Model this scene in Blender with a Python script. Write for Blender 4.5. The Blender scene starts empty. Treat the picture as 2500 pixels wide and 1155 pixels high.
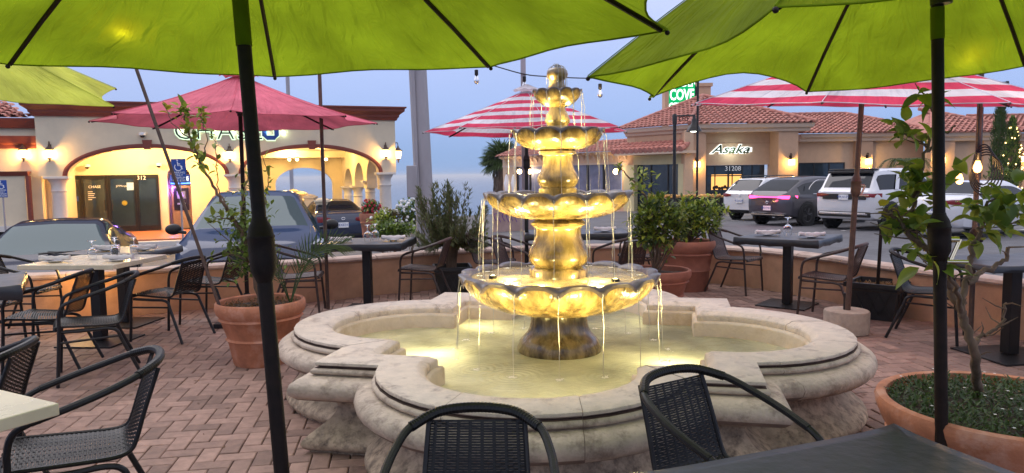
import bpy, math, random
from math import sin, cos, pi, radians as RA, sqrt, atan2
from mathutils import Vector, Matrix, noise
random.seed(7)
scene = bpy.context.scene
C = scene.collection

# ------------------------------------------------------------------ camera
F = 1750.0; H = 1.46; PT = RA(4.95); RL = RA(0.8)
cam_d = bpy.data.cameras.new('camera'); cam = bpy.data.objects.new('camera', cam_d); C.objects.link(cam)
cam_d.sensor_width = 36; cam_d.lens = F/2500*36; cam_d.clip_start = .05; cam_d.clip_end = 40000
fx = Vector((0, cos(PT), -sin(PT))); ax = Vector((1, 0, 0)); up = Vector((0, sin(PT), cos(PT)))
rt = ax*cos(RL) - up*sin(RL); u2 = ax*sin(RL) + up*cos(RL)
cam.matrix_world = Matrix(((rt.x, u2.x, -fx.x, 0), (rt.y, u2.y, -fx.y, 0), (rt.z, u2.z, -fx.z, H), (0, 0, 0, 1)))
scene.camera = cam

# ------------------------------------------------------------------ world / sun / exposure
w = bpy.data.worlds.new('World'); scene.world = w; w.use_nodes = True
nt = w.node_tree; nt.nodes.clear()
def nn(t, **k):
    n = nt.nodes.new(t)
    for a, b in k.items(): setattr(n, a, b)
    return n
out = nn('ShaderNodeOutputWorld'); bg = nn('ShaderNodeBackground')
sky = nn('ShaderNodeTexSky', sky_type='NISHITA', sun_disc=False); sky.sun_elevation = RA(3); sky.sun_rotation = RA(-60)
sky.air_density = 1.2; sky.dust_density = 3
sk = nn('ShaderNodeVectorMath', operation='SCALE'); sk.inputs['Scale'].default_value = .07
tc = nn('ShaderNodeTexCoord'); sp = nn('ShaderNodeSeparateXYZ'); rp = nn('ShaderNodeValToRGB')
nt.links.new(sky.outputs[0], sk.inputs[0]); nt.links.new(tc.outputs['Generated'], sp.inputs[0]); nt.links.new(sp.outputs['Z'], rp.inputs[0])
el = rp.color_ramp.elements
el[0].position = 0.0; el[0].color = (.19, .30, .52, 1)
el[1].position = 1.0; el[1].color = (1.05, 1.0, 1.05, 1)
for p, c in ((.03, (.215, .33, .56, 1)), (.08, (.27, .38, .65, 1)), (.15, (.33, .42, .70, 1)), (.3, (.56, .60, .80, 1))):
    e = el.new(p); e.color = c
nz = nn('ShaderNodeTexNoise'); nz.inputs['Scale'].default_value = 1.7; nz.inputs['Detail'].default_value = 4
mpn = nn('ShaderNodeMapping'); mpn.inputs['Scale'].default_value = (1, 1, 5)
nt.links.new(tc.outputs['Generated'], mpn.inputs[0]); nt.links.new(mpn.outputs[0], nz.inputs[0])
mr = nn('ShaderNodeMapRange'); mr.inputs['To Min'].default_value = .93; mr.inputs['To Max'].default_value = 1.07
nt.links.new(nz.outputs[0], mr.inputs[0])
sc2 = nn('ShaderNodeVectorMath', operation='SCALE'); nt.links.new(rp.outputs[0], sc2.inputs[0]); nt.links.new(mr.outputs[0], sc2.inputs['Scale'])
mx = nn('ShaderNodeMix', data_type='RGBA'); mx.inputs[0].default_value = .12
nt.links.new(sc2.outputs[0], mx.inputs[6]); nt.links.new(sk.outputs[0], mx.inputs[7])
nt.links.new(mx.outputs[2], bg.inputs[0]); bg.inputs[1].default_value = 1.0
nt.links.new(bg.outputs[0], out.inputs[0])

sd = bpy.data.lights.new('sun', 'SUN'); sd.energy = .75; sd.angle = RA(40); sd.color = (1, .93, .95)
so = bpy.data.objects.new('sun', sd); C.objects.link(so)
so.rotation_euler = Vector((-.5, .55, .8)).to_track_quat('Z', 'Y').to_euler()

scene.view_settings.view_transform = 'Standard'; scene.view_settings.look = 'None'
scene.view_settings.exposure = 0.65; scene.view_settings.gamma = 1; scene.view_settings.use_curve_mapping = False
cy = scene.cycles
cy.use_denoising = True; cy.max_bounces = 8; cy.diffuse_bounces = 3; cy.glossy_bounces = 4; cy.transmission_bounces = 6
cy.transparent_max_bounces = 12; cy.sample_clamp_indirect = 6; cy.caustics_reflective = False; cy.caustics_refractive = False
try: cy.use_light_tree = True
except Exception: pass

# ------------------------------------------------------------------ geometry helpers
def ray(px, py):
    u = (px-1250)/F; v = (577.5-py)/F
    return rt*u + u2*v + fx
def P(px, py, z=0.0):                       # ground point under a pixel
    r = ray(px, py); t = (z-H)/r.z
    return Vector((r.x*t, r.y*t, z))
def Q(px, py, Y):                           # point at distance Y
    r = ray(px, py); t = Y/r.y
    return Vector((r.x*t, Y, H+r.z*t))

def crom(pts, n=6, closed=False):
    pts = [Vector(p) for p in pts]; o = []; m = len(pts)
    rng = range(m if closed else m-1)
    for i in rng:
        if closed: a, b, c, d = pts[i-1], pts[i], pts[(i+1) % m], pts[(i+2) % m]
        else: a, b, c, d = pts[max(i-1, 0)], pts[i], pts[i+1], pts[min(i+2, m-1)]
        for k in range(n):
            t = k/n
            o.append(.5*((2*b)+(c-a)*t+(2*a-5*b+4*c-d)*t*t+(3*b-a-3*c+d)*t**3))
    if not closed: o.append(pts[-1])
    return o

class MB:
    def __init__(s): s.v = []; s.f = []; s.m = []; s.cols = None; s.uv = {}
    def add(s, vs, fs, mi=0):
        b = len(s.v); s.v += [tuple(p) for p in vs]; s.f += [tuple(i+b for i in f) for f in fs]; s.m += [mi]*len(fs)
        return b
    def box(s, c, d, rz=0, M=None, mi=0):
        x, y, z = d[0]/2, d[1]/2, d[2]/2; cr, sr = cos(rz), sin(rz); vs = []
        for sx, sy, sz in ((-1,-1,-1),(1,-1,-1),(1,1,-1),(-1,1,-1),(-1,-1,1),(1,-1,1),(1,1,1),(-1,1,1)):
            p = Vector((sx*x*cr-sy*y*sr+c[0], sx*x*sr+sy*y*cr+c[1], sz*z+c[2]))
            if M: p = M @ p
            vs.append(p)
        s.add(vs, [(0,3,2,1),(4,5,6,7),(0,1,5,4),(1,2,6,5),(2,3,7,6),(3,0,4,7)], mi)
        return s
    def b2(s, x0, x1, y0, y1, z0, z1, mi=0):
        return s.box(((x0+x1)/2, (y0+y1)/2, (z0+z1)/2), (x1-x0, y1-y0, z1-z0), mi=mi)
    def tube(s, pts, r, n=8, cap=True, mi=0):
        pts = [Vector(p) for p in pts]; m = len(pts)
        rs = r if isinstance(r, (list, tuple)) else [r]*m
        T = [(pts[min(i+1, m-1)]-pts[max(i-1, 0)]).normalized() for i in range(m)]
        N = T[0].orthogonal().normalized(); vs = []
        for i in range(m):
            N = (N - T[i]*N.dot(T[i]))
            if N.length < 1e-6: N = T[i].orthogonal()
            N.normalize(); B = T[i].cross(N)
            for k in range(n):
                a = 2*pi*k/n; vs.append(pts[i]+(N*cos(a)+B*sin(a))*rs[i])
        fs = [(i*n+k, i*n+(k+1) % n, (i+1)*n+(k+1) % n, (i+1)*n+k) for i in range(m-1) for k in range(n)]
        if cap: fs += [tuple(range(n))[::-1], tuple((m-1)*n+k for k in range(n))]
        s.add(vs, fs, mi); return s
    def lathe(s, prof, n=24, c=(0,0,0), fn=None, a0=0, M=None, mi=0, cap=False):
        vs = []; m = len(prof)
        for i, (r, z) in enumerate(prof):
            for k in range(n):
                a = a0+2*pi*k/n; rr, zz = (r, z) if fn is None else fn(r, z, a, i)
                p = Vector((c[0]+rr*cos(a), c[1]+rr*sin(a), c[2]+zz))
                vs.append(M @ p if M else p)
        fs = [(i*n+k, i*n+(k+1) % n, (i+1)*n+(k+1) % n, (i+1)*n+k) for i in range(m-1) for k in range(n)]
        if cap: fs += [tuple(range(n))[::-1], tuple((m-1)*n+k for k in range(n))]
        s.add(vs, fs, mi); return s
    def grid(s, rows, mi=0, closed=False):
        n = len(rows[0]); m = len(rows); vs = [p for r in rows for p in r]
        fs = [(i*n+k, i*n+(k+1) % n, (i+1)*n+(k+1) % n, (i+1)*n+k) for i in range(m-1) for k in range(n if closed else n-1)]
        return s.add(vs, fs, mi)
    def prism(s, poly, fA, fB, mi=0):          # poly list of 2d, fA/fB map 2d->3d for the two ends
        n = len(poly); vs = [fA(p) for p in poly]+[fB(p) for p in poly]
        fs = [tuple(range(n))[::-1], tuple(range(n, 2*n))]+[(i, (i+1) % n, n+(i+1) % n, n+i) for i in range(n)]
        s.add(vs, fs, mi); return s
    def ball(s, c, r, n=10, m=7, sq=(1,1,1), mi=0):
        vs = []; 
        for i in range(m+1):
            t = pi*i/m
            for k in range(n):
                a = 2*pi*k/n; vs.append((c[0]+r*sq[0]*sin(t)*cos(a), c[1]+r*sq[1]*sin(t)*sin(a), c[2]+r*sq[2]*cos(t)))
        fs = [(i*n+k, (i+1)*n+k, (i+1)*n+(k+1) % n, i*n+(k+1) % n) for i in range(m) for k in range(n)]
        s.add(vs, fs, mi); return s
    def mesh(s, name, mats, smooth=True, ang=38):
        me = bpy.data.meshes.new(name); me.from_pydata(s.v, [], s.f)
        for mt in (mats if isinstance(mats, (list, tuple)) else [mats]): me.materials.append(mt)
        if any(s.m): me.polygons.foreach_set('material_index', s.m)
        if s.cols:
            at = me.color_attributes.new('Col', 'FLOAT_COLOR', 'CORNER')
            buf = []
            for fi, f in enumerate(s.f):
                c = s.cols[fi]; buf += [c, c, c, 1.0]*len(f)
            at.data.foreach_set('color', buf)
        if s.uv:
            ul = me.uv_layers.new(name='UVMap'); buf = []
            for f in s.f:
                for i in f: buf += list(s.uv.get(i, (0, 0)))
            ul.data.foreach_set('uv', buf)
        if smooth:
            me.polygons.foreach_set('use_smooth', [True]*len(me.polygons))
            try: me.set_sharp_from_angle(angle=RA(ang))
            except Exception: pass
        me.update(); me.validate()
        return me
    def build(s, name, mats, parent=None, smooth=True, bevel=0, loc=None, ang=38, kind=None, label=None, rot=None):
        o = bpy.data.objects.new(name, s.mesh(name, mats, smooth, ang)); C.objects.link(o)
        if parent: o.parent = parent
        if loc: o.location = loc
        if rot: o.rotation_euler = rot
        if bevel:
            b = o.modifiers.new('bevel', 'BEVEL'); b.width = bevel; b.segments = 2; b.limit_method = 'ANGLE'; b.angle_limit = RA(40)
        if kind: o['kind'] = kind
        if label: o['label'] = label
        return o
def tag(o, label, cat, group=None):
    o['label'] = label; o['category'] = cat
    if group: o['group'] = group
    return o
def thing(name, label, cat, loc=(0,0,0), rz=0, group=None):
    o = bpy.data.objects.new(name, None); o.empty_display_size = .1; C.objects.link(o)
    o.location = loc; o.rotation_euler = (0, 0, rz); return tag(o, label, cat, group)
def inst(me, name, parent=None, loc=(0,0,0), rot=(0,0,0), sc=None, label=None):
    o = bpy.data.objects.new(name, me); C.objects.link(o); o.parent = parent; o.location = loc; o.rotation_euler = rot
    if sc: o.scale = sc if hasattr(sc, '__len__') else (sc,)*3
    if label: o['label'] = label
    return o
def dup(root, loc, rz, label=None, group=None, sc=None):
    r = root.copy(); C.objects.link(r); r.location = loc; r.rotation_euler = (0, 0, rz)
    if label: r['label'] = label
    if group: r['group'] = group
    if sc: r.scale = (sc,)*3
    for ch in list(root.children):
        c = ch.copy(); C.objects.link(c); c.parent = r
        for g in list(ch.children):
            d = g.copy(); C.objects.link(d); d.parent = c
    return r
def light(name, kind, loc, energy, col, r=.05, target=None, ang=90, blend=.5, parent=None):
    l = bpy.data.lights.new(name, kind); l.energy = energy; l.color = col; l.shadow_soft_size = r
    o = bpy.data.objects.new(name, l); C.objects.link(o); o.location = loc
    if kind == 'SPOT':
        l.spot_size = RA(ang); l.spot_blend = blend
        o.rotation_euler = (Vector(loc)-Vector(target)).to_track_quat('Z', 'Y').to_euler()
    return o

# ------------------------------------------------------------------ materials
MT = {}
def newmat(name):
    m = bpy.data.materials.new(name); m.use_nodes = True; t = m.node_tree; t.nodes.clear()
    o = t.nodes.new('ShaderNodeOutputMaterial'); b = t.nodes.new('ShaderNodeBsdfPrincipled'); t.links.new(b.outputs[0], o.inputs[0])
    MT[name] = m
    return m, t, b, o
def mat(name, col, rough=.6, metal=0, var=.12, scale=12, bump=0, bscale=80, spec=.5, coat=0, emit=None, es=0, rv=0, dirt=None, dscale=3, dlo=.5, dhi=.7, det=5, stretch=None, attr=False, world=False, trans=0, ior=1.45, alpha=1, rvar=.1):
    m, t, b, o = newmat(name); N = t.nodes.new; L = t.links.new
    tc = N('ShaderNodeTexCoord'); src = tc.outputs['Object']
    if world:
        g = N('ShaderNodeNewGeometry'); src = g.outputs['Position']
    mp = N('ShaderNodeMapping'); L(src, mp.inputs[0])
    if stretch: mp.inputs['Scale'].default_value = stretch
    nz = N('ShaderNodeTexNoise'); nz.inputs['Scale'].default_value = scale; nz.inputs['Detail'].default_value = det; nz.inputs['Roughness'].default_value = .6
    L(mp.outputs[0], nz.inputs[0])
    mr = N('ShaderNodeMapRange'); mr.inputs['From Min'].default_value = .3; mr.inputs['From Max'].default_value = .7
    mr.inputs['To Min'].default_value = 1-var; mr.inputs['To Max'].default_value = 1+var; L(nz.outputs[0], mr.inputs[0])
    v = N('ShaderNodeVectorMath'); v.operation = 'SCALE'; v.inputs[0].default_value = col; L(mr.outputs[0], v.inputs['Scale'])
    cur = v.outputs[0]
    if attr:
        at = N('ShaderNodeAttribute'); at.attribute_name = 'Col'
        mm = N('ShaderNodeVectorMath'); mm.operation = 'MULTIPLY'; L(cur, mm.inputs[0]); L(at.outputs['Color'], mm.inputs[1]); cur = mm.outputs[0]
    if rv:
        oi = N('ShaderNodeObjectInfo'); r2 = N('ShaderNodeMapRange'); r2.inputs['To Min'].default_value = 1-rv; r2.inputs['To Max'].default_value = 1+rv
        L(oi.outputs['Random'], r2.inputs[0]); v2 = N('ShaderNodeVectorMath'); v2.operation = 'SCALE'; L(cur, v2.inputs[0]); L(r2.outputs[0], v2.inputs['Scale']); cur = v2.outputs[0]
    if dirt:
        n2 = N('ShaderNodeTexNoise'); n2.inputs['Scale'].default_value = dscale; n2.inputs['Detail'].default_value = 9; n2.inputs['Roughness'].default_value = .68
        L(mp.outputs[0], n2.inputs[0])
        r3 = N('ShaderNodeMapRange'); r3.inputs['From Min'].default_value = dlo; r3.inputs['From Max'].default_value = dhi; L(n2.outputs[0], r3.inputs[0])
        x = N('ShaderNodeMix'); x.data_type = 'RGBA'; L(r3.outputs[0], x.inputs[0]); L(cur, x.inputs[6]); x.inputs[7].default_value = (*dirt, 1); cur = x.outputs[2]
    L(cur, b.inputs['Base Color'])
    if rvar:
        r4 = N('ShaderNodeMapRange'); r4.inputs['To Min'].default_value = max(0.02, rough-rvar); r4.inputs['To Max'].default_value = min(1, rough+rvar); L(nz.outputs[0], r4.inputs[0]); L(r4.outputs[0], b.inputs['Roughness'])
    else: b.inputs['Roughness'].default_value = rough
    b.inputs['Metallic'].default_value = metal; b.inputs['Specular IOR Level'].default_value = spec
    b.inputs['Coat Weight'].default_value = coat; b.inputs['Coat Roughness'].default_value = .06; b.inputs['IOR'].default_value = ior
    b.inputs['Transmission Weight'].default_value = trans; b.inputs['Alpha'].default_value = alpha
    if emit: b.inputs['Emission Color'].default_value = (*emit, 1); b.inputs['Emission Strength'].default_value = es
    if bump:
        n3 = N('ShaderNodeTexNoise'); n3.inputs['Scale'].default_value = bscale; n3.inputs['Detail'].default_value = 6; L(mp.outputs[0], n3.inputs[0])
        bm = N('ShaderNodeBump'); bm.inputs['Strength'].default_value = min(1, bump); bm.inputs['Distance'].default_value = .004*max(1, bump); L(n3.outputs[0], bm.inputs['Height']); L(bm.outputs[0], b.inputs['Normal'])
    return m
mat('mortar', (.085,.065,.055), .95, var=.4, scale=6, world=True, bump=.6)
mat('brick_paver', (.33,.21,.165), .72, var=.22, scale=14, attr=True, world=True, bump=.9, bscale=110, dirt=(.14,.10,.085), dscale=1.3, dlo=.54, dhi=.85)
mat('stucco', (.62,.37,.225), .9, var=.13, scale=5, bump=.6, bscale=90, world=True, dirt=(.42,.23,.14), dscale=1.6, dlo=.52, dhi=.75)
mat('cap_stone', (.52,.40,.33), .7, var=.16, scale=9, bump=.5, bscale=60, world=True, dirt=(.30,.19,.14), dscale=2.5)
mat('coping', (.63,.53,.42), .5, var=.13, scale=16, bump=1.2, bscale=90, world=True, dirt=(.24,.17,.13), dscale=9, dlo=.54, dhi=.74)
mat('basin_body', (.47,.36,.25), .7, var=.35, scale=9, bump=2.2, bscale=32, world=True, dirt=(.085,.06,.045), dscale=20, dlo=.46, dhi=.72)
mat('joint_fill', (.26,.19,.145), .9, var=.3, scale=12, world=True)
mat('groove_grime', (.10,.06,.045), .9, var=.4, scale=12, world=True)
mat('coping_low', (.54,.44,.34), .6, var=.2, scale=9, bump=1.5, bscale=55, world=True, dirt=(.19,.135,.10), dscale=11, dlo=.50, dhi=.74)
mat('basin_inside', (.62,.52,.38), .6, var=.12, scale=6, bump=.6, bscale=50, world=True, dirt=(.42,.30,.16), dscale=2.5)
mat('bronze_stone', (.28,.20,.075), .27, var=.45, scale=11, bump=1.2, bscale=35, world=True, dirt=(.05,.03,.010), dscale=8, dlo=.42, dhi=.62, spec=.5, coat=.6, stretch=(1,1,.28))
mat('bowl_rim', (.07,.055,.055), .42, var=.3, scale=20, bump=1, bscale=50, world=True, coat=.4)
mat('black_metal', (.010,.009,.010), .42, var=.3, scale=30, bump=.3, bscale=200)
mat('black_wicker', (.009,.0085,.0085), .42, var=.3, scale=60, spec=.35)
mat('brown_wicker', (.085,.05,.042), .5, var=.3, scale=60)
mat('brown_metal', (.05,.033,.028), .4, var=.3, scale=40)
mat('pole_bronze', (.016,.009,.007), .55, var=.4, scale=25, bump=.4, bscale=300, spec=.25)
mat('pole_brown', (.10,.06,.045), .45, var=.3, scale=20)
mat('vinyl_black', (.018,.019,.023), .38, var=.25, scale=6, bump=.5, bscale=25, spec=.6)
mat('marble', (.78,.67,.47), .28, var=.08, scale=5, dirt=(.60,.47,.30), dscale=2, dlo=.5, dhi=.8)
mat('chrome', (.75,.68,.5), .2, metal=1, var=.1)
mat('cloth_white', (.78,.74,.72), .9, var=.06, scale=30, bump=.5, bscale=90)
mat('porcelain', (.80,.78,.76), .25, var=.03)
mat('terracotta', (.48,.19,.10), .75, var=.25, scale=9, bump=.8, bscale=60, dirt=(.52,.36,.29), dscale=4.5, dlo=.52, dhi=.78)
mat('terracotta_dark', (.36,.14,.085), .8, var=.2, scale=7, bump=.5, bscale=60, dirt=(.25,.11,.08), dscale=3)
mat('planter_black', (.022,.024,.026), .5, var=.3, scale=10)
mat('soil', (.055,.038,.025), .95, var=.5, scale=40, bump=1, bscale=60)
mat('bark', (.16,.105,.07), .9, var=.35, scale=25, bump=1.2, bscale=60, stretch=(1,1,.3))
mat('concrete', (.42,.34,.27), .9, var=.2, scale=12, bump=1, bscale=50, world=True)
mat('grey_pole', (.36,.34,.36), .7, var=.15, scale=4, bump=.3, stretch=(1,1,.2), dirt=(.22,.21,.23), dscale=2)
def leafmat(name, col, tr=.35, var=.35, rough=.45):
    m, t, b, o = newmat(name); N = t.nodes.new; L = t.links.new
    tc = N('ShaderNodeTexCoord'); nz = N('ShaderNodeTexNoise'); nz.inputs['Scale'].default_value = 9; nz.inputs['Detail'].default_value = 2; L(tc.outputs['Object'], nz.inputs[0])
    oi = N('ShaderNodeObjectInfo'); ad = N('ShaderNodeMath'); ad.operation = 'MULTIPLY_ADD'; ad.inputs[1].default_value = .4; L(oi.outputs['Random'], ad.inputs[0]); L(nz.outputs[0], ad.inputs[2])
    mr = N('ShaderNodeMapRange'); mr.inputs['From Min'].default_value = .45; mr.inputs['From Max'].default_value = .95; L(ad.outputs[0], mr.inputs[0])
    x = N('ShaderNodeMix'); x.data_type = 'RGBA'; L(mr.outputs[0], x.inputs[0]); x.inputs[6].default_value = (*[c*(1-var) for c in col], 1); x.inputs[7].default_value = (min(1, col[0]*(1+var*1.5)), min(1, col[1]*(1+var)), col[2]*(1+var*.4), 1)
    L(x.outputs[2], b.inputs['Base Color']); b.inputs['Roughness'].default_value = rough
    tr_ = N('ShaderNodeBsdfTranslucent'); L(x.outputs[2], tr_.inputs[0]); ms = N('ShaderNodeMixShader'); ms.inputs[0].default_value = tr
    L(b.outputs[0], ms.inputs[1]); L(tr_.outputs[0], ms.inputs[2]); L(ms.outputs[0], o.inputs[0]); return m
leafmat('leaf_green', (.15,.24,.04)); leafmat('leaf_lemon', (.30,.38,.05)); leafmat('leaf_dark', (.06,.11,.03)); leafmat('leaf_olive', (.12,.155,.065), rough=.6)
leafmat('leaf_yellow', (.38,.34,.05)); leafmat('leaf_lantana', (.06,.11,.03)); leafmat('leaf_dry', (.20,.12,.05))
def canopymat(name, colA, colB=None, stripes=0, tr=.55, tint=None):
    m, t, b, o = newmat(name); N = t.nodes.new; L = t.links.new
    tc = N('ShaderNodeTexCoord'); nz = N('ShaderNodeTexNoise'); nz.inputs['Scale'].default_value = 2.5; nz.inputs['Detail'].default_value = 6; L(tc.outputs['Object'], nz.inputs[0])
    mr = N('ShaderNodeMapRange'); mr.inputs['From Min'].default_value = .25; mr.inputs['From Max'].default_value = .75; mr.inputs['To Min'].default_value = .62; mr.inputs['To Max'].default_value = 1.3; L(nz.outputs[0], mr.inputs[0])
    if colB:
        uv = N('ShaderNodeUVMap'); sx = N('ShaderNodeSeparateXYZ'); L(uv.outputs[0], sx.inputs[0])
        ml = N('ShaderNodeMath'); ml.operation = 'MULTIPLY'; ml.inputs[1].default_value = stripes; L(sx.outputs['Y'], ml.inputs[0])
        fr = N('ShaderNodeMath'); fr.operation = 'FRACT'; L(ml.outputs[0], fr.inputs[0]); gt = N('ShaderNodeMath'); gt.operation = 'GREATER_THAN'; gt.inputs[1].default_value = .5; L(fr.outputs[0], gt.inputs[0])
        x = N('ShaderNodeMix'); x.data_type = 'RGBA'; L(gt.outputs[0], x.inputs[0]); x.inputs[6].default_value = (*colA, 1); x.inputs[7].default_value = (*colB, 1); base = x.outputs[2]
    else:
        c = N('ShaderNodeRGB'); c.outputs[0].default_value = (*colA, 1); base = c.outputs[0]
    v = N('ShaderNodeVectorMath'); v.operation = 'SCALE'; L(base, v.inputs[0]); L(mr.outputs[0], v.inputs['Scale'])
    L(v.outputs[0], b.inputs['Base Color']); b.inputs['Roughness'].default_value = .85; b.inputs['Specular IOR Level'].default_value = .15
    uvn = N('ShaderNodeUVMap'); mpp = N('ShaderNodeMapping'); mpp.inputs['Scale'].default_value = (7, 2.2, 1); L(uvn.outputs[0], mpp.inputs[0]); vadd = N('ShaderNodeVectorMath'); vadd.operation = 'ADD'; L(mpp.outputs[0], vadd.inputs[0]); L(tc.outputs['Object'], vadd.inputs[1]); wv = N('ShaderNodeTexNoise'); wv.inputs['Scale'].default_value = 1.6; wv.inputs['Detail'].default_value = 5; wv.inputs['Distortion'].default_value = .8; L(vadd.outputs[0], wv.inputs[0])
    bm = N('ShaderNodeBump'); bm.inputs['Strength'].default_value = .7; bm.inputs['Distance'].default_value = .07; L(wv.outputs[0], bm.inputs['Height']); L(bm.outputs[0], b.inputs['Normal'])
    tr_ = N('ShaderNodeBsdfTranslucent'); L(v.outputs[0], tr_.inputs[0]); L(bm.outputs[0], tr_.inputs['Normal']); ms = N('ShaderNodeMixShader'); ms.inputs[0].default_value = tr
    L(b.outputs[0], ms.inputs[1]); L(tr_.outputs[0], ms.inputs[2]); L(ms.outputs[0], o.inputs[0]); return m
canopymat('canopy_green', (.25,.355,.012), tr=.62)
canopymat('canopy_lime', (.66,.72,.10), tr=.35)
canopymat('canopy_pink', (.78,.18,.25), tr=.25)
canopymat('canopy_stripe', (.85,.82,.88), (.78,.07,.15), 5.0, tr=.35)
def glassmat(name, col, rough=.02, ior=1.45):
    m, t, b, o = newmat(name); b.inputs['Base Color'].default_value = (*col, 1); b.inputs['Roughness'].default_value = rough; b.inputs['IOR'].default_value = ior; b.inputs['Transmission Weight'].default_value = 1; return m
glassmat('clear_glass', (.95,.96,.97))
def emat(name, col, s, tr=0.0):
    m, t, b, o = newmat(name); N = t.nodes.new; L = t.links.new
    e = N('ShaderNodeEmission'); e.inputs[0].default_value = (*col, 1); e.inputs[1].default_value = s
    if tr:
        tb = N('ShaderNodeBsdfTransparent'); ms = N('ShaderNodeMixShader'); ms.inputs[0].default_value = tr; L(e.outputs[0], ms.inputs[1]); L(tb.outputs[0], ms.inputs[2]); L(ms.outputs[0], o.inputs[0])
    else: L(e.outputs[0], o.inputs[0])
    return m
emat('bulb_lit', (1, .46, .13), 5.5); emat('bulb_dim', (1, .80, .5), 1.6, .3); emat('lantern_glow', (1, .66, .26), 5.5, .35); emat('fount_lamp', (1, .82, .35), 14, .3)
# water: milky, ripple bumped
RINGS = [(.70*cos((k+.5)*2*pi/16-.05)*.98, .70*sin((k+.5)*2*pi/16-.05)*.98) for k in (8,10,11,13,14,3,6)]
def watermat(name, col, rough=.06, tr=0.0, bumpd=.02, sc=7, milk=0):
    m, t, b, o = newmat(name); N = t.nodes.new; L = t.links.new
    g = N('ShaderNodeNewGeometry'); nz = N('ShaderNodeTexNoise'); nz.inputs['Scale'].default_value = sc; nz.inputs['Detail'].default_value = 7; nz.inputs['Roughness'].default_value = .62; nz.inputs['Distortion'].default_value = 1.2; L(g.outputs['Position'], nz.inputs[0])
    n2 = N('ShaderNodeTexNoise'); n2.inputs['Scale'].default_value = 1.6; n2.inputs['Detail'].default_value = 4; L(g.outputs['Position'], n2.inputs[0])
    mr = N('ShaderNodeMapRange'); mr.inputs['From Min'].default_value = .35; mr.inputs['From Max'].default_value = .65; mr.inputs['To Min'].default_value = .55; mr.inputs['To Max'].default_value = 1.3; L(n2.outputs[0], mr.inputs[0])
    v = N('ShaderNodeVectorMath'); v.operation = 'SCALE'; v.inputs[0].default_value = col; L(mr.outputs[0], v.inputs['Scale']); L(v.outputs[0], b.inputs['Base Color'])
    b.inputs['Roughness'].default_value = rough; b.inputs['IOR'].default_value = 1.33; b.inputs['Transmission Weight'].default_value = tr
    bm = N('ShaderNodeBump'); bm.inputs['Strength'].default_value = .9; bm.inputs['Distance'].default_value = bumpd; L(nz.outputs[0], bm.inputs['Height']); L(bm.outputs[0], b.inputs['Normal'])
    if milk:
        tc = N('ShaderNodeTexCoord'); acc = nz.outputs[0]
        for (rx, ry) in RINGS:
            sb = N('ShaderNodeVectorMath'); sb.operation = 'SUBTRACT'; L(tc.outputs['Object'], sb.inputs[0]); sb.inputs[1].default_value = (rx, ry, .312)
            ln = N('ShaderNodeVectorMath'); ln.operation = 'LENGTH'; L(sb.outputs[0], ln.inputs[0])
            s1 = N('ShaderNodeMath'); s1.operation = 'MULTIPLY'; s1.inputs[1].default_value = 150; L(ln.outputs['Value'], s1.inputs[0])
            s2 = N('ShaderNodeMath'); s2.operation = 'SINE'; L(s1.outputs[0], s2.inputs[0])
            f1 = N('ShaderNodeMapRange'); f1.inputs['From Min'].default_value = .02; f1.inputs['From Max'].default_value = .30; f1.inputs['To Min'].default_value = .10; f1.inputs['To Max'].default_value = 0; L(ln.outputs['Value'], f1.inputs[0])
            s3 = N('ShaderNodeMath'); s3.operation = 'MULTIPLY_ADD'; L(s2.outputs[0], s3.inputs[0]); L(f1.outputs[0], s3.inputs[1]); L(acc, s3.inputs[2]); acc = s3.outputs[0]
        L(acc, bm.inputs['Height'])
    if milk:
        t_ = N('ShaderNodeBsdfTranslucent'); L(v.outputs[0], t_.inputs[0]); ms = N('ShaderNodeMixShader'); ms.inputs[0].default_value = milk; L(b.outputs[0], ms.inputs[1]); L(t_.outputs[0], ms.inputs[2]); L(ms.outputs[0], o.inputs[0])
    return m
watermat('pool_water', (.58,.60,.47), .07, 0, .09, 5, .5)
watermat('bowl_water', (.50,.40,.20), .12, 0, .03, 14)
watermat('stream', (1,.97,.88), .15, .40, .01, 40)

# ================================================================== SETTING: patio
PB_ROT = RA(8.7)
WALL = [(-7.2,6.9),(-5.6,7.3),(-4.77,7.42),(-3.45,7.98),(-2.4,8.32),(-1.0,9.15),(-.4,9.38),(1.0,9.62),(2.2,9.5),(2.75,9.2),(3.3,8.5),(3.8,7.2),(4.27,6.1),(4.9,4.5),(5.6,2.6)]
def lotz(x, y): return -.14-.018*(y-9)+.022*min(x, 0)
patio = MB(); patio.add([(-9,-3,-.012),(7.5,-3,-.012)]+[(x,y+.1,-.012) for x,y in reversed(WALL)]+[(-9,6.5,-.012)], [tuple(range(len(WALL)+3))])
pat = patio.build('patio_paving', MT['mortar'], smooth=False); pat['kind'] = 'structure'
FC = Vector((.30, 4.62)); FR = RA(-12.3)
def in_poly(x, y, poly):
    c = False; j = len(poly)-1
    for i in range(len(poly)):
        xi, yi = poly[i]; xj, yj = poly[j]
        if (yi > y) != (yj > y) and x < (xj-xi)*(y-yi)/(yj-yi)+xi: c = not c
        j = i
    return c
PPOLY = [(-9,-1),(7.5,-1)]+[(x,y) for x,y in reversed(WALL)]+[(-9,6.5)]
def in_basin(x, y, m=0):
    dx, dy = x-FC.x, y-FC.y; lx = dx*cos(-FR)-dy*sin(-FR); ly = dx*sin(-FR)+dy*cos(-FR)
    if abs(lx) < 1.15+m and abs(ly) < 1.15+m: return True
    for cx_, cy_ in ((1.015,0),(-1.015,0),(0,1.015),(0,-1.015)):
        if (lx-cx_)**2+(ly-cy_)**2 < (.80+m)**2: return True
    return False
bl, bw = .2, .1; gap = .006
bricks = []
cr, sr = cos(PB_ROT), sin(PB_ROT)
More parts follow.
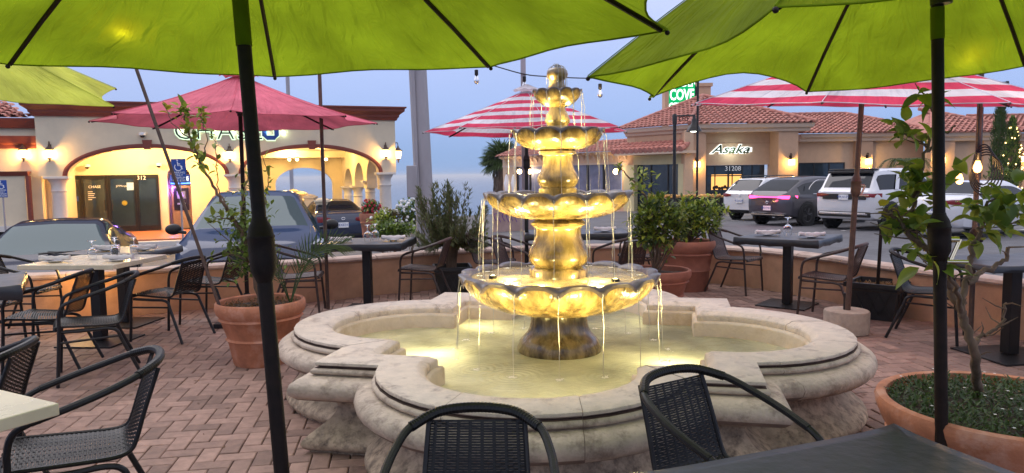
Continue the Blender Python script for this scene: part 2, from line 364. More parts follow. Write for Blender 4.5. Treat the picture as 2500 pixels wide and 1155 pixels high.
for i in range(-75, 75):                     # herringbone: k=(i-j)%4 decides which brick starts in a cell
    for j in range(8, 106):
        k = (i-j) % 4
        if k == 0: bricks.append(((i+1)*bw, (j+.5)*bw, True))
        elif k == 3: bricks.append(((i+.5)*bw, (j+1)*bw, False))
sel = []
for lx, ly, hx in bricks:
    x = lx*cr-ly*sr; y = lx*sr+ly*cr
    if not (-7 < x < 6.5 and 1.6 < y < 9.8): continue
    if not in_poly(x, y, PPOLY) or in_basin(x, y, -.05): continue
    sel.append((x, y, hx))
def vis(x, y):
    d = y*cos(PT)+H*sin(PT); v = y*sin(PT)-H*cos(PT)
    return d > .3 and abs(x/d) < .73 and abs(v/d) < .345
selv = sorted([b for b in sel if vis(b[0], b[1])], key=lambda b: b[0]**2+b[1]**2)
rest = [b for b in sel if not vis(b[0], b[1])]+selv[295:]
def brick_geo(mb, x, y, z, ang, tx=0, ty=0, l=bl-gap, w_=bw-gap, c=4):
    ch = .005; cr2, sr2 = cos(ang), sin(ang); vs = []
    for zz, ins in ((-.03, 0), (-.004, 0), (0, ch)):
        for sx, sy in ((-1,-1),(1,-1),(1,1),(-1,1)):
            px_ = sx*(l/2-ins); py_ = sy*(w_/2-ins)
            vs.append((x+px_*cr2-py_*sr2, y+px_*sr2+py_*cr2, z+zz+px_*tx+py_*ty))
    fs = [(8,9,10,11)]
    for a in (0, 4): fs += [(a+k, a+(k+1) % 4, a+4+(k+1) % 4, a+4+k) for k in range(4)]
    mb.add(vs, fs)
mbr = MB(); mbr.cols = []
for x, y, hx in rest:
    n0 = len(mbr.f); brick_geo(mbr, x, y, random.uniform(-.0025, .0025), PB_ROT+(0 if hx else pi/2), random.uniform(-.01,.01), random.uniform(-.015,.015))
    c = random.choice((.72,.82,.9,1,1,1.08,1.15))*random.uniform(.93,1.07); mbr.cols += [c]*(len(mbr.f)-n0)
o = mbr.build('brick_field', MT['brick_paver'], pat, smooth=False); o['kind'] = 'stuff'
bms = []
for c in (.70,.8,.9,.96,1.04,1.1,1.18):
    m_ = MB(); brick_geo(m_, 0, 0, 0, 0, random.uniform(-.008,.008), random.uniform(-.012,.012)); m_.cols = [c]*len(m_.f); bms.append(m_.mesh('brick', MT['brick_paver'], smooth=False))
for x, y, hx in selv[:295]:
    inst(random.choice(bms), 'brick', pat, (x, y, random.uniform(-.0025,.0025)), (0, 0, PB_ROT+(0 if hx else pi/2)))
# fallen leaves on paving
lv = MB()
for _ in range(160):
    x, y = random.uniform(-4.5, 4), random.uniform(2.6, 9)
    if in_basin(x, y, .1) or not in_poly(x, y, PPOLY): continue
    a = random.uniform(0, 6.28); s_ = random.uniform(.008,.024); h_ = random.uniform(.004,.012)
    lv.add([(x,y,.003),(x+s_*cos(a),y+s_*sin(a),h_),(x+2*s_*cos(a+.2),y+2*s_*sin(a+.2),.004),(x+s_*cos(a+.7),y+s_*sin(a+.7),.003)], [(0,1,2,3)])
o = lv.build('leaf_litter', MT['leaf_dry']); o['kind'] = 'stuff'; o['label'] = 'small dry leaves and crumbs scattered over the brick paving'; o['category'] = 'leaf litter'

# low stucco wall with rounded cap stones
WH = .44
wl = thing('patio_wall', 'low peach stucco wall with rounded stone cap curving around the patio', 'wall', (0,0,0))
wc = crom([(x, y, 0) for x, y in WALL], 6)
def offs(pts, d):
    o = []
    for i, p in enumerate(pts):
        t = (pts[min(i+1, len(pts)-1)]-pts[max(i-1, 0)]).normalized(); o.append(Vector((p.x+t.y*d, p.y-t.x*d, p.z)))
    return o
prof = [(0,-.3),(0,WH),(-.2,WH),(-.2,-.9)]
m_ = MB(); m_.grid([[offs([a for a in wc], d)[i]+Vector((0,0,z)) for i in range(len(wc))] for d, z in prof]); m_.build('wall_body', MT['stucco'], wl)
cp = [(-.225,WH),(-.235,WH+.02),(-.22,WH+.045),(-.18,WH+.055),(-.02,WH+.055),(.02,WH+.045),(.035,WH+.02),(.025,WH),(-.225,WH)]
cum = 0; seg = [wc[0]]; step = .62; stones = []
fine = crom([(x, y, 0) for x, y in WALL], 24)
segs = [[fine[0]]]
for a, b in zip(fine, fine[1:]):
    segs[-1].append(b); cum += (b-a).length
    if cum > step: segs.append([b]); cum = 0
for sg in segs:
    if len(sg) < 3: continue
    sg = [sg[0]+(sg[1]-sg[0]).normalized()*.004]+sg[1:-1]+[sg[-1]-(sg[-1]-sg[-2]).normalized()*.004]
    sg = sg[::max(1, len(sg)//6)] + ([sg[-1]] if (len(sg)-1) % max(1, len(sg)//6) else [])
    dz = random.uniform(-.002,.002)
    rows = [[p+Vector((0,0,z+dz)) for p in offs(sg, d)] for d, z in cp]
    m_ = MB(); m_.grid(rows); n = len(sg); k = len(cp)
    m_.add([r[0] for r in rows[:-1]], [tuple(range(k-1))]); m_.add([r[-1] for r in rows[:-1]], [tuple(range(k-1))[::-1]])
    m_.build('cap_stone', MT['cap_stone'], wl)

# ================================================================== FOUNTAIN
fo = thing('tiered_fountain', 'four tiered cast stone fountain lit yellow in a quatrefoil pool', 'fountain', (FC.x, FC.y, 0), FR)
def outline(d, N=18):
    s = 1.14+d; r = .793+d; c = .990; hc = sqrt(max(1e-4, r*r-(s-c)**2)); pts = []
    for q in range(4):
        a = q*pi/2
        L_ = [(-s, -s), (-s*.5-hc*.5, -s)]
        a0 = atan2(-(s-c), -hc); 
        a0 = a0 if a0 < 0 else a0-2*pi
        # arc from left (angle a0) through -90deg to right
        st = atan2(-(s-c), -hc); en = atan2(-(s-c), hc)
        if st > 0: st -= 2*pi
        for k in range(N+1):
            t = st+(en-st)*k/N; L_.append((r*cos(t), -c+r*sin(t)))
        L_.append((s*.5+hc*.5, -s))
        for x, y in L_: pts.append((x*cos(a)-y*sin(a), x*sin(a)+y*cos(a)))
    return pts
NP = len(outline(0))
def sweep(mb, prof, idx=None, closed=True, mis=None):
    rows = []
    for d, z in prof:
        ol = outline(d); ol = ol if idx is None else [ol[i % NP] for i in idx]
        row = [Vector((x, y, z)) for x, y in ol]
        if idx is not None:
            row[0] = row[0]+(row[1]-row[0]).normalized()*.0016; row[-1] = row[-1]+(row[-2]-row[-1]).normalized()*.0016
        rows.append(row)
    if mis is None: mb.grid(rows[::-1], closed=closed)
    else:
        n0 = len(mb.f); mb.grid(rows[::-1], closed=closed); w_ = len(rows[0]) if closed else len(rows[0])-1; K = len(rows)-1
        for i in range(K):
            for q in range(w_): mb.m[n0+(K-1-i)*w_+q] = mis[i]
def pj(z, a=.0): return z
lower = [(.03,.283),(-.035,.272),(-.07,.25),(-.082,.222),(-.072,.188),(-.045,.155),(-.005,.122),(.035,.092),(.062,.066),(.07,.045),(.058,.02),(.035,.005),(.03,-.04)]
m_ = MB(); sweep(m_, lower); m_.build('basin_wall', MT['basin_body'], fo, ang=50)
m_ = MB(); sweep(m_, [(-.275,.02),(-.27,.40),(-.262,.415),(-.245,.42)][::-1]); m_.build('basin_lining', MT['basin_inside'], fo, ang=50)
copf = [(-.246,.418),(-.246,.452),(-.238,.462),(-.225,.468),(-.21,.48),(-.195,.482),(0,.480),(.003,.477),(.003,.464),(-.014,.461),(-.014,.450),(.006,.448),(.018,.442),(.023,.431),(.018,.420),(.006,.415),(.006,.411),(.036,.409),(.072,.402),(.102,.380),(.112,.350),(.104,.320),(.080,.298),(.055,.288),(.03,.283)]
# coping stones: each lobe is cut in three, each corner pier is one stone
per = NP//4; cuts = []
for q in range(4):
    b = q*per
    cuts += [(b-2, b+3), (b+3, b+9), (b+9, b+14), (b+14, b+per-2)]
for a, b in cuts:
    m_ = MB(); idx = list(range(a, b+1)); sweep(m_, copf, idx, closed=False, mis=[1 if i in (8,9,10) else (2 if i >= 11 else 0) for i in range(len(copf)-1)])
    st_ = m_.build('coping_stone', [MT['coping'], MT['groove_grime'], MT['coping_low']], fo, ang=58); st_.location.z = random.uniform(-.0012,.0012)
m_ = MB(); sweep(m_, [(d-(.005 if z < .47 and d > -.2 else 0)-(0), z-.005) if d > -.2 else (d+.005, z-.005) for d, z in copf]); m_.build('joint_mortar', MT['joint_fill'], fo, smooth=False)
# pool water and floor
WZ = .312
ol = outline(-.262)
m_ = MB(); m_.add([(0,0,WZ)]+[(x,y,WZ) for x,y in ol], [(0, 1+i, 1+(i+1) % NP) for i in range(NP)]); m_.build('pool_water', MT['pool_water'], fo, smooth=False)

YF = FC.y
PB = Vector(((1370-1250)/F*YF-FC.x, 0, 0))
def hz(py): return Q(1370, py, YF).z
def pedestal(prof, name='pedestal'):
    m_ = MB(); m_.lathe(prof, 40); return m_.build(name, MT['bronze_stone'], fo, ang=50)
pedestal([(.20,WZ-.1),(.272,WZ-.03),(.276,.335),(.262,.365),(.262,.372),(.238,.40),(.210,.43),(.195,.46),(.186,.50),(.183,.58),(.188,.60),(.20,.605),(.20,.65)])
def bowl(R, zr, zb, rb, n, depth, wz, ph=0, cw=.05, name='bowl', ex=.72):
    # profile underside: from stem (rb,zb) out to R at rim height zr; lobed flutes
    prof = []; K = 12
    for i in range(K+1):
        t = i/K; a = t*pi/2
        r = rb+(R*.965-rb)*sin(a)**ex; z = zb+(zr-depth*.28-zb)*(1-cos(a))**.85
        prof.append((r, z, t))
    def fn(r, z, a, i):
        t = prof[i][2]; c = abs(cos(n*(a+ph)/2)); cus = (1-c)**1.6   # 1 at cusp
        f = t**.8
        return (r*(1+cw*1.0*f*(c**.6-.55)) , z + f*f*depth*.34*(1-cus) )
    N_ = n*12
    m_ = MB(); m_.lathe([(p[0], p[1]) for p in prof], N_, fn=fn); b = m_.build(name, MT['bronze_stone'], fo, ang=60)
    # rim: rolled lip, dark, V tongues at the cusps
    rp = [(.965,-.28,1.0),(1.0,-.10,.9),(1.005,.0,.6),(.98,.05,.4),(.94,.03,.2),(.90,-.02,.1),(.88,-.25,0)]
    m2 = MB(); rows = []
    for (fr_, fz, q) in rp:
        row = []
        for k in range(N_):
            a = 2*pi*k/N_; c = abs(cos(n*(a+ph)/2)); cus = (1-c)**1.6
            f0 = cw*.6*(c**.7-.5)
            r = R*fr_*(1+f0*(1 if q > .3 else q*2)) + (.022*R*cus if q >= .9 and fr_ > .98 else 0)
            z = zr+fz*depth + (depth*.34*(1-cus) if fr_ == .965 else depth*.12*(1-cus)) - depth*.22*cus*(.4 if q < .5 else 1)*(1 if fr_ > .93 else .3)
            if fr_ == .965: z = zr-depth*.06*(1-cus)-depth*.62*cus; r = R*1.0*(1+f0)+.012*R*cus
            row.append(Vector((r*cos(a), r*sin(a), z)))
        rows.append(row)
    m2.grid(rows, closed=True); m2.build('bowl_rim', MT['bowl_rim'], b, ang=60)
    m3 = MB(); m3.lathe([(rb*.5, wz+.004), (R*.4, wz+.002), (R*.7, wz), (R*.905, wz)], 64, fn=lambda r, z, a, i: (r, z+.004*sin(9*a+r*40)*(i > 0))); m3.build('bowl_water', MT['bowl_water'], b)
    return b
z1 = .812; bowl(.640, z1, .575, .17, 16, .11, z1-.014, ph=.05)
pedestal([(.185,z1-.06),(.19,z1+.03),(.175,z1+.045),(.155,z1+.052),(.165,z1+.062),(.19,z1+.085),(.197,z1+.12),(.188,z1+.16),(.165,z1+.205),(.148,z1+.245),(.143,z1+.29),(.152,z1+.31),(.175,z1+.32),(.176,z1+.338),(.155,z1+.35),(.14,z1+.39)])
z2 = 1.335; bowl(.475, z2, 1.175, .14, 16, .085, z2-.012, ph=.1)
pedestal([(.12,z2-.05),(.125,z2+.03),(.11,z2+.04),(.125,z2+.06),(.134,z2+.085),(.13,z2+.11),(.108,z2+.15),(.098,z2+.19),(.095,z2+.235),(.10,z2+.245),(.118,z2+.252),(.118,z2+.268),(.10,z2+.28),(.09,z2+.30)])
z3 = 1.735; bowl(.298, z3, 1.612, .09, 12, .062, z3-.008, ph=.05)
pedestal([(.07,z3-.03),(.075,z3+.02),(.066,z3+.03),(.08,z3+.055),(.081,z3+.072),(.066,z3+.105),(.054,z3+.13),(.05,z3+.16),(.06,z3+.172),(.06,z3+.182),(.05,z3+.19)])
z4 = 1.985; bowl(.158, z4, z4-.105, .045, 12, .045, z4-.006, ph=0, ex=1.25)
m_ = MB(); m_.lathe([(.045,z4-.02),(.062,z4+.005),(.066,z4+.02),(.05,z4+.045),(.045,z4+.075),(.052,z4+.09),(.062,z4+.10),(.068,z4+.125),(.064,z4+.15),(.048,z4+.166),(.022,z4+.174),(.001,z4+.176)], 24, fn=lambda r, z, a, i: (r*(1+.04*sin(7*a)*(5 < i < 10)), z)); fi_ = m_.build('finial', MT['bronze_stone'], fo, ang=60); fi_.scale = (1,1,.84); fi_.location.z = z4*.16
# water: streams from cusps
def stream(R, zr, zl, a, v, th=.0035, ph=0):
    pts = []; rs = []; n = 11
    for i in range(n+1):
        t = i/n; T = sqrt(2*(zr-zl)/9.8)*t
        r = R+v*T; z = zr-4.9*T*T
        pts.append(Vector((r*cos(a)+.003*sin(t*11+ph), r*sin(a)+.003*cos(t*13+ph), z))); rs.append(th*(1.25-.55*t+.35*sin(t*23+ph)))
    m_ = MB(); m_.tube(pts, rs, 6); return m_.build('water_stream', MT['stream'], fo)
for R, zr, zl, n, ph, v, p_, rl in ((.65,z1-.035,WZ,16,.05,.06,.9,0),(.485,z2-.03,z1,16,.1,.05,.95,.64),(.305,z3-.02,z2,12,.05,.05,.95,.47),(.16,z4-.016,z3,12,0,.05,.9,.29)):
    for k in range(n):
        if random.random() > p_: continue
        a = (k+.5)*2*pi/n-ph
        stream(R, zr, zl, a, v+random.uniform(-.02,.05), random.uniform(.0017,.0034), random.uniform(0,6))
        if random.random() < .35: stream(R, zr, zl, a+random.uniform(-.03,.03), v+random.uniform(.0,.1), .0016, random.uniform(0,6))
m_ = MB()
for k in range(26):
    a = random.uniform(0, 6.28); h_ = random.uniform(.004,.02); r_ = random.uniform(.01,.07)
    m_.tube(crom([(0,0,z4+.148),(r_*.4*cos(a),r_*.4*sin(a),z4+.15+h_),(r_*cos(a),r_*sin(a),z4+.13),(r_*1.15*cos(a),r_*1.15*sin(a),z4+.02)], 4), random.uniform(.0012,.0028), 5)
o = m_.build('water_jet', MT['stream'], fo); o['kind'] = 'stuff'
# splashes
m_ = MB()
for (R, zz, n, s_) in ((.70, WZ, 16, .02),(.52, z1-.01, 16, .016),(.34, z2-.01, 12, .012)):
    for k in range(n):
        a = (k+.5)*2*pi/n-.05
        for q in range(16):
            b_ = random.uniform(0, 6.28); rr = abs(random.gauss(0, s_*.9)); m_.ball((R*cos(a)+rr*cos(b_), R*sin(a)+rr*sin(b_), zz+.001), random.uniform(.002,.008), 6, 4, (1,1,.35))
mat('foam', (.85,.84,.74), .6)
o = m_.build('splash', MT['foam'], fo); o['kind'] = 'stuff'
# submerged lamps
LC = (1, .80, .29)
def flamp(a, r, z, tgt, e, big=1.0, ang=110, vis=True):
    lx, ly = r*cos(a), r*sin(a)
    if vis:
        m_ = MB(); m_.lathe([(.001,z-.02),(.03*big,z-.02),(.034*big,z+.012),(.026*big,z+.018)], 14, (lx,ly,0)); h_ = m_.build('lamp_housing', MT['black_metal'], fo)
        m_ = MB(); m_.lathe([(.026*big,z+.014),(.001,z+.02)], 14, (lx,ly,0)); m_.build('lamp_lens', MT['fount_lamp'], h_)
    wx = FC.x+lx*cos(FR)-ly*sin(FR); wy = FC.y+lx*sin(FR)+ly*cos(FR)
    light('fountain_lamp_light', 'SPOT', (wx, wy, z+.03), e, LC, .02, (FC.x+tgt[0]*(wx-FC.x), FC.y+tgt[0]*(wy-FC.y), tgt[1]), ang, .6)
POOL = [(RA(-90+12+k*60+8), .98) for k in range(6)]
for a, r_ in POOL: flamp(a, r_, WZ-.006, (.66, .72), 62, 1.0, 74, vis=False)
for k, a in enumerate((RA(-160), RA(-28), RA(-92), RA(60), RA(130))): flamp(a, .43, z1-.012, (.78, 1.25), (30,30,16,14,14)[k], .8, 92, vis=k < 2)
for a in (RA(-150), RA(-38), RA(-90), RA(60), RA(130)): flamp(a, .27, z2-.010, (.75, 1.68), 13, .5, 95, vis=False)
for a in (RA(-125), RA(-50), RA(40), RA(150)): flamp(a, .17, z3-.004, (.4, 2.0), 3.2, .5, 115, vis=False)
flamp(RA(-140), .10, z4-.002, (.3, 2.1), 2.4, .3, 110, vis=False)
for a, r_, z_, e_ in ((-150,.34,z1+.05,4.5),(-40,.34,z1+.05,4.5),(-95,.40,z1+.04,1.5),(-150,.25,z2+.04,1.8),(-35,.25,z2+.04,1.8),(-145,.15,z3+.03,.7),(-30,.15,z3+.03,.5)):
    lx, ly = r_*cos(RA(a)), r_*sin(RA(a)); wx = FC.x+lx*cos(FR)-ly*sin(FR); wy = FC.y+lx*sin(FR)+ly*cos(FR)
    light('bowl_fill_light', 'POINT', (wx, wy, z_), e_, LC, .02)  # extra points above the bowl water, added to brighten the pedestals
for a, r_ in ((-150,1.05),(-118,1.25),(-75,1.35),(-38,1.1),(-20,.75),(-165,.8),(60,1.1),(140,.9)):
    lx, ly = r_*cos(RA(a)), r_*sin(RA(a)); wx = FC.x+lx*cos(FR)-ly*sin(FR); wy = FC.y+lx*sin(FR)+ly*cos(FR)
    light('pool_glow', 'POINT', (wx, wy, WZ-.17), (11 if -125 < a < -60 else 6.5), (1,.88,.46), .12)
m_ = MB(); sweep(m_, [(-.27,.03),(-.27,.024)]); ol2 = outline(-.26); m_.add([(0,0,.025)]+[(x,y,.025) for x,y in ol2], [(0, 1+i, 1+(i+1) % NP) for i in range(NP)]); m_.build('pool_floor', MT['basin_inside'], fo, smooth=False)

# ================================================================== UMBRELLAS
def canopy_tips(apex, hh, tx, ty, ph, R, n=8):
    N = Vector((tx, ty, 1)).normalized(); e1 = Vector((0,1,0)).cross(N).normalized(); e2 = N.cross(e1); c = Vector(apex)-N*hh
    return [c+(e1*cos(ph+2*pi*k/n)+e2*sin(ph+2*pi*k/n))*R for k in range(n)], N
def umbrella(name, label, apex, hh, tx, ty, ph, R, base, cmat, pmat, pr=.021, joint=1.26, group=None, ribr=.009, vent=True, scallop=.09, sag=.05, joint_h=.19, crank=None, rimlift=0, sleeve=None, zbase=0, rd=.35, rim_cap=.009, bow=.9, hemlift={}):
    base = Vector(base); t = thing(name, label, 'umbrella', base, 0, group)
    apex = Vector(apex); tips, N = canopy_tips(apex, hh, tx, ty, ph, R); n = 8; A = apex-base
    tips = [p-base for p in tips]
    m_ = MB(); G = 14
    def surf(k, u, v, off=0):              # u 0..1 across panel, v 0..1 out
        a, b = tips[k], tips[(k+1) % n]; e = a.lerp(b, u); p = A.lerp(e, v)
        cth = 4*u*(1-u)
        mid = (a+b)/2; inw = (A-mid); inw.z = 0; inw.normalize()
        p = p + inw*(scallop*cth*v**3) + N*(hemlift.get(k,0)*cth*v**2.5+sag*cth*(.35*v-.5*v*v)+ sag*bow*sin(pi*v)*(1-.3*cth)) - N*off
        p = p + N*(.006*sin(17*v+5*k+9*u)*cth*v)
        return p
    for k in range(n):
        rows = []
        for i in range(G+1):
            v = .035+.965*i/G
            rows.append([surf(k, j/8, v) for j in range(9)])
        b0 = m_.grid(rows)
        for i in range(G+1):
            for j in range(9): m_.uv[b0+i*9+j] = (j/8, (.035+.965*i/G))
    c_ = m_.build('canopy', MT[cmat], t, ang=70)
    # hem
    m_ = MB()
    for k in range(n): m_.tube([surf(k, j/10, 1) for j in range(11)], .0035, 5)
    m_.build('hem', MT[cmat], c_)
    m_ = MB()
    for k in range(n): m_.tube([surf(k, 0, v, -.004) for v in [.05+.95*i/12 for i in range(13)]], .0028, 4)
    m_.build('seam', MT[cmat], c_)
    if vent:
        m_ = MB()
        for k in range(n):
            rows = [[A+N*.06+(surf(k, j/4, v)-A)*1.0+N*.015*sin(pi*j/4) for j in range(5)] for v in (.01,.07,.14)]
            b0 = m_.grid(rows)
            for i in range(3):
                for j in range(5): m_.uv[b0+i*5+j] = (j/4, (0.0,.02,.04)[i])
        m_.build('vent', MT[cmat], t, ang=70)
    for k in range(n):
        m_ = MB(); pts = [surf(k, 0, v, .012) for v in (.03,.2,.4,.6,.8,.985)]; m_.tube(pts, ribr, 6); r_ = m_.build('rib', MT[pmat], t)
        m2 = MB(); m2.ball(tips[k]-N*.008, rim_cap, 8, 6); m2.build('rib_cap', MT[pmat], r_)
        m3 = MB(); m3.tube([A-N*(rd-.02), surf(k, 0, .40, .02)], ribr*.8, 6); m3.build('strut', MT[pmat], r_)
    top = A-N*.02; jz = joint; J = Vector((A.x*.0, A.y*.0, jz))
    if jz:
        # lower pole vertical-ish, upper pole from joint to apex
        J = Vector((A.x*(jz/A.z), A.y*(jz/A.z), jz))
        m_ = MB(); m_.tube([(0,0,zbase), J], pr, 14); m_.build('lower_pole', MT[pmat], t)
        m_ = MB(); m_.tube([J, top], pr*.92, 14); m_.build('upper_pole', MT[pmat], t)
        hr = pr*1.75; ax_ = (top-J).normalized(); B_ = lambda q, r: (J+ax_*q, r)
        pf = [B_(-joint_h*.5, pr), B_(-joint_h*.42, hr*.72), B_(-joint_h*.30, hr*.97), B_(-joint_h*.05, hr), B_(joint_h*.18, hr*.99), B_(joint_h*.19, hr*1.03), B_(joint_h*.22, hr*1.03), B_(joint_h*.23, hr*.97), B_(joint_h*.34, hr*.88), B_(joint_h*.45, hr*.62), B_(joint_h*.5, pr)]
        m_ = MB(); m_.tube([p[0] for p in pf], [p[1] for p in pf], 20); jo = m_.build('crank_housing', MT[pmat], t, ang=60)
        if crank:
            cx_, cz_ = crank; side = Vector((cx_, -.35, 0)).normalized(); p0 = J+Vector((0,0,cz_))+side*hr*.8
            m_ = MB(); m_.tube([p0, p0+side*.035], .012, 12); m_.tube([p0+side*.035, p0+side*.03+Vector((-.035*cx_, -.01, -.085))], .006, 8); m_.tube([p0+side*.042, p0+side*.037+Vector((-.035*cx_, -.01, -.085))], .005, 8)
            e_ = p0+side*.03+Vector((-.035*cx_, -.01, -.085)); m_.tube([e_-Vector((.01*cx_,0,0)), e_+Vector((.06*cx_, -.02, 0))], .008, 10); m_.build('crank_handle', MT['chrome'], jo)
    else:
        m_ = MB(); m_.tube([(0,0,zbase), top], pr, 12); m_.build('pole', MT[pmat], t)
    m_ = MB(); m_.tube([A-N*(rd+.05), A-N*(rd-.04)], pr*1.6, 14); m_.lathe([(pr*1.2,-.03),(pr*2.1,-.02),(pr*2.1,.02),(pr*1.2,.03)], 14, A-N*rd); m_.build('runner', MT['black_metal'], t)
    if sleeve:
        m_ = MB(); m_.tube([top-(top-J).normalized()*sleeve[0], top-(top-J).normalized()*sleeve[1]], pr*1.02, 14); m_.build('fabric_strap', MT[cmat], t)
    return t
UL = umbrella('market_umbrella', 'large green umbrella overhead on dark bronze pole left of the fountain', (-.803,2.14,2.478), .562, -.012, -.022, 2.597, 1.372, (-.655,2.02,0), 'canopy_green', 'pole_bronze', .022, 1.25, group='green umbrellas over the near tables', vent=False, zbase=.05, rd=.41, sleeve=(.62,.44))
UR = umbrella('market_umbrella', 'large green umbrella overhead on dark bronze pole above the terracotta bowl', (1.627,2.83,2.638), .71, -.067, .015, 3.116, 1.372, (1.75,2.83,0), 'canopy_green', 'pole_bronze', .024, 1.19, group='green umbrellas over the near tables', vent=False, crank=(1,-.01), scallop=.11, sag=.075, zbase=.05, hemlift={6:.11,7:-.01,5:-.02}, rd=.50, sleeve=(.66,.54))
def plate_base(parent, w_=.5, rz=0, mt='black_metal', h=.045):
    m_ = MB(); m_.box((0,0,h/2), (w_,w_,h), rz); m_.lathe([(.035,h),(.035,h+.25),(.028,h+.26)], 16); m_.build('base', MT[mt], parent, bevel=.006)
for u_, n_ in ((UL,1),(UR,2)): plate_base(u_, .5, .3)
UP = umbrella('market_umbrella', 'faded rose pink umbrella in front of the bank arcade', (-2.66,7.15,2.47), .46, 0, 0, .30, 1.33, (-2.68,7.15,0), 'canopy_pink', 'pole_bronze', .02, 0, scallop=.12, sag=.06, bow=-.55); plate_base(UP)
S1 = umbrella('market_umbrella', 'red and white striped umbrella directly behind the fountain', (.20,8.75,2.47), .50, 0, 0, .15, 1.25, (.17,8.75,0), 'canopy_stripe', 'black_metal', .024, 1.6, group='red and white striped umbrellas', scallop=.10, bow=-.2); plate_base(S1)
S2 = umbrella('market_umbrella', 'red and white striped umbrella with its pole set in a round concrete base', (3.00,6.15,2.51), .50, .02, -.085, 1.75, 1.50, (2.995,6.35,0), 'canopy_stripe', 'pole_brown', .024, 1.32, group='red and white striped umbrellas', crank=(1,.0), scallop=.08, joint_h=.2, bow=-.1)
m_ = MB(); m_.lathe([(.175,0),(.19,.01),(.192,.19),(.186,.205),(.16,.212),(.03,.21)], 28, fn=lambda r, z, a, i: (r*(1+.012*sin(5*a)+.01*sin(11*a)), z)); m_.build('concrete_base', MT['concrete'], S2, ang=50)
m_ = MB(); m_.tube([(0,0,.2),(0,0,.36)], .03, 14); m_.build('sleeve', MT['black_metal'], S2)
UY = umbrella('market_umbrella', 'lime green umbrella whose corner shows at the left edge', (-4.38,5.56,2.789), .383, .30, -.121, .123, 1.40, (-4.4,5.5,0), 'canopy_lime', 'pole_bronze', .02, 0, scallop=.10, sag=.05, bow=-.2); plate_base(UY)

# ================================================================== CHAIRS
def cpath(): return crom([(0,.235,.418),(0,.222,.444),(0,.10,.438),(0,-.05,.428),(0,-.15,.425),(0,-.20,.44),(0,-.225,.485),(0,-.255,.58),(0,-.29,.68),(0,-.318,.758)], 14)
def weave(i0, i1, w0, w1, dense=True):
    pts = cpath(); L = [0]
    for a, b in zip(pts, pts[1:]): L.append(L[-1]+(b-a).length)
    tot = L[-1]; m_ = MB()
    def at(s_):
        s_ = max(0, min(tot-1e-6, s_)); k = max(i for i in range(len(L)) if L[i] <= s_); k = min(k, len(pts)-2); f = (s_-L[k])/(L[k+1]-L[k]); p = pts[k].lerp(pts[k+1], f); t = (pts[min(k+2, len(pts)-1)]-pts[max(k-1, 0)]).normalized(); return p, t
    pitch = .0088 if dense else .016; sw = .0081 if dense else .0135; nW = 8 if dense else 5
    s0, s1 = tot*i0, tot*i1; s_ = s0; r = 0
    while s_ < s1:
        p, t = at(s_); nrm = Vector((1,0,0)).cross(t); f = (s_-s0)/(s1-s0); hw = w0+(w1-w0)*f; seg_ = nW*2
        A_ = []; B_ = []; cx_ = -.012*0
        for q in range(seg_+1):
            x = -hw+2*hw*q/seg_; o_ = .0032*(1 if (q+r) % 2 else -1)*(1 if 0 < q < seg_ else 0)
            crown = -nrm*(.012*(1-(x/hw)**2))
            A_.append(p+Vector((x,0,0))-t*sw/2+nrm*o_+crown); B_.append(p+Vector((x,0,0))+t*sw/2+nrm*o_+crown)
        m_.grid([A_, B_]); s_ += pitch; r += 1
    # warps
    for q in range(1, nW*2, 2 if dense else 3):
        A_ = []; B_ = []; K = int((s1-s0)/.02)
        for i in range(K+1):
            p, t = at(s0+(s1-s0)*i/K); f = i/K; hw = w0+(w1-w0)*f; x = -hw+2*hw*q/(nW*2); nrm = Vector((1,0,0)).cross(t); crown = -nrm*(.012*(1-(x/hw)**2))
            A_.append(p+Vector((x-.006,0,0))+crown); B_.append(p+Vector((x+.006,0,0))+crown)
        m_.grid([A_, B_])
    return m_
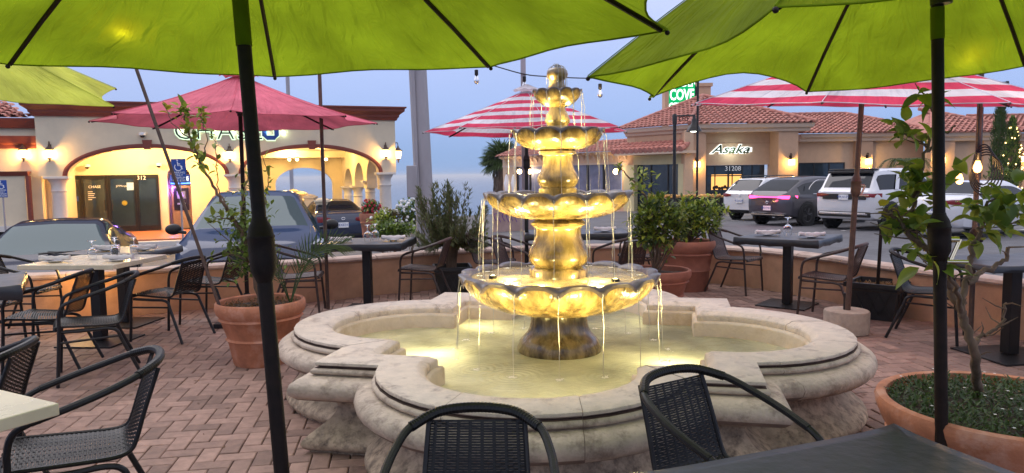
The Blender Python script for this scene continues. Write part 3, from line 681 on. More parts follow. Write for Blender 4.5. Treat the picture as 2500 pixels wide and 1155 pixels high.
def make_chair(kind, label, dense):
    wm = MT['black_wicker'] if kind == 'black' else MT['brown_wicker']; fm = MT['black_metal'] if kind == 'black' else MT['brown_metal']
    t = thing('bistro_chair', label, 'chair')
    s_ = weave(.02, .56, .215, .185, dense).build('seat', wm, t, smooth=False); s_['kind'] = 'stuff'
    b_ = weave(.565, .985, .178, .160, dense).build('backrest', wm, t, smooth=False); b_['kind'] = 'stuff'
    pts = cpath(); n = len(pts)
    for sx in (-1, 1):
        m_ = MB(); m_.tube([p+Vector((sx*(.218-.035*min(1, i/(n*.55))-.020*max(0, i/n-.6)/.4), 0, 0)) for i, p in enumerate(pts) if i % 5 == 0 or i == n-1], .0095, 7); m_.build('side_rail', fm, t)
    m_ = MB(); m_.tube([(-.218,.225,.425),(-.10,.24,.425),(.10,.24,.425),(.218,.225,.425)], .0095, 7); m_.build('front_rail', fm, t)
    hp = [(-.255,.12,.635),(-.262,-.0,.672),(-.25,-.13,.712),(-.215,-.24,.75),(-.13,-.315,.777),(0,-.338,.785)]
    hp = hp+[(-x, y, z) for x, y, z in hp[-2::-1]]
    m_ = MB(); m_.tube(crom(hp, 6), .0145, 9); m_.build('arm_hoop', fm, t)
    mw = MB(); hh_ = crom([p for p in hp if abs(p[0]) < .22], 22); NN = len(hh_)
    mw.tube(hh_, [.0175+.0012*(i % 2) for i in range(NN)], 9); mw.build('hoop_wrap', wm, t, ang=20)
    for sx in (-1, 1):
        m_ = MB(); m_.tube(crom([(sx*.255,.12,.635),(sx*.25,.178,.60),(sx*.248,.20,.53),(sx*.245,.205,.42),(sx*.25,.235,.0)], 6), .0128, 8); l_ = m_.build('front_leg', fm, t)
        m_ = MB(); m_.tube(crom([(sx*.22,.20,.405),(sx*.21,.0,.40),(sx*.205,-.11,.40),(sx*.205,-.17,.375),(sx*.21,-.20,.30),(sx*.23,-.325,.0)], 5), .0128, 8); m_.build('rear_leg', fm, t)
        m_ = MB(); m_.tube([(sx*.247,.212,.33),(sx*.21,-.185,.335)], .009, 7); m_.build('stretcher', fm, t)
    return t
ch_b = make_chair('black', 'black woven bistro chair', True); ch_br = make_chair('brown', 'brown woven bistro chair', True)
used = set()
def chair(x, y, face, kind, label, group, sc=.955):
    root = ch_b if kind == 'black' else ch_br; rz = RA(face-90)
    if kind in used: return dup(root, (x, y, 0), rz, label, group, sc)
    used.add(kind); root.location = (x, y, 0); root.rotation_euler = (0,0,rz); root['label'] = label; root['group'] = group; root.scale = (sc,)*3
    return root
GB = 'black woven bistro chairs'; GN = 'brown woven bistro chairs'
chair(-.13,1.92,-92,'black','black woven chair turned to the camera at the bottom centre, in front of the pool', GB, .92)
chair(.735,2.33,-58,'black','black woven chair tilted away beside the black covered table at bottom right', GB, .93)
chair(-1.735,2.74,-150,'black','black woven chair with seat tucked under the cream table corner at bottom left', GB)
chair(-2.44,3.02,-165,'black','black chair cut by the left edge above the cream table corner', GB)
chair(-3.15,5.28,-150,'black','black chair nearest the camera beside the cream marble table on the left', GB)
chair(-3.66,5.55,-170,'black','black chair half hidden behind the nearest chair at the cream marble table', GB)
chair(-3.18,6.55,165,'black','black chair with splayed legs right of the cream marble table', GB)
chair(-3.10,7.32,172,'black','black chair furthest back, against the wall in front of the blue car', GB)
chair(-4.55,6.05,5,'black','black chair left of the cream marble table, near side', GB)
chair(-4.70,6.85,5,'black','black chair left of the cream marble table, far side by the wall', GB)
chair(-2.28,7.62,8,'brown','brown woven chair left of the black covered table by the back wall', GN)
chair(-1.02,8.10,172,'brown','brown woven chair right of the black covered table, beside the square planter', GN)
chair(-.22,8.62,-10,'brown','brown chair seen through the falling water left of the fountain pedestal, outer one', GN)
chair(.10,8.15,-20,'brown','brown chair close to the left side of the fountain pedestal', GN)
chair(1.22,8.08,118,'brown','brown chair with its back to us right of the fountain pedestal', GN)
chair(1.62,9.00,190,'brown','brown chair at the far end of the table behind the fountain', GN)
chair(2.72,8.62,-42,'brown','brown woven chair against the wall left of the round cornered table', GN)
chair(3.12,7.00,140,'brown','brown woven chair with its back to the striped umbrella pole', GN)
chair(3.62,6.12,-38,'black','black chair behind the lemon tree in the terracotta bowl', GB)
chair(3.98,4.92,140,'black','black chair cut by the right edge next to the dark table', GB)

# ================================================================== TABLES
def table(x, y, rot, w_, d_, style, label, h=.75, base_w=.52, lip=.06, post=.045, zoff=0):
    t = thing('pedestal_table', label, 'table', (x, y, 0), RA(rot), 'pedestal dining tables')
    th = .04
    m_ = MB(); m_.box((0,0,.008), (base_w,base_w,.014)); m_.build('base_plate', MT['black_metal'], t, bevel=.003)
    m_ = MB(); m_.box((0,0,(h-th)/2+.01), (post*2,post*2,h-th-.02)); m_.build('post', MT['black_metal'], t, bevel=.004)
    m_ = MB(); m_.box((0,0,h-th-.012), (w_*.6,.05,.022)); m_.box((0,0,h-th-.0125), (.05,d_*.6,.023)); m_.build('cross_frame', MT['black_metal'], t)
    if style == 'marble':
        m_ = MB(); m_.box((0,0,h-th/2), (w_,d_,th)); m_.build('tabletop', MT['marble'], t, bevel=.004)
    else:
        m_ = MB(); m_.box((0,0,h-th/2-.004), (w_-.01,d_-.01,th)); m_.build('tabletop', MT['black_metal'], t)
        # vinyl cover: skin with loose corners and hanging edge
        m_ = MB(); K = 14; rows = []; hw, hd = w_/2, d_/2
        ring = []
        for i in range(K): ring.append((-1+2*i/K, -1))
        for i in range(K): ring.append((1, -1+2*i/K))
        for i in range(K): ring.append((1-2*i/K, 1))
        for i in range(K): ring.append((-1, 1-2*i/K))
        rr = random.Random(x*7+y)
        ph = [rr.uniform(0, 6.28) for _ in range(4)]
        for s_, z in ((.0,.003),(.5,.002),(.9,.003),(.985,.003),(1.0,-.004),(1.008,-.03),(1.004,-lip*.8),(.99,-lip)):
            row = []
            for k, (u, v) in enumerate(ring):
                e = min(1-abs(u), 1-abs(v)) if s_ < .98 else 0
                cn = (abs(u)*abs(v))**6
                wob = .004*sin(k*.9+ph[0])+.003*sin(k*2.3+ph[1])
                zz = h+z+(.010*cn if .9 < s_ < 1.002 else 0)-(wob*1.2+.012*cn if z < -.02 else 0)+(.0015*sin(u*9+ph[2])*sin(v*8+ph[3]) if 0 < s_ < .9 else 0)
                f = s_+(wob*.5/hw if s_ > .99 else 0)+(.012*cn if s_ > .99 else 0)
                row.append(Vector((u*hw*f, v*hd*f, zz)))
            rows.append(row)
        m_.grid(rows, closed=True); m_.build('vinyl_cover', MT['vinyl_black'], t, ang=55)
    return t
table(-2.00,2.08,-28,.80,.80,'marble','cream marble table whose corner fills the lower left edge', h=.75)
table(.79,1.40,21,.86,.80,'cover','near black vinyl covered table filling the bottom right', lip=.10)
table(-3.74,6.40,-5,.86,.80,'marble','cream marble table set with four upside down glasses on the left')
table(-3.95,7.22,-5,.86,.74,'cover','black covered table pushed behind the cream marble table')
table(-3.92,4.95,32,.85,.85,'cover','dark covered table cut by the left edge', lip=.09)
table(-1.60,7.85,-4,.94,.80,'cover','black covered table set for two by the back wall left of the fountain', lip=.07)
table(.78,8.72,0,1.25,.74,'cover','black covered table behind the fountain pedestal', lip=.07)
table(2.99,7.72,51,.86,.86,'cover','black covered table set for two right of the fountain, one corner toward us', lip=.07)
table(3.86,5.48,8,.95,.70,'cover','dark table at the right edge behind the terracotta bowl', lip=.03, base_w=.56)

# table settings
def napset(x, y, z, rz, label):
    t = thing('side_plate', label, 'plate', (x, y, z), RA(rz), 'small side plates under rolled napkins')
    m_ = MB(); m_.lathe([(.001,.002),(.045,.002),(.052,.006),(.078,.013),(.080,.015),(.076,.0155),(.05,.009),(.001,.007)], 28); m_.build('dish', MT['porcelain'], t)
    n_ = thing('rolled_napkin', label.replace('small plate under', 'white').replace('plate', 'napkin'), 'napkin', (x, y, z+.014), RA(rz), 'rolled white napkins')
    m_ = MB(); pts = [(-.13+.26*i/12, .006*sin(i), .024) for i in range(13)]; rs = [.017+.0035*sin(i*1.7)+.004*(abs(i-6)/6) for i in range(13)]
    m_.tube(pts, rs, 12); m_.box((0,.022,.006),(.25,.05,.008)); m_.build('cloth_roll', MT['cloth_white'], n_, ang=50)
def glass(x, y, z, label, s=1.0):
    t = thing('stemmed_glass', label, 'wine glass', (x, y, z), 0, 'stemmed water glasses standing upside down')
    m_ = MB(); pf = [(.030,.001),(.036,.03),(.040,.055),(.036,.08),(.020,.10),(.006,.108),(.0045,.115),(.0045,.150),(.008,.158),(.034,.165),(.035,.167),(.001,.169)]
    m_.lathe([(r*s, q*s) for r, q in pf], 22); inner = [(.0285,.001),(.0345,.03),(.0385,.055),(.0345,.08),(.018,.098),(.001,.102)]
    m_.lathe([(r*s, q*s) for r, q in inner][::-1], 22); m_.build('bowl_and_stem', MT['clear_glass'], t)
zt = .757
napset(-4.00,6.23,.752,4,'small plate under rolled napkin at the left front of the cream marble table'); napset(-3.45,6.24,.752,2,'small plate under rolled napkin at the right front of the cream marble table')
napset(-4.05,7.12,zt,2,'small plate under rolled napkin on the black table behind the glasses'); napset(-3.68,7.12,zt,0,'small plate under rolled napkin at the right end of the rear black table')
glass(-3.78,6.42,.752,'upside down stemmed glass, leftmost of four on the cream marble table'); glass(-3.63,6.52,.752,'upside down stemmed glass in the middle front of the four'); glass(-3.72,6.68,.752,'upside down stemmed glass at the back of the four',1.05); glass(-3.55,6.70,.752,'upside down stemmed glass, rightmost of four',1.0)
napset(-1.86,7.72,zt,3,'small plate under rolled napkin on the left of the wall side black table'); napset(-1.30,7.82,zt,3,'small plate under rolled napkin on the right of the wall side black table')
glass(-1.56,7.72,zt,'stemmed glass between the two napkins on the wall side table, near one',1.1); glass(-1.50,7.84,zt,'stemmed glass between the two napkins on the wall side table, far one',1.1)
napset(1.12,8.62,zt,0,'small plate under rolled napkin on the table behind the fountain')
napset(2.80,7.82,zt,0,'small plate under rolled napkin on the far side of the round cornered table'); napset(3.14,7.48,zt,-6,'small plate under rolled napkin on the near side of the round cornered table')
glass(2.98,7.72,zt,'single stemmed glass between two napkins on the right hand table',1.2)

# ================================================================== BACKGROUND GROUND, SEA
mat('asphalt', (.105,.105,.115), .8, var=.25, scale=3, bump=.8, bscale=60, world=True, dirt=(.05,.05,.055), dscale=.5, dlo=.5, dhi=.75)
mat('road_paint', (.62,.62,.60), .7, var=.2, scale=8, world=True)
mat('plaza_pink', (.40,.27,.24), .8, var=.15, scale=3, world=True)
mat('bank_wall', (.70,.59,.42), .85, var=.05, scale=3, bump=.3, bscale=60)
mat('bank_column', (.66,.62,.57), .75, var=.06, scale=6)
mat('oxblood', (.20,.045,.028), .55, var=.15, scale=5, stretch=(1,1,8))
mat('tile_floor', (.45,.17,.09), .4, var=.12, scale=8)
mat('roof_clay', (.42,.175,.135), .75, var=.25, scale=3, rv=.22, world=True)
mat('shop_wall', (.62,.42,.27), .85, var=.06, scale=4, bump=.3)
mat('shop_pier', (.56,.35,.22), .85, var=.06, scale=4, bump=.3)
mat('shop_trim', (.60,.45,.33), .7, var=.05, scale=4)
mat('shop_yellow', (.62,.55,.32), .8, var=.06, scale=3)
mat('dark_frame', (.007,.006,.006), .4, var=.1)
mat('shop_glass', (.018,.03,.045), .06, var=.3, scale=2, spec=.8, rvar=0)
mat('pale_glass', (.16,.17,.25), .08, var=.2, scale=2, spec=.8, rvar=0)
mat('blue_paint', (.02,.06,.35), .5); mat('sign_blue', (.02,.07,.32), .5); mat('sign_white', (.85,.85,.85), .5)
mat('tyre', (.014,.014,.015), .8, var=.2); mat('rim_silver', (.55,.55,.58), .3, metal=.9); mat('rim_dark', (.06,.06,.065), .35, metal=.8)
 
mat('car_white', (.66,.66,.68), .25, var=.02, coat=1, rvar=0); 
 
def carmat(name, col, f0, f90, rough=.08, gtint=(1,1,1)):
    m, t, b, o = newmat(name); N = t.nodes.new; L = t.links.new
    b.inputs['Base Color'].default_value = (*col, 1); b.inputs['Specular IOR Level'].default_value = 0; b.inputs['Roughness'].default_value = .6
    gl = N('ShaderNodeBsdfGlossy'); gl.inputs['Roughness'].default_value = rough; gl.inputs[0].default_value = (*gtint, 1)
    lw_ = N('ShaderNodeLayerWeight'); pw_ = N('ShaderNodeMath'); pw_.operation = 'POWER'; pw_.inputs[1].default_value = 4; L(lw_.outputs['Facing'], pw_.inputs[0]); lw_.inputs['Blend'].default_value = .5
    nz = N('ShaderNodeTexNoise'); nz.inputs['Scale'].default_value = 3; nz.inputs['Detail'].default_value = 6; mr = N('ShaderNodeMapRange'); mr.inputs['To Min'].default_value = rough*.6; mr.inputs['To Max'].default_value = rough*1.6; L(nz.outputs[0], mr.inputs[0]); L(mr.outputs[0], gl.inputs['Roughness'])
    mr2 = N('ShaderNodeMapRange'); mr2.inputs['To Min'].default_value = f0; mr2.inputs['To Max'].default_value = f90; L(pw_.outputs[0], mr2.inputs[0])
    ms = N('ShaderNodeMixShader'); L(mr2.outputs[0], ms.inputs[0]); L(b.outputs[0], ms.inputs[1]); L(gl.outputs[0], ms.inputs[2]); L(ms.outputs[0], o.inputs[0])
carmat('car_navy', (.014,.016,.032), .05, .11); carmat('car_blue', (.028,.045,.10), .05, .16); carmat('car_slate', (.03,.04,.075), .05, .35); carmat('car_grey', (.06,.058,.07), .07, .35)
carmat('car_glass', (.010,.013,.018), .05, .25, .03); carmat('car_glass_pale', (.020,.036,.044), .05, .12, .04, (.85,.98,1))
mat('car_trim', (.015,.015,.016), .5); mat('chrome_trim', (.7,.7,.72), .15, metal=1, rvar=0)
mat('lamp_red', (.22,.010,.015), .2, coat=1, rvar=0); mat('lamp_clear', (.35,.38,.42), .12, coat=1, rvar=0, spec=1)
emat('tail_on', (1, .06, .22), 3.2); emat('led_white', (.95,1,.85), 3.5); emat('sign_green', (.0,.42,.13), .85); emat('sign_letter', (.9,1,.95), 1.5)
emat('atm_blue', (.10,.25,1), 2.6); emat('shop_glow', (1,.48,.13), 1.1); emat('halo', (.72,1,.66), .95); emat('downlight', (1,.72,.35), 14); emat('fairy', (1,.62,.22), 5)
m, t, b, o_ = newmat('sea'); N = t.nodes.new; L = t.links.new
b.inputs['Base Color'].default_value = (.08,.15,.26,1); b.inputs['Roughness'].default_value = .45; b.inputs['IOR'].default_value = 1.33
g = N('ShaderNodeNewGeometry'); nz_ = N('ShaderNodeTexNoise'); nz_.inputs['Scale'].default_value = .05; nz_.inputs['Detail'].default_value = 8; L(g.outputs['Position'], nz_.inputs[0]); bm_ = N('ShaderNodeBump'); bm_.inputs['Distance'].default_value = 1.5; bm_.inputs['Strength'].default_value = .6; L(nz_.outputs[0], bm_.inputs['Height']); L(bm_.outputs[0], b.inputs['Normal'])

def lotz(x, y): return -.14-.018*(y-9)+.045*min(x, 0)
m_ = MB(); xs = [-40,-30,-20,-14,-10,-7,-5,-3,-1,0,2,6,12,20,30,50,70]; ys = [-4,6,7.4,9,11,14,18,22,26,30,34,38,41]
m_.grid([[Vector((x, y, lotz(x, y)-.02)) for x in xs] for y in ys]); o = m_.build('parking_lot', MT['asphalt'], smooth=False); o['kind'] = 'structure'
m_ = MB(); m_.add([(3,41,-.74),(70,41,-.74),(70,80,-.9),(-1.2,80,-.9),(-1.2,45,-.8),(0,41,-.74)], [(0,1,2,3,4,5)]); m_.add([(-40,41,-3),(-40,41,-60),(70,80,-60),(70,80,-3)], []); o = m_.build('plaza_ground', MT['plaza_pink'], smooth=False); o['kind'] = 'structure'
m_ = MB(); m_.add([(-12000,46,-30),(12000,46,-30),(30000,30000,-30),(-30000,30000,-30)], [(0,1,2,3)]); o = m_.build('sea', MT['sea'], smooth=False); o['kind'] = 'structure'
m_ = MB()
hd = Vector((sin(RA(58)), cos(RA(58)), 0)); rv = Vector((hd.y, -hd.x, 0))
def strip(a, b, w_, col=None):
    a = Vector((a[0], a[1], 0)); b = Vector((b[0], b[1], 0)); t = (b-a).normalized(); n = Vector((t.y, -t.x, 0))*w_/2; K = 8
    m_.grid([[Vector((q.x, q.y, lotz(q.x, q.y)-.012)) for q in (a.lerp(b, i/K)-n, a.lerp(b, i/K)+n)] for i in range(K+1)])
for k in range(7):
    c = Vector((11.7, 17.0, 0))+Vector((-.62, 3.45, 0))*(k-.5); strip(c-hd*.9, c+hd*5.0, .11)
strip((-.9,11.2),(-1.9,10.9),.10); strip((-2.1,10.0),(-.3,10.4),.10)
o = m_.build('parking_lines', MT['road_paint'], smooth=False); o['kind'] = 'structure'

# ------------------------------------------------------------------ building helpers
def arch_wall(mb, x0, x1, y0, y1, zt, zb, arches, n=26, inv=False):
    """wall along local x between y0..y1; arches = [(cx, half, spring, rise)]"""
    xs = set([x0, x1])
    for cx_, h_, sp_, ri in arches:
        for k in range(n+1): xs.add(cx_-h_*cos(pi*k/n))
    xs = sorted(xs)
    def zb_at(x):
        for cx_, h_, sp_, ri in arches:
            if cx_-h_ < x < cx_+h_: return sp_+ri*sqrt(max(0, 1-((x-cx_)/h_)**2))
        return None
    for a, b in zip(xs, xs[1:]):
        mid = (a+b)/2; v = zb_at(mid)
        if v is None: za = zc = zb
        else:
            q = [ar for ar in arches if ar[0]-ar[1] < mid < ar[0]+ar[1]][0]
            za = q[2]+q[3]*sqrt(max(0, 1-min(1, ((a-q[0])/q[1])**2))); zc = q[2]+q[3]*sqrt(max(0, 1-min(1, ((b-q[0])/q[1])**2)))
        tr = (lambda x, y, z: (y, x, z)) if inv else (lambda x, y, z: (x, y, z))
        vs = [tr(a,y0,za), tr(b,y0,zc), tr(b,y0,zt), tr(a,y0,zt), tr(a,y1,za), tr(b,y1,zc), tr(b,y1,zt), tr(a,y1,zt)]
        mb.add(vs, [(0,1,2,3),(5,4,7,6),(4,5,1,0),(3,2,6,7)])
    # jambs at arch sides
    for cx_, h_, sp_, ri in arches:
        for x in (cx_-h_, cx_+h_):
            tr = (lambda x, y, z: (y, x, z)) if inv else (lambda x, y, z: (x, y, z))
            mb.add([tr(x,y0,zb), tr(x,y1,zb), tr(x,y1,sp_), tr(x,y0,sp_)], [(0,1,2,3)])
    tr = (lambda x, y, z: (y, x, z)) if inv else (lambda x, y, z: (x, y, z))
    for x in (x0, x1): mb.add([tr(x,y0,zb), tr(x,y1,zb), tr(x,y1,zt), tr(x,y0,zt)], [(0,1,2,3)])
def arch_band(mb, cx_, h_, sp_, ri, w_, y0, y1, n=28):
    rows = []
    for (dw, y) in ((0,y1),(0,y0),(w_*.45,y0-.02),(w_,y0),(w_,y1)):
        rows.append([Vector((cx_-(h_+dw)*cos(pi*k/n), y, sp_+(ri+dw)*sin(pi*k/n))) for k in range(n+1)])
    mb.grid(rows)
    for k in (0, n): mb.add([r[k] for r in rows], [(0,1,2,3,4)])
def profile_run(mb, path, prof):        # prof: (out, z), path: list of (x,y) ; out measured to the right of travel
    pts = [Vector((x, y, 0)) for x, y in path]; rows = []
    for d, z in prof:
        r = []
        for i, p in enumerate(pts):
            t1 = (pts[i]-pts[i-1]).normalized() if i else (pts[1]-pts[0]).normalized(); t2 = (pts[i+1]-pts[i]).normalized() if i < len(pts)-1 else t1
            n1 = Vector((t1.y, -t1.x, 0)); n2 = Vector((t2.y, -t2.x, 0)); n = (n1+n2); n = n/n.dot(n1) if n.dot(n1) else n1
            r.append(p+n*d+Vector((0,0,z)))
        rows.append(r)
    mb.grid(rows)
    mb.add([r[0] for r in rows], [tuple(range(len(rows)))]); mb.add([r[-1] for r in rows], [tuple(range(len(rows)))[::-1]])
def text(s_, name, parent, loc, size, m, rot=(pi/2,0,0), ext=.005, off=0, align='CENTER', shear=0, sx=1.0, space=1.0):
    cu = bpy.data.curves.new(name, 'FONT'); cu.body = s_; cu.size = size; cu.extrude = ext; cu.offset = off; cu.align_x = align; cu.align_y = 'CENTER'; cu.shear = shear; cu.space_character = space; cu.resolution_u = 3
    cu.materials.append(MT[m]); o0 = bpy.data.objects.new(name+'_c', cu); C.objects.link(o0); bpy.context.view_layer.update(); me = bpy.data.meshes.new_from_object(o0.evaluated_get(bpy.context.evaluated_depsgraph_get())); bpy.data.objects.remove(o0); me.name = name; me.materials.clear(); me.materials.append(MT[m]); o = bpy.data.objects.new(name, me); C.objects.link(o); o.parent = parent; o.location = loc; o.rotation_euler = rot; o.scale = (sx,1,1); return o

# ================================================================== BANK
BA = RA(20); bk = thing('bank_building', 'cream stucco bank with two wide arches, round columns and oxblood cornice', 'building', (-4.53,26,0), BA)
def bs(px, D):
    k = (px-1250)/F; return -(k*(26+.94*D)+4.53+.342*D)/(.94-.342*k)
def lw(x, y, z=0):            # bank local -> world
    return (-4.53+x*cos(BA)-y*sin(BA), 26+x*sin(BA)+y*cos(BA), z)
G0 = -1.3
m_ = MB(); arch_wall(m_, -10.72, .34, -.22, .22, 3.46, 1.60, [(-7.66,2.28,1.62,.86),(-2.56,2.28,1.62,.86)]); m_.build('front_wall', MT['bank_wall'], bk, ang=60)
for cx_ in (-7.66, -2.56):
    m_ = MB(); arch_band(m_, cx_, 2.28, 1.61, .86, .13, -.275, -.2); m_.build('arch_trim', MT['oxblood'], bk, ang=50)
    m_ = MB(); m_.prism([(-.14,.22),(.14,.22),(.10,-.08),(-.10,-.08)], lambda p: (cx_+p[0], -.33, 2.50+p[1]), lambda p: (cx_+p[0], -.2, 2.50+p[1])); m_.build('keystone', MT['oxblood'], bk)
cprof = [(0,3.44),(.06,3.44),(.09,3.52),(.13,3.55),(.14,3.62),(.24,3.70),(.30,3.74),(.31,3.84),(.36,3.85),(.36,3.90),(-.3,3.90)]
m_ = MB(); profile_run(m_, [(-10.72,.9),(-10.72,-.22),(.34,-.22),(.34,11.8)], [(d+.003,z) for d,z in cprof]); m_.build('cornice', MT['oxblood'], bk, ang=30)
m_ = MB(); m_.b2(-10.7,.32,.23,11.9,2.72,3.40); m_.build('ceiling_slab', MT['bank_wall'], bk)
def column(x, y, zt, r=.205, zb=G0):
    m_ = MB(); m_.lathe([(r*1.25,zb),(r*1.25,-.62),(r*1.06,-.58),(r*1.03,.5),(r*.97,zt-.52),(r*1.0,zt-.50),(r*1.12,zt-.46),(r*1.0,zt-.42),(r*.98,zt-.30),(r*1.06,zt-.22),(r*1.3,zt-.14),(r*1.45,zt-.085)], 22, (x,y,0)); sh = m_.build('column', MT['bank_column'], bk, ang=50)
    m_ = MB(); m_.box((x,y,zt-.043), (r*3.3,r*3.3,.08)); m_.build('abacus', MT['bank_column'], sh, bevel=.01)
for x in (-10.25,-5.11,-.03): column(x, 0, 1.60)
for y, zt in ((3.55,1.30),(7.1,1.05),(10.7,.98)): column(-.02, y, zt, .20)
m_ = MB(); arch_wall(m_, .24, 11.8, -.2, .2, 2.72, .98, [(1.95,1.25,1.3,.85),(5.4,1.35,1.15,.9),(8.95,1.4,1.0,.85)], inv=True); m_.build('side_arcade', MT['bank_wall'], bk, ang=60)
m_ = MB(); arch_wall(m_, -4.70, -.2, 11.5, 11.8, 2.72, G0, [(-2.05,1.38,1.12,.82)]); m_.b2(-4.98,-4.72,.6,11.8,G0,2.718); m_.build('back_wall', MT['bank_wall'], bk, ang=60)
m_ = MB(); m_.b2(-4.7,-.2,9.9,10.1,2.40,2.718); m_.build('ceiling_beam', MT['bank_wall'], bk)
# door wall with niche
nx = -bs(441, 3.4)
m_ = MB(); arch_wall(m_, -7.88, -4.99, 3.4, 3.6, 2.718, G0, [(nx,.40,1.55,.38)]); m_.b2(-10.7,-7.88,3.4,3.6,1.64,2.718); m_.b2(-10.72,-10.45,.6,3.4,G0,2.718); m_.build('entrance_wall', MT['bank_wall'], bk, ang=60)
m_ = MB(); m_.b2(nx-.5,nx+.5,4.3,4.4,G0,2.2); m_.b2(nx-.45,nx-.42,3.6,4.3,G0,2.2); m_.b2(nx+.42,nx+.45,3.6,4.3,G0,2.2); m_.build('niche_wall', MT['bank_wall'], bk)
m_ = MB(); m_.b2(-10.6,-5.0,-.9,3.39,-1.1,-.42); m_.build('porch_floor', MT['tile_floor'], bk); 
m_ = MB(); m_.b2(-10.62,-4.98,-1.2,-.9,-1.3,-.47); m_.build('kerb', MT['bank_column'], bk, bevel=.02)
m_ = MB(); m_.b2(-10.7,.34,.22,11.9,3.40,3.46); m_.build('roof', MT['bank_wall'], bk)
# doors
dx = [-bs(p, 3.38) for p in (172,203,268,276,337,392)]; dz0, dz1 = -.42, 1.64
fr = thing('d', 'x', 'x'); bpy.data.objects.remove(fr)
def door(xa, xb, name, hand=None):
    m_ = MB(); w_ = .075
    m_.b2(xa,xb,3.33,3.40,dz1-.13,dz1-.002); m_.b2(xa,xb,3.331,3.40,dz0,dz0+.2); m_.b2(xa,xa+w_,3.329,3.399,dz0+.2,dz1-.13); m_.b2(xb-w_,xb,3.329,3.399,dz0+.2,dz1-.13); d = m_.build(name, MT['dark_frame'], bk)
    m_ = MB(); m_.b2(xa+w_,xb-w_,3.36,3.37,dz0+.2,dz1-.13); m_.build('pane', MT['shop_glass'], d)
    if hand: m_ = MB(); m_.tube([(hand,3.29,.35),(hand,3.26,.37),(hand,3.26,.72),(hand,3.29,.74)], .014, 6); m_.build('handle', MT['dark_frame'], d)
    return d
sidelite = door(dx[0], dx[1], 'side_window'); d1 = door(dx[1]+.005, dx[2], 'door', dx[2]-.12); d2 = door(dx[3]-.1, dx[4], 'door', dx[3]+.02); sl2 = door(dx[4]+.005, dx[5], 'side_window')
text('CHASE', 'lettering', d1, ((dx[1]+dx[2])/2,3.355,1.22), .13, 'sign_white'); text('312', 'lettering', sl2, (dx[4]+.19,3.325,1.52), .2, 'sign_white')
text('J.P.Morgan', 'lettering', d2, ((dx[3]+dx[4])/2-.05,3.355,1.24), .09, 'sign_white')
m_ = MB()
for i, w_ in enumerate((.15,.22,.19,.24,.12)): m_.b2((dx[1]+dx[2])/2-.22,(dx[1]+dx[2])/2-.22+w_,3.352,3.355,1.04-.07*i,1.06-.07*i)
o = m_.build('small_print', MT['sign_white'], d1); o['kind'] = 'stuff'
m_ = MB(); m_.lathe([(.001,0),(.09,0)], 20, M=Matrix.Translation(((dx[3]+dx[4])/2,3.352,.62)) @ Matrix.Rotation(pi/2, 4, 'X')); m_.build('sticker', MT['leaf_yellow'], d2)
mat('room_wood', (.30,.20,.12), .6); mat('poster_blue', (.35,.5,.8), .4)
m_ = MB(); m_.b2((dx[3]+dx[4])/2+.1,(dx[3]+dx[4])/2+.33,3.35,3.354,1.08,1.36); m_.build('notice', MT['poster_blue'], d2)
m_ = MB(); m_.b2(dx[0]+.12,dx[0]+.3,3.35,3.354,.72,.9); m_.build('notice', MT['sign_blue'], sidelite)
# ATM
am = thing('cash_machine', 'wood panelled cash machine with glowing blue header inside the purple lit niche', 'cash machine', lw(nx+.02, 4.0, 0), BA)
m_ = MB(); m_.b2(-.33,.33,-.1,.28,-.42,1.22); m_.build('cabinet', MT['room_wood'], am, bevel=.01)
m_ = MB(); m_.b2(-.26,.26,-.13,-.1,.28,1.12); m_.build('fascia', MT['dark_frame'], am); m_ = MB(); m_.b2(-.15,.15,-.15,-.13,.72,1.0); m_.build('screen', MT['pale_glass'], am); m_ = MB(); m_.b2(-.14,.14,-.2,-.13,.5,.56); m_.build('keypad', MT['rim_silver'], am)
m_ = MB(); m_.b2(-.36,.36,-.16,.28,1.26,1.62); m_.build('header_sign', MT['sign_blue'], am)
m_ = MB(); m_.b2(-.34,.34,-.175,-.162,1.27,1.33); m_.build('light_strip', MT['atm_blue'], am); text('CHASE', 'lettering', am, (0,-.17,1.47), .19, 'led_white')
pw = lw(nx-.05, 3.15, 1.2)
light('niche_light', 'POINT', lw(nx-.30, 3.75, 1.1), 14, (.42,.16,1), .05); light('niche_light', 'POINT', lw(nx-.1, 2.6, .8), 9, (.5,.2,1), .1)
# interior lamps
for x, y, e in ((-8.6,1.9,120),(-6.3,1.9,110),(-2.5,3.5,110),(-2.9,9.2,80),(-1.4,6.8,60)):
    wx, wy, wz = lw(x, y, 2.60); light('porch_light', 'POINT', (wx, wy, wz-.1), e*2.1, (1,.66,.24), .12)
for li, x in enumerate((-bs(712, 9.9), -bs(801, 9.9), -bs(767,1.2))):
    y = 9.85 if x < -1 and abs(x+2.6) > .25 else 1.2
    p_ = lw(x, 9.8, 2.31)
    pl = thing('ceiling_lamp', {0:'small glowing ceiling lamp under the right bank arch, left one of the beam', 1:'small glowing ceiling lamp under the right bank arch, right one of the beam', 2:'small glowing ceiling lamp nearest the keystone of the right bank arch'}[li], 'lamp', p_, 0, 'glowing lamps on the bank ceiling beam')
    m_ = MB(); m_.ball((0,0,0), .07, 10, 7); m_.build('globe', MT['downlight'], pl); m_ = MB(); m_.tube([(0,0,.06),(0,0,.12)], .05, 8); m_.build('base', MT['dark_frame'], pl)
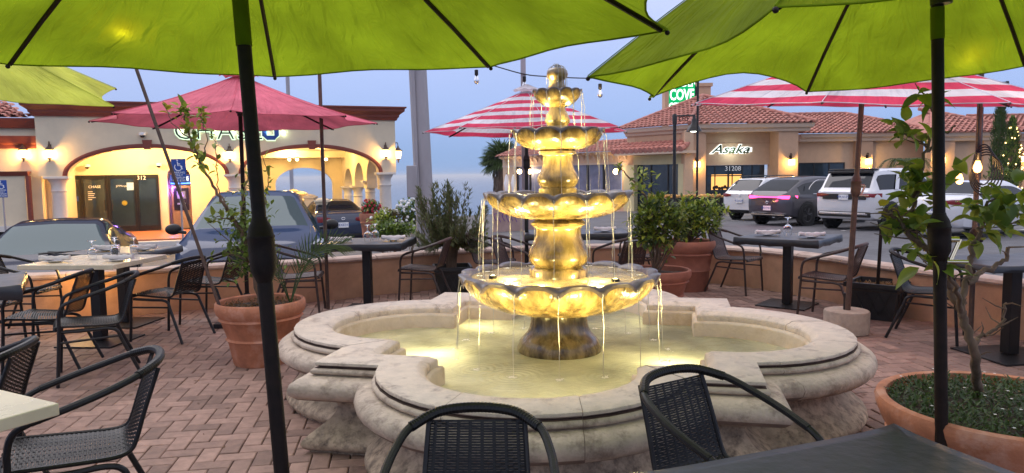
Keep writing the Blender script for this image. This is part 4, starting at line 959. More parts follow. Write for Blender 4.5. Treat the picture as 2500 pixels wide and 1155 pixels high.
# left wing
lwg = thing('bank_wing', 'lower bank wing at the left edge with two oxblood cornices and clay tile roof', 'building', (-4.53,26,0), BA)
m_ = MB(); m_.b2(-20,-10.73,.1,5,G0,2.9); m_.b2(-20,-11.05,-.35,.1,G0,1.62); m_.build('wall', MT['bank_wall'], lwg)
m_ = MB(); profile_run(m_, [(-20,.1),(-10.735,.1)], [(.0,2.46),(.05,2.46),(.08,2.58),(.14,2.62),(.2,2.78),(.22,2.84),(0,2.845)]); profile_run(m_, [(-20,.1),(-10.735,.1)], [(.0,3.08),(.10,3.08),(.16,3.2),(.24,3.34),(.25,3.38),(0,3.385)]); m_.build('cornice', MT['oxblood'], lwg, ang=30)
m_ = MB(); m_.b2(-20,-10.735,.12,5,2.9,3.09); m_.build('parapet', MT['bank_wall'], lwg)
m_ = MB(); profile_run(m_, [(-20,-.35),(-10.95,-.35)], [(0,1.62),(.05,1.63),(.1,1.72),(.12,1.76),(-.4,1.76)]); m_.build('ledge', MT['oxblood'], lwg)
px_ = -bs(77, -.35); m_ = MB(); m_.tube([(px_,-.42,1.62),(px_,-.42,-1)], .07, 10); m_.build('downpipe', MT['oxblood'], lwg)
m_ = MB(); m_.b2(-12.2,-11.02,-.52,-.35,-.05,.12); m_.build('base_ledge', MT['bank_column'], lwg)
m_ = MB(); m_.b2(-12.1,-11.03,-.42,-.351,-1.2,-.05); m_.build('brick_base', MT['brick_paver'], lwg)
m_ = MB(); m_.b2(-18.6,-17.7,7,8,3,8.5); m_.build('chimney', MT['bank_wall'], lwg)

# clay tiles
def tile_mesh(w_=.3, l=.46):
    m_ = MB(); r0, r1 = w_*.40, w_*.34; rows = []
    for y, r in ((0, r0), (l, r1)):
        rows.append([Vector((r*cos(pi*k/5), y, r*sin(pi*k/5)*.75+(.03 if y == 0 else 0))) for k in range(6)])
    m_.grid(rows[::-1]); m_.add([Vector((r0*cos(pi*k/5)*.8, .01, r0*sin(pi*k/5)*.58+.02)) for k in range(6)], [])
    rows2 = [rows[0], [Vector((p.x*.82, .0, (p.z-.03)*.78+.03)) for p in rows[0]]]; m_.grid(rows2)
    return m_.mesh('roof_tile', MT['roof_clay'], ang=50)
TM = tile_mesh(); ntile = [0]
def tile_face(parent, e0, e1, r0, r1, indiv=True, w_=.3, l=.38, cap=300):
    """eave e0->e1, ridge r0->r1 (world/local points). rows of barrel tiles."""
    e0, e1, r0, r1 = [Vector(p) for p in (e0, e1, r0, r1)]
    U = (e1-e0).normalized(); Ln = (e1-e0).length; up_ = ((r0+r1)/2-(e0+e1)/2); up_ = up_-U*up_.dot(U); S = up_.length; V = up_.normalized(); Nn = U.cross(V); 
    if Nn.z < 0: Nn = -Nn
    m_ = MB(); m_.add([e0, e1, r1, r0], [(0,1,2,3)]); m_.build('roof_slope', MT['roof_clay'], parent, smooth=False)
    nr = int(S/l); mb = MB(); a0 = (r0-e0).dot(U); a1 = (r1-e0).dot(U)
    for j in range(nr+1):
        f = (j*l)/S
        if f > 1: break
        xa = a0*f; xb = Ln+(a1-Ln)*f; i0 = int(math.ceil((xa+.05)/w_)); i1 = int((xb-.05)/w_)
        for i in range(i0, i1+1):
            x = i*w_
            if not xa <= x <= xb: continue
            p = e0+U*x+V*(j*l-.06)+Nn*.01; rr = random.uniform(-.03,.03)
            M_ = Matrix((( U.x, V.x, Nn.x, p.x), (U.y, V.y, Nn.y, p.y), (U.z, V.z, Nn.z, p.z), (0,0,0,1)))@Matrix.Rotation(rr, 4, 'Z')@Matrix.Rotation(RA(-3), 4, 'X')
            if indiv and ntile[0] < cap:
                o = bpy.data.objects.new('roof_tile', TM); C.objects.link(o); o.parent = parent; o.matrix_local = M_; ntile[0] += 1
            else:
                vs = [M_ @ v.co for v in TM.vertices]; b0 = len(mb.v); mb.v += [tuple(v) for v in vs]; mb.f += [tuple(k+b0 for k in pl.vertices) for pl in TM.polygons]; mb.m += [0]*len(TM.polygons)
    if mb.f: o = mb.build('roof_tile_field', MT['roof_clay'], parent, ang=50); o['kind'] = 'stuff'
def tile_ridge(parent, a, b, w_=.24, n=None):
    a, b = Vector(a), Vector(b); d = b-a; n = n or int(d.length/.4); mb = MB()
    for i in range(n):
        p = a.lerp(b, i/n); q = a.lerp(b, (i+1.15)/n); mb.tube([p, q], [w_*.5, w_*.42], 8)
    o = mb.build('ridge_tiles', MT['roof_clay'], parent, ang=50); o['kind'] = 'stuff'
tile_face(lwg, (-20,-.1,3.40), (-10.9,-.1,3.40), (-20,2.2,4.0), (-12.0,2.2,4.0), False)

# lanterns
def lantern(p, label, rz=0, s=1.0, e=80):
    t = thing('wall_lantern', label, 'lantern', p, rz, 'glowing wall lanterns on the bank')
    t.scale = (s,)*3
    m_ = MB(); m_.lathe([(.001,.0),(.075,.0),(.11,.22),(.105,.25),(.001,.25)], 8, (0,-.12,-.1)); m_.build('glass', MT['lantern_glow'], t, ang=30)
    m_ = MB(); m_.lathe([(.14,.15),(.15,.17),(.10,.20),(.05,.26),(.02,.28),(.03,.31),(.001,.34)], 10, (0,-.12,0)); m_.lathe([(.001,-.24),(.03,-.2),(.015,-.17),(.05,-.13),(.08,-.10)], 10, (0,-.12,0)); m_.build('roof_cap', MT['pole_brown'], t)
    m_ = MB(); m_.tube(crom([(0,-.12,.33),(0,-.10,.42),(0,-.02,.40),(0,0,.28)], 4), .014, 6); m_.b2(-.05,.05,-.01,.02,.0,.34); m_.build('bracket', MT['pole_brown'], t)
    q = Vector(p)+Matrix.Rotation(rz, 3, 'Z') @ Vector((0,-.16,.0)); light('lantern_light', 'POINT', (q.x,q.y,q.z), e, (1,.56,.17), .06)
    return t
for px_, py_, D, lab in ((70,378,.1,'glowing wall lantern on the low bank wing, furthest left'),(133,378,-.22,'glowing wall lantern left of the first bank arch'),(568,381,-.22,'glowing wall lantern between the two bank arches'),(946,376,-.22,'glowing wall lantern right of the second bank arch')):
    s_ = bs(px_, D); x, y, _ = lw(-s_, D); z = Q(px_, py_, y).z; lantern((x, y, z), lab, BA, .95)
x, y, _ = lw(.36, .1); lantern((x, y, Q(972,380,y).z), 'glowing lantern on the outer corner of the bank, right of the last column', BA+pi/2, 1.1)
# halo lit sign
sg = thing('bank_sign', 'halo lit dark letters and octagon emblem on the bank wall, behind the pink umbrella', 'sign', lw(-bs(545,-.22), -.22, 3.0), BA)
text('CHASE', 'halo_glow', sg, (0,-.012,0), .85, 'halo', off=.020, ext=.006, sx=.98, space=1.12); text('CHASE', 'lettering', sg, (0,-.06,0), .85, 'dark_frame', off=-.014, ext=.02, sx=.98, space=1.12)
ox = bs(545,-.22)-bs(669,-.22)
for k, mm, dd, of in ((0,'halo',.012,.035),(1,'sign_blue',.06,0)):
    for q in range(4):
        m_ = MB(); R_ = .27+of; r_ = .10-of; pts = [(-R_*.42+0,R_),(R_,R_),(R_*.62+.1,R_*.42),(-R_*.42,r_+.0)]
        pts = [(-.15-of*.3,.27+of),(.12+of*.3,.27+of),(.27+of*.3,.12-of*.3),(-.15-of*.3,.12-of)]
        rot = q*pi/2; pp = [(x*cos(rot)-y*sin(rot)+ox, x*sin(rot)+y*cos(rot)) for x, y in pts]
        m_.prism(pp, lambda p: (p[0], -dd-.02, p[1]), lambda p: (p[0], -dd, p[1])); m_.build('emblem_piece' if k else 'halo_glow', MT[mm], sg)
for q in range(7): light('sign_light', 'POINT', lw(-bs(452,-.22)+q*.53, -.30, 2.98), 1.6, (.75,1,.66), .04)
# cameras
for px_, py_, D, lab in ((360,331,-.22,'white dome camera on the bank front above the left arch'),(222,408,3.3,'small white camera above the bank doors, left'),(395,405,3.3,'small white camera above the bank doors, right')):
    x, y, _ = lw(-bs(px_, D), D); z = Q(px_, py_, y).z; t = thing('security_camera', lab, 'camera', (x, y, z), BA)
    m_ = MB(); m_.lathe([(.001,.10),(.10,.09),(.11,.02),(.10,0)], 14, (0,-.1,0)); m_.tube([(0,.0,.08),(0,-.1,.08)], .03, 6); m_.build('housing', MT['porcelain'], t); m_ = MB(); m_.ball((0,-.1,0), .075, 12, 8); m_.build('dome', MT['car_glass'], t)
# parking signs
def psign(px_, pyt, pyb, Y, lab, lines):
    c = Q(px_, (pyt+pyb)/2, Y); h_ = (pyb-pyt)*Y/F; w_ = h_*.62; g_ = lotz(c.x, Y)
    t = thing('parking_sign', lab, 'sign', (c.x, Y, 0), 0)
    m_ = MB(); m_.tube([(0,.02,g_),(0,.02,c.z+h_/2)], .025, 8); m_.build('post', MT['grey_pole'], t)
    m_ = MB(); m_.box((0,-.012,c.z), (w_,.012,h_)); p_ = m_.build('panel', MT['sign_blue'], t, bevel=.004)
    m_ = MB(); k = h_*.42; cz = c.z+h_*.22
    m_.tube([Vector((k*.36*cos(a)-k*.02, -.022, cz-k*.16+k*.36*sin(a))) for a in [RA(d) for d in range(140, 400, 20)]], k*.045, 5)
    m_.tube([(-k*.08,-.022,cz+k*.38),(-k*.05,-.022,cz-.02*k),(k*.22,-.022,cz-.02*k),(k*.34,-.022,cz-k*.36),(k*.44,-.022,cz-k*.33)], k*.05, 5); m_.tube([(-k*.06,-.022,cz+k*.16),(k*.18,-.022,cz+k*.14)], k*.045, 5); m_.ball((-k*.09,-.022,cz+k*.5), k*.08, 8, 6); m_.build('wheelchair_symbol', MT['sign_white'], p_)
    for i, s_ in enumerate(lines): text(s_, 'lettering', p_, (0,-.021,c.z-h_*(.08+.11*i)), h_*.125, 'sign_white', ext=.001)
psign(437, 388, 446, 19, 'blue accessible parking sign on a post in front of the bank niche', ('PARKING','ONLY','MINIMUM','FINE $250'))
psign(5, 440, 482, 20, 'blue accessible parking sign at the far left edge', ('PARKING','ONLY','MINIMUM','FINE $250'))
p_ = P(350, 592, -.66); t = thing('wheel_stop', 'blue painted concrete wheel stop in front of the bank porch', 'wheel stop', (p_.x, p_.y, lotz(p_.x, p_.y)), RA(3))
m_ = MB(); m_.prism([(-.09,0),(.09,0),(.06,.14),(-.06,.14)], lambda p: (-.85, p[0], p[1]), lambda p: (.85, p[0], p[1])); m_.build('block', MT['blue_paint'], t, bevel=.01)
# stone balustrade
bf = thing('stone_balustrade', 'cream piers and panels stepping down behind the dark sedan, lit warm', 'balustrade', (0,0,0))
pp = [(787,482,23.5,.36),(757,474,26,.36),(735,467,29,.36),(716,462,32.5,.36)]
prev = None
for px_, py_, Y, w_ in pp:
    c = Q(px_, py_, Y); m_ = MB(); m_.b2(c.x-w_/2,c.x+w_/2,Y-w_/2,Y+w_/2,-1.5,c.z-.16); m_.b2(c.x-w_*.62,c.x+w_*.62,Y-w_*.62,Y+w_*.62,c.z-.158,c.z-.08); m_.lathe([(w_*.6,c.z-.08),(w_*.45,c.z-.03),(.001,c.z)], 14, (c.x,Y,0)); m_.build('pier', MT['bank_wall'], bf, bevel=.01)
    if prev is not None:
        m_ = MB(); a, b = prev, c; n_ = Vector((b.y-a.y, -(b.x-a.x), 0)).normalized()*.06
        m_.add([a+n_-Vector((0,0,.3)), b+n_-Vector((0,0,.3)), Vector((b.x,b.y,-1.5))+n_, Vector((a.x,a.y,-1.5))+n_, a-n_-Vector((0,0,.3)), b-n_-Vector((0,0,.3)), Vector((b.x,b.y,-1.5))-n_, Vector((a.x,a.y,-1.5))-n_], [(0,1,2,3),(4,7,6,5),(0,4,5,1)]); m_.build('panel', MT['bank_wall'], bf, smooth=False)
    prev = c
light('balustrade_light', 'POINT', (-7.6,24.3,1.4), 26, (1,.6,.2), .1)  # warm point light beside the balustrade piers, without a fixture

# poles
gp = Q(1030, 500, 13); t = thing('utility_pole', 'thick grey utility pole with conduit and meter box', 'pole', (gp.x, 13, 0))
lean = (Q(1000+21, 175, 13).x-Q(1035, 600, 13).x)
m_ = MB(); m_.tube([(.09,0,-.6),(-.14,0,8)], [.17,.145], 20); m_.build('shaft', MT['grey_pole'], t)
m_ = MB(); m_.tube([(-.02,-.19,-.5),(-.16,-.16,8)], .035, 10); m_.build('conduit', MT['grey_pole'], t)
m_ = MB(); zc = Q(1015, 443, 12.8).z; m_.box((-.13,-.25,zc), (.18,.14,.56)); m_.build('meter_box', MT['grey_pole'], t, bevel=.012)
t = thing('square_post', 'dark grey steel post rising behind the striped umbrella', 'pole', (.185,10.0,0)); m_ = MB(); m_.box((0,0,1.4), (.07,.07,3.6)); m_.build('shaft', MT['grey_pole'], t)
t = thing('slim_pole', 'thin brown metal pole standing on the brick paving left of the table by the wall', 'pole', (-2.05,7.85,0)); m_ = MB(); m_.tube([(0,0,0),(-.0,0,3.0)], .02, 10); m_.build('shaft', MT['pole_brown'], t)
c = Q(1703, 300, 10.3); t = thing('slim_pole', 'very thin black pole in front of the tiled shop roof', 'pole', (c.x,10.3,0)); m_ = MB(); m_.tube([(0,0,-.2),(0,0,3.0)], .017, 8); m_.build('shaft', MT['black_metal'], t)
c = Q(2374, 700, 5.75); t = thing('slim_pole', 'brown metal pole with coiled cable and two lit bulbs behind the lemon tree', 'pole', (c.x,5.75,0))
m_ = MB(); m_.tube([(0,0,0),(0,0,2.5)], .02, 10); m_.build('shaft', MT['pole_brown'], t); zc = Q(2380, 575, 5.75).z; m_ = MB(); m_.lathe([(.022,-.06),(.05,-.05),(.056,0),(.045,.04),(.022,.06)], 14, (.012,0,zc)); m_.build('collar', MT['pole_bronze'], t)
zc = Q(2370,372,5.75).z
for k in range(5):
    m_ = MB(); a_ = .10+.008*k; m_.tube([Vector((.02+a_*cos(q)*(.8+.05*k), -.04-.01*k, zc-.10+.16*sin(q)-.02*k)) for q in [2*pi*i/24 for i in range(25)]], .006, 5); m_.build('cable_loop', MT['black_metal'], t)
m_ = MB(); m_.tube([(-.02,-.03,zc),(-.022,-.02,2.4)], .006, 5); m_.build('cable', MT['black_metal'], t)
def edison(p, label, lit, grp, s=1.0):
    t = thing('edison_bulb', label, 'light bulb', p, 0, grp); t.scale = (s,)*3
    m_ = MB(); m_.lathe([(.008,0),(.022,-.005),(.022,-.06),(.017,-.07)], 12); m_.build('socket', MT['black_metal'], t)
    m_ = MB(); m_.lathe([(.014,-.065),(.020,-.085),(.031,-.115),(.032,-.135),(.022,-.16),(.001,-.17)], 14)
    if lit == 2: m_.build('globe', MT['bulb_lit'], t)
    else:
        m_.build('globe', MT['clear_glass'], t); m_ = MB(); m_.tube([(0,0,-.08),(.008,0,-.11),(-.008,0,-.13),(0,0,-.145)], .004, 5); m_.build('filament', MT['bulb_lit' if lit else 'rim_silver'], t)
    return t
c = Q(2383, 352, 5.65); edison((c.x,5.62,Q(2383,378,5.6).z+.02), 'brightly lit edison bulb on the brown pole, the upper one', 2, 'lit bulbs on the brown pole', .95); edison((Q(2355,420,5.6).x,5.66,Q(2355,415,5.6).z+.03), 'lit edison bulb on the brown pole, lower and left', 2, 'lit bulbs on the brown pole', .85)
light('bulb_light', 'POINT', (Q(2383,408,5.5).x,5.5,Q(2383,408,5.5).z), 6, (1,.55,.2), .04)
# string of bulbs
t = thing('string_light_wire', 'black catenary wire crossing behind the fountain top', 'wire', (0,0,0)); a = Q(900,60,9.85); b = Q(1279,181,9.95); c = Q(1700,170,10.25)
m_ = MB(); m_.tube(crom([a, a.lerp(b,.5)+Vector((0,0,-.06)), a.lerp(b,.78)+Vector((0,0,-.02)), b, Q(1340,187,10), Q(1440,191,10.05), Q(1560,187,10.1), c], 5), .008, 5); m_.build('cable', MT['black_metal'], t)
edison(Q(1163,170,9.9), 'unlit bulb hanging under the green umbrella hem, left', 0, None, 1.15); edison(Q(1280,186,9.9), 'unlit bulb hanging above the striped umbrella top', 0, None, 1.1); edison(Q(1465,204,10), 'faintly lit bulb hanging right of the fountain top', 1, None, 1.15)
light('bulb_light', 'POINT', Q(1465,222,9.9), 1.0, (1,.7,.35), .03)

# street lamps
def street_lamp(px_, Yd, pyb, label, grp='black hooded street lamps'):
    c = Q(px_, pyb, Yd); t = thing('street_lamp', label, 'street lamp', (c.x, Yd, 0), 0, grp); z = c.z
    m_ = MB(); m_.tube([(0,0,-.8),(0,0,z+.75)], .075, 12); m_.lathe([(.16,-.75),(.16,0),(.11,.1),(.09,.2)], 12); m_.lathe([(.10,z+.35),(.11,z+.72),(.07,z+.78)], 10); m_.build('post', MT['black_metal'], t)
    m_ = MB(); m_.tube([(0,0,z+.70),(.86,0,z+.70)], .035, 8)
    for cx_, r_ in ((.28,.11),(.52,.09)): m_.tube([Vector((cx_+r_*cos(q)*(1-q/14), 0, z+.55+r_*sin(q)*(1-q/14))) for q in [i*.5 for i in range(15)]], .018, 5)
    m_.build('scroll_arm', MT['black_metal'], t)
    m_ = MB(); m_.lathe([(.34,0),(.33,.04),(.22,.24),(.12,.34),(.11,.5),(.08,.56),(.05,.75)], 20, (.86,0,z)); h_ = m_.build('shade', MT['black_metal'], t, ang=50)
    m_ = MB(); m_.lathe([(.001,-.03),(.15,-.01),(.2,.04)], 16, (.86,0,z)); m_.build('lamp_disc', MT['led_white'], h_)
    light('street_lamp_light', 'SPOT', (c.x+.86, Yd, z-.06), 90, (.95,1,.85), .15, (c.x+.86, Yd, -1), 130, .8)
street_lamp(1647, 32, 322, 'black hooded street lamp with scroll arm beside the sushi restaurant'); street_lamp(2396, 25, 253, 'black hooded street lamp by the cypress at the right')

# ================================================================== SHOPS ON THE RIGHT
SG = -.9
sh = thing('corner_shop', 'peach stucco corner restaurant with pyramid clay tile roof and glass entrance', 'building', (0,0,0))
LF = Vector((9.55,38,0)); LB = Vector((6.7,41.6,0)); RFc = Vector((15.55,38,0))
def zz(py, px_, Y): return Q(px_, py, Y).z
ez = zz(303,1800,38)
def wall_between(mb, a, b, z0, z1, th=.3):
    a, b = Vector(a), Vector(b); t = (b-a).normalized(); n = Vector((-t.y, t.x, 0))*th
    vs = [(a.x,a.y,z0),(b.x,b.y,z0),(b.x,b.y,z1),(a.x,a.y,z1),(a.x+n.x,a.y+n.y,z0),(b.x+n.x,b.y+n.y,z0),(b.x+n.x,b.y+n.y,z1),(a.x+n.x,a.y+n.y,z1)]
    mb.add(vs, [(0,1,2,3),(5,4,7,6),(0,4,5,1),(3,2,6,7),(0,3,7,4),(1,5,6,2)])
X = lambda p, Y: Q(p, 400, Y).x
for a_, b_ in ((1669,1723),(1900,1948)): m_ = MB(); m_.b2(X(a_,38),X(b_,38),38,39.6,SG,ez-.3); m_.build('pier', MT['shop_pier'], sh)
zh = zz(403,1790,39.4)
m_ = MB(); m_.b2(X(1723,38)+.003,X(1900,38)-.003,39.3,39.6,zh,ez-.3); m_.build('sign_wall', MT['shop_wall'], sh)
m_ = MB(); m_.b2(X(1723,38)+.003,X(1900,38)-.003,39.27,39.3,zz(350,1800,39.3)-.02,zz(350,1800,39.3)+.02); m_.build('reveal_line', MT['shop_pier'], sh)
m_ = MB(); wall_between(m_, (LB.x,LB.y), (LF.x,LF.y), zz(402,1600,40), ez-.3); wall_between(m_, (LF.x,LF.y), (X(1669,38),38.0), SG, ez-.3); m_.build('side_wall', MT['shop_wall'], sh)
for a_, b_ in (((LF.x-.02,LF.y+.02), (LF.x-.42,LF.y+.53)),((LB.x+.5,LB.y-.63), (LB.x,LB.y))): m_ = MB(); wall_between(m_, a_, b_, SG, zz(402,1600,40)); m_.build('side_pier', MT['shop_yellow'], sh)
fpro = [(0,ez-.42),(.12,ez-.40),(.16,ez-.28),(.28,ez-.2),(.32,ez-.04),(.36,ez),(0,ez)]
m_ = MB(); profile_run(m_, [(LB.x,LB.y),(LF.x,LF.y),(RFc.x,38),(RFc.x,42)], [(d+.003,z) for d,z in fpro]); m_.build('fascia', MT['shop_trim'], sh, ang=30)
ap = Q(1716, 236, 43.0); o_ = .42
eLB = Vector((LB.x-.45,LB.y+.1,ez+.02)); eLF = Vector((LF.x-.25,LF.y-.38,ez+.02)); eRF = Vector((RFc.x+.38,37.62,ez+.02)); eRB = Vector((RFc.x+.38,46,ez+.02))
tile_face(sh, eLF, eRF, ap, ap+Vector((.01,0,0)), True); tile_face(sh, eLB, eLF, ap+Vector((0,.01,0)), ap, True); 
m_ = MB(); m_.add([eRF, eRB, ap], [(0,1,2)]); m_.build('roof_slope', MT['roof_clay'], sh)
for a in (eLF, eRF, eLB): tile_ridge(sh, a+Vector((0,0,.06)), ap+Vector((0,0,.08)))
# entrance glazing
def glazing(parent, x0, x1, y, z0, z1, cols, rows, fw=.06, lit=None, gm='shop_glass', name='window'):
    m_ = MB(); W_ = (x1-x0)
    for i in range(len(cols)): m_.b2(x0+W_*cols[i]-fw/2, x0+W_*cols[i]+fw/2, y-.03, y+.03, z0, z1)
    for r in rows: m_.b2(x0, x1, y-.027, y+.027, z0+(z1-z0)*r-fw/2, z0+(z1-z0)*r+fw/2)
    f = m_.build(name, MT['dark_frame'], parent)
    cc = sorted(set([0]+list(cols)+[1])); rr = sorted(set([0]+list(rows)+[1])); k = 0
    for a, b in zip(cc, cc[1:]):
        for c_, d in zip(rr, rr[1:]):
            if b-a < .02 or d-c_ < .02: continue
            m_ = MB(); m_.b2(x0+W_*a+fw/2, x0+W_*b-fw/2, y-.006, y+.006, z0+(z1-z0)*c_+fw/2, z0+(z1-z0)*d-fw/2); k += 1
            m_.build('pane', MT['shop_glow'] if lit and (a+b)/2 > lit[0] and (a+b)/2 < lit[1] and (c_+d)/2 > lit[2] and (c_+d)/2 < lit[3] else MT[gm], f)
    return f
gx0, gx1 = X(1723,39.4)+.01, X(1866,39.4)
mat('shop_interior', (.40,.22,.10), .8, var=.5, scale=1.5)
fdoor = glazing(sh, gx0, gx1, 39.4, SG, zh-.01, (.01,.155,.45,.62,.79,.99), (.01,.32,.79,.99), lit=None)
m_ = MB(); m_.b2(gx0+.3, X(1812,39.4), 39.393, 39.399+.0, zz(463,1780,39.4), zz(426,1780,39.4)); m_.build('lit_pane', MT['shop_glow'], fdoor)
m_ = MB(); m_.b2(X(1778,39.4)-.05, X(1778,39.4)+.05, 39.36, 39.392, SG, zh-.5); m_.build('door_stile', MT['dark_frame'], fdoor)
mat('dim_shape', (.05,.03,.02), .9)
m_ = MB()
for q in range(9): m_.ball((gx0+.45+q*.15, 39.385, zz(463,1780,39.4)+.1+.05*sin(q*2)), .09, 8, 5, (1,.05,1.2))
m_.build('seated_silhouette', MT['dim_shape'], fdoor)
text('31208', 'lettering', fdoor, (X(1790,39.3),39.34,zz(412,1790,39.3)), .36, 'sign_white')
t = thing('restaurant_sign', 'white lit script sign reading Asaka on the beige wall above the entrance', 'sign', (X(1782,39.2), 39.28, zz(365,1780,39.2)))
text('Asaka', 'halo_glow', t, (0,-.02,0), .66, 'sign_letter', off=.035, ext=.01, shear=.4, sx=1.3); text('Asaka', 'lettering', t, (0,-.09,0), .66, 'leaf_dark', ext=.02, shear=.4, sx=1.3, off=.008)
m_ = MB(); m_.b2(.82,1.2,-.05,-.02,-.14,.10); m_.build('badge', MT['sign_letter'], t); m_ = MB(); m_.b2(.88,1.12,-.07,-.051,-.02,.02); m_.b2(.88,1.12,-.07,-.051,-.09,-.05); m_.build('badge_bars', MT['leaf_dark'], t)
light('sign_light', 'POINT', (X(1782,39.2), 38.9, zz(372,1780,39.2)), 14, (.85,1,.9), .3)
def sconce(px_, py_, Y, label, e=70):
    c = Q(px_, py_, Y); t = thing('wall_sconce', label, 'wall lamp', c, 0, 'square glowing wall lamps on the shops')
    m_ = MB(); m_.b2(-.13,.13,-.34,-.1,-.16,.14); m_.build('glass', MT['lantern_glow'], t)
    m_ = MB(); m_.b2(-.15,.15,-.36,-.08,.14,.17); m_.tube(crom([(0,-.22,.17),(0,-.2,.4),(0,-.05,.45),(0,0,.3)], 4), .02, 6); m_.b2(-.06,.06,-.02,0,-.1,.35); m_.build('bracket', MT['pole_bronze'], t)
    light('sconce_light', 'POINT', (c.x, c.y-.3, c.z-.05), e*1.3, (1,.64,.18), .06)
sconce(1700,401,38,'square glowing wall lamp on the left pier of the restaurant entrance'); sconce(1929,396,38,'square glowing wall lamp on the right pier of the restaurant entrance',60)
# side awning, windows on the oblique face
sdv = (LF-LB).normalized(); sn = Vector((sdv.y, -sdv.x, 0))
side = bpy.data.objects.new('side_front', None); C.objects.link(side); side.parent = sh
ang_s = atan2(sdv.y, sdv.x); side.location = LB; side.rotation_euler = (0,0,ang_s); SL = (LF-LB).length
z0_ = zz(402,1600,40)
m_ = MB(); m_.b2(-.2,SL+.35,-.9,0,zz(372,1600,39.6)-.12,zz(372,1600,39.6)+.02); m_.build('awning_frame', MT['shop_trim'], side)
tm = MB()
for i in range(int(SL/.34)+2):
    for j in range(3): tm.tube([(-.2+i*.34,-.95+j*.3,zz(372,1600,39.6)+.10+j*.15),(-.2+i*.34,-.62+j*.3,zz(372,1600,39.6)+.22+j*.15)], [.17,.15], 8)
o = tm.build('awning_tiles', MT['roof_clay'], side, ang=50); o['kind'] = 'stuff'
m_ = MB(); m_.b2(.5,SL-.45,-.02,.1,z0_,zz(374,1600,39.6)-.1); m_.build('band', MT['shop_yellow'], side)
m_ = MB(); m_.b2(.6,SL-.5,-.025,-.005,zz(353,1600,40),zz(324,1600,40)); m_.build('recess_panel', MT['shop_pier'], side)
m_ = MB()
for q in range(4): m_.b2(.55+q*(SL-1.0)/3-.04,.55+q*(SL-1.0)/3+.04,.05,.15,SG,z0_)
m_.build('window_frame', MT['dark_frame'], side)
for q in range(3): m_ = MB(); m_.b2(.59+q*(SL-1.0)/3,.51+(q+1)*(SL-1.0)/3,.09,.11,SG,z0_); m_.build('pane', MT['shop_glass'], side)
# wing B and C
def wing(name, label, x0, x1, Y, pe, pr, Yr, piers, sign=None, capn=300, hipL=True, hipR=True, wins=(), zwt=None):
    t = thing(name, label, 'building', (0,0,0)); pm = (x0+x1)/2; xa, xb = X(x0,Y), X(x1,Y); e = zz(pe, pm, Y-.4); r = zz(pr, pm, Yr)
    m_ = MB(); m_.b2(xa,xb,Y+.35,Y+.6,SG,e-.3); m_.build('wall', MT['shop_wall'], t)
    for a, b in piers: m_ = MB(); m_.b2(X(a,Y),X(b,Y),Y,Y+.35,SG,e-.3); m_.build('pier', MT['shop_pier'], t)
    m_ = MB(); profile_run(m_, [(xa,Y-.0),(xb,Y-.0)], [(0,e-.45),(.1,e-.43),(.14,e-.3),(.28,e-.2),(.32,e-.02),(-.6,e-.0)]); m_.build('fascia', MT['shop_trim'], t, ang=30)
    hl = 2.6 if hipL else 0; hr = 2.6 if hipR else 0
    E0, E1 = Vector((xa-.3,Y-.45,e)), Vector((xb+.3,Y-.45,e)); R0, R1 = Vector((xa+hl,Yr,r)), Vector((xb-hr,Yr,r))
    ntile[0] = 0; tile_face(t, E0, E1, R0, R1, True, cap=capn); tile_ridge(t, R0+Vector((0,0,.06)), R1+Vector((0,0,.06)))
    for a, b, h_ in ((E0,R0,hipL),(E1,R1,hipR)):
        if h_: tile_ridge(t, a+Vector((0,0,.06)), b+Vector((0,0,.06)))
        c_ = Vector((a.x, Yr+3, e)); m_ = MB(); m_.add([a, b, c_], [(0,1,2)]); m_.build('roof_slope', MT['roof_clay'], t)
    for a, b, yt in wins: glazing(t, X(a,Y), X(b,Y), Y+.30, SG, zz(yt,(a+b)/2,Y+.3), (.01,.33,.66,.99), (.01,.99))
    return t, e
ntile[0] = 0
wing('shop_wing', 'middle peach shop front with low clay tile roof behind the white car', 1950, 2262, 39.8, 324, 279, 44, [(2090,2130)], wins=((1956,2068,397),), hipL=False)
wing('shop_wing', 'right hand peach shop front under a hipped tile roof by the cypress', 2272, 2480, 38, 322, 267, 42.5, [(2272,2330),(2400,2440)])
wing('shop_wing', 'lower tiled shop roof running out of the right edge', 2482, 2760, 38.6, 322, 282, 43, [(2490,2530)], hipL=False)
sconce(2116,394,39.8,'square glowing wall lamp behind the parked cars, on the narrow pier',60); sconce(2293,390,38,'square glowing wall lamp beside the dark umbrella pole',60); sconce(2496,388,38.4,'square glowing wall lamp at the right edge by the fairy light bush',60)
# restaurant D
A_ = Vector((LB.x+.1, LB.y+.3, 0)); B_ = Vector((-.6,52,0)); dd = (A_-B_).normalized(); dl = (A_-B_).length
rs = thing('terrace_restaurant', 'long low restaurant with bracketed tile eave behind the fountain', 'building', B_, atan2(dd.y, dd.x))
m_ = MB(); m_.b2(0,dl,0,.4,2.0,2.75); m_.b2(0,dl,.01,.39,SG,-.2); m_.b2(0,1.6,.01,.4,-.2,2.0); m_.b2(dl-.5,dl,.01,.4,-.2,2.0); m_.build('wall', MT['shop_wall'], rs)
m_ = MB(); m_.b2(0,dl,-.04,.0,1.98,2.08); m_.build('lintel', MT['shop_trim'], rs)
for k in range(24): m_ = MB(); m_.prism([(0,0),(-.55,0),(-.55,-.12),(-.2,-.2),(0,-.5)], lambda p: (.3+k*dl/24, p[0], 2.72+p[1]), lambda p: (.42+k*dl/24, p[0], 2.72+p[1])); m_.build('corbel', MT['shop_trim'], rs)
ntile[0] = 0; tile_face(rs, (0,-.7,2.74), (dl,-.7,2.74), (0,1.2,3.4), (dl,1.2,3.4), True, w_=.34, cap=200)
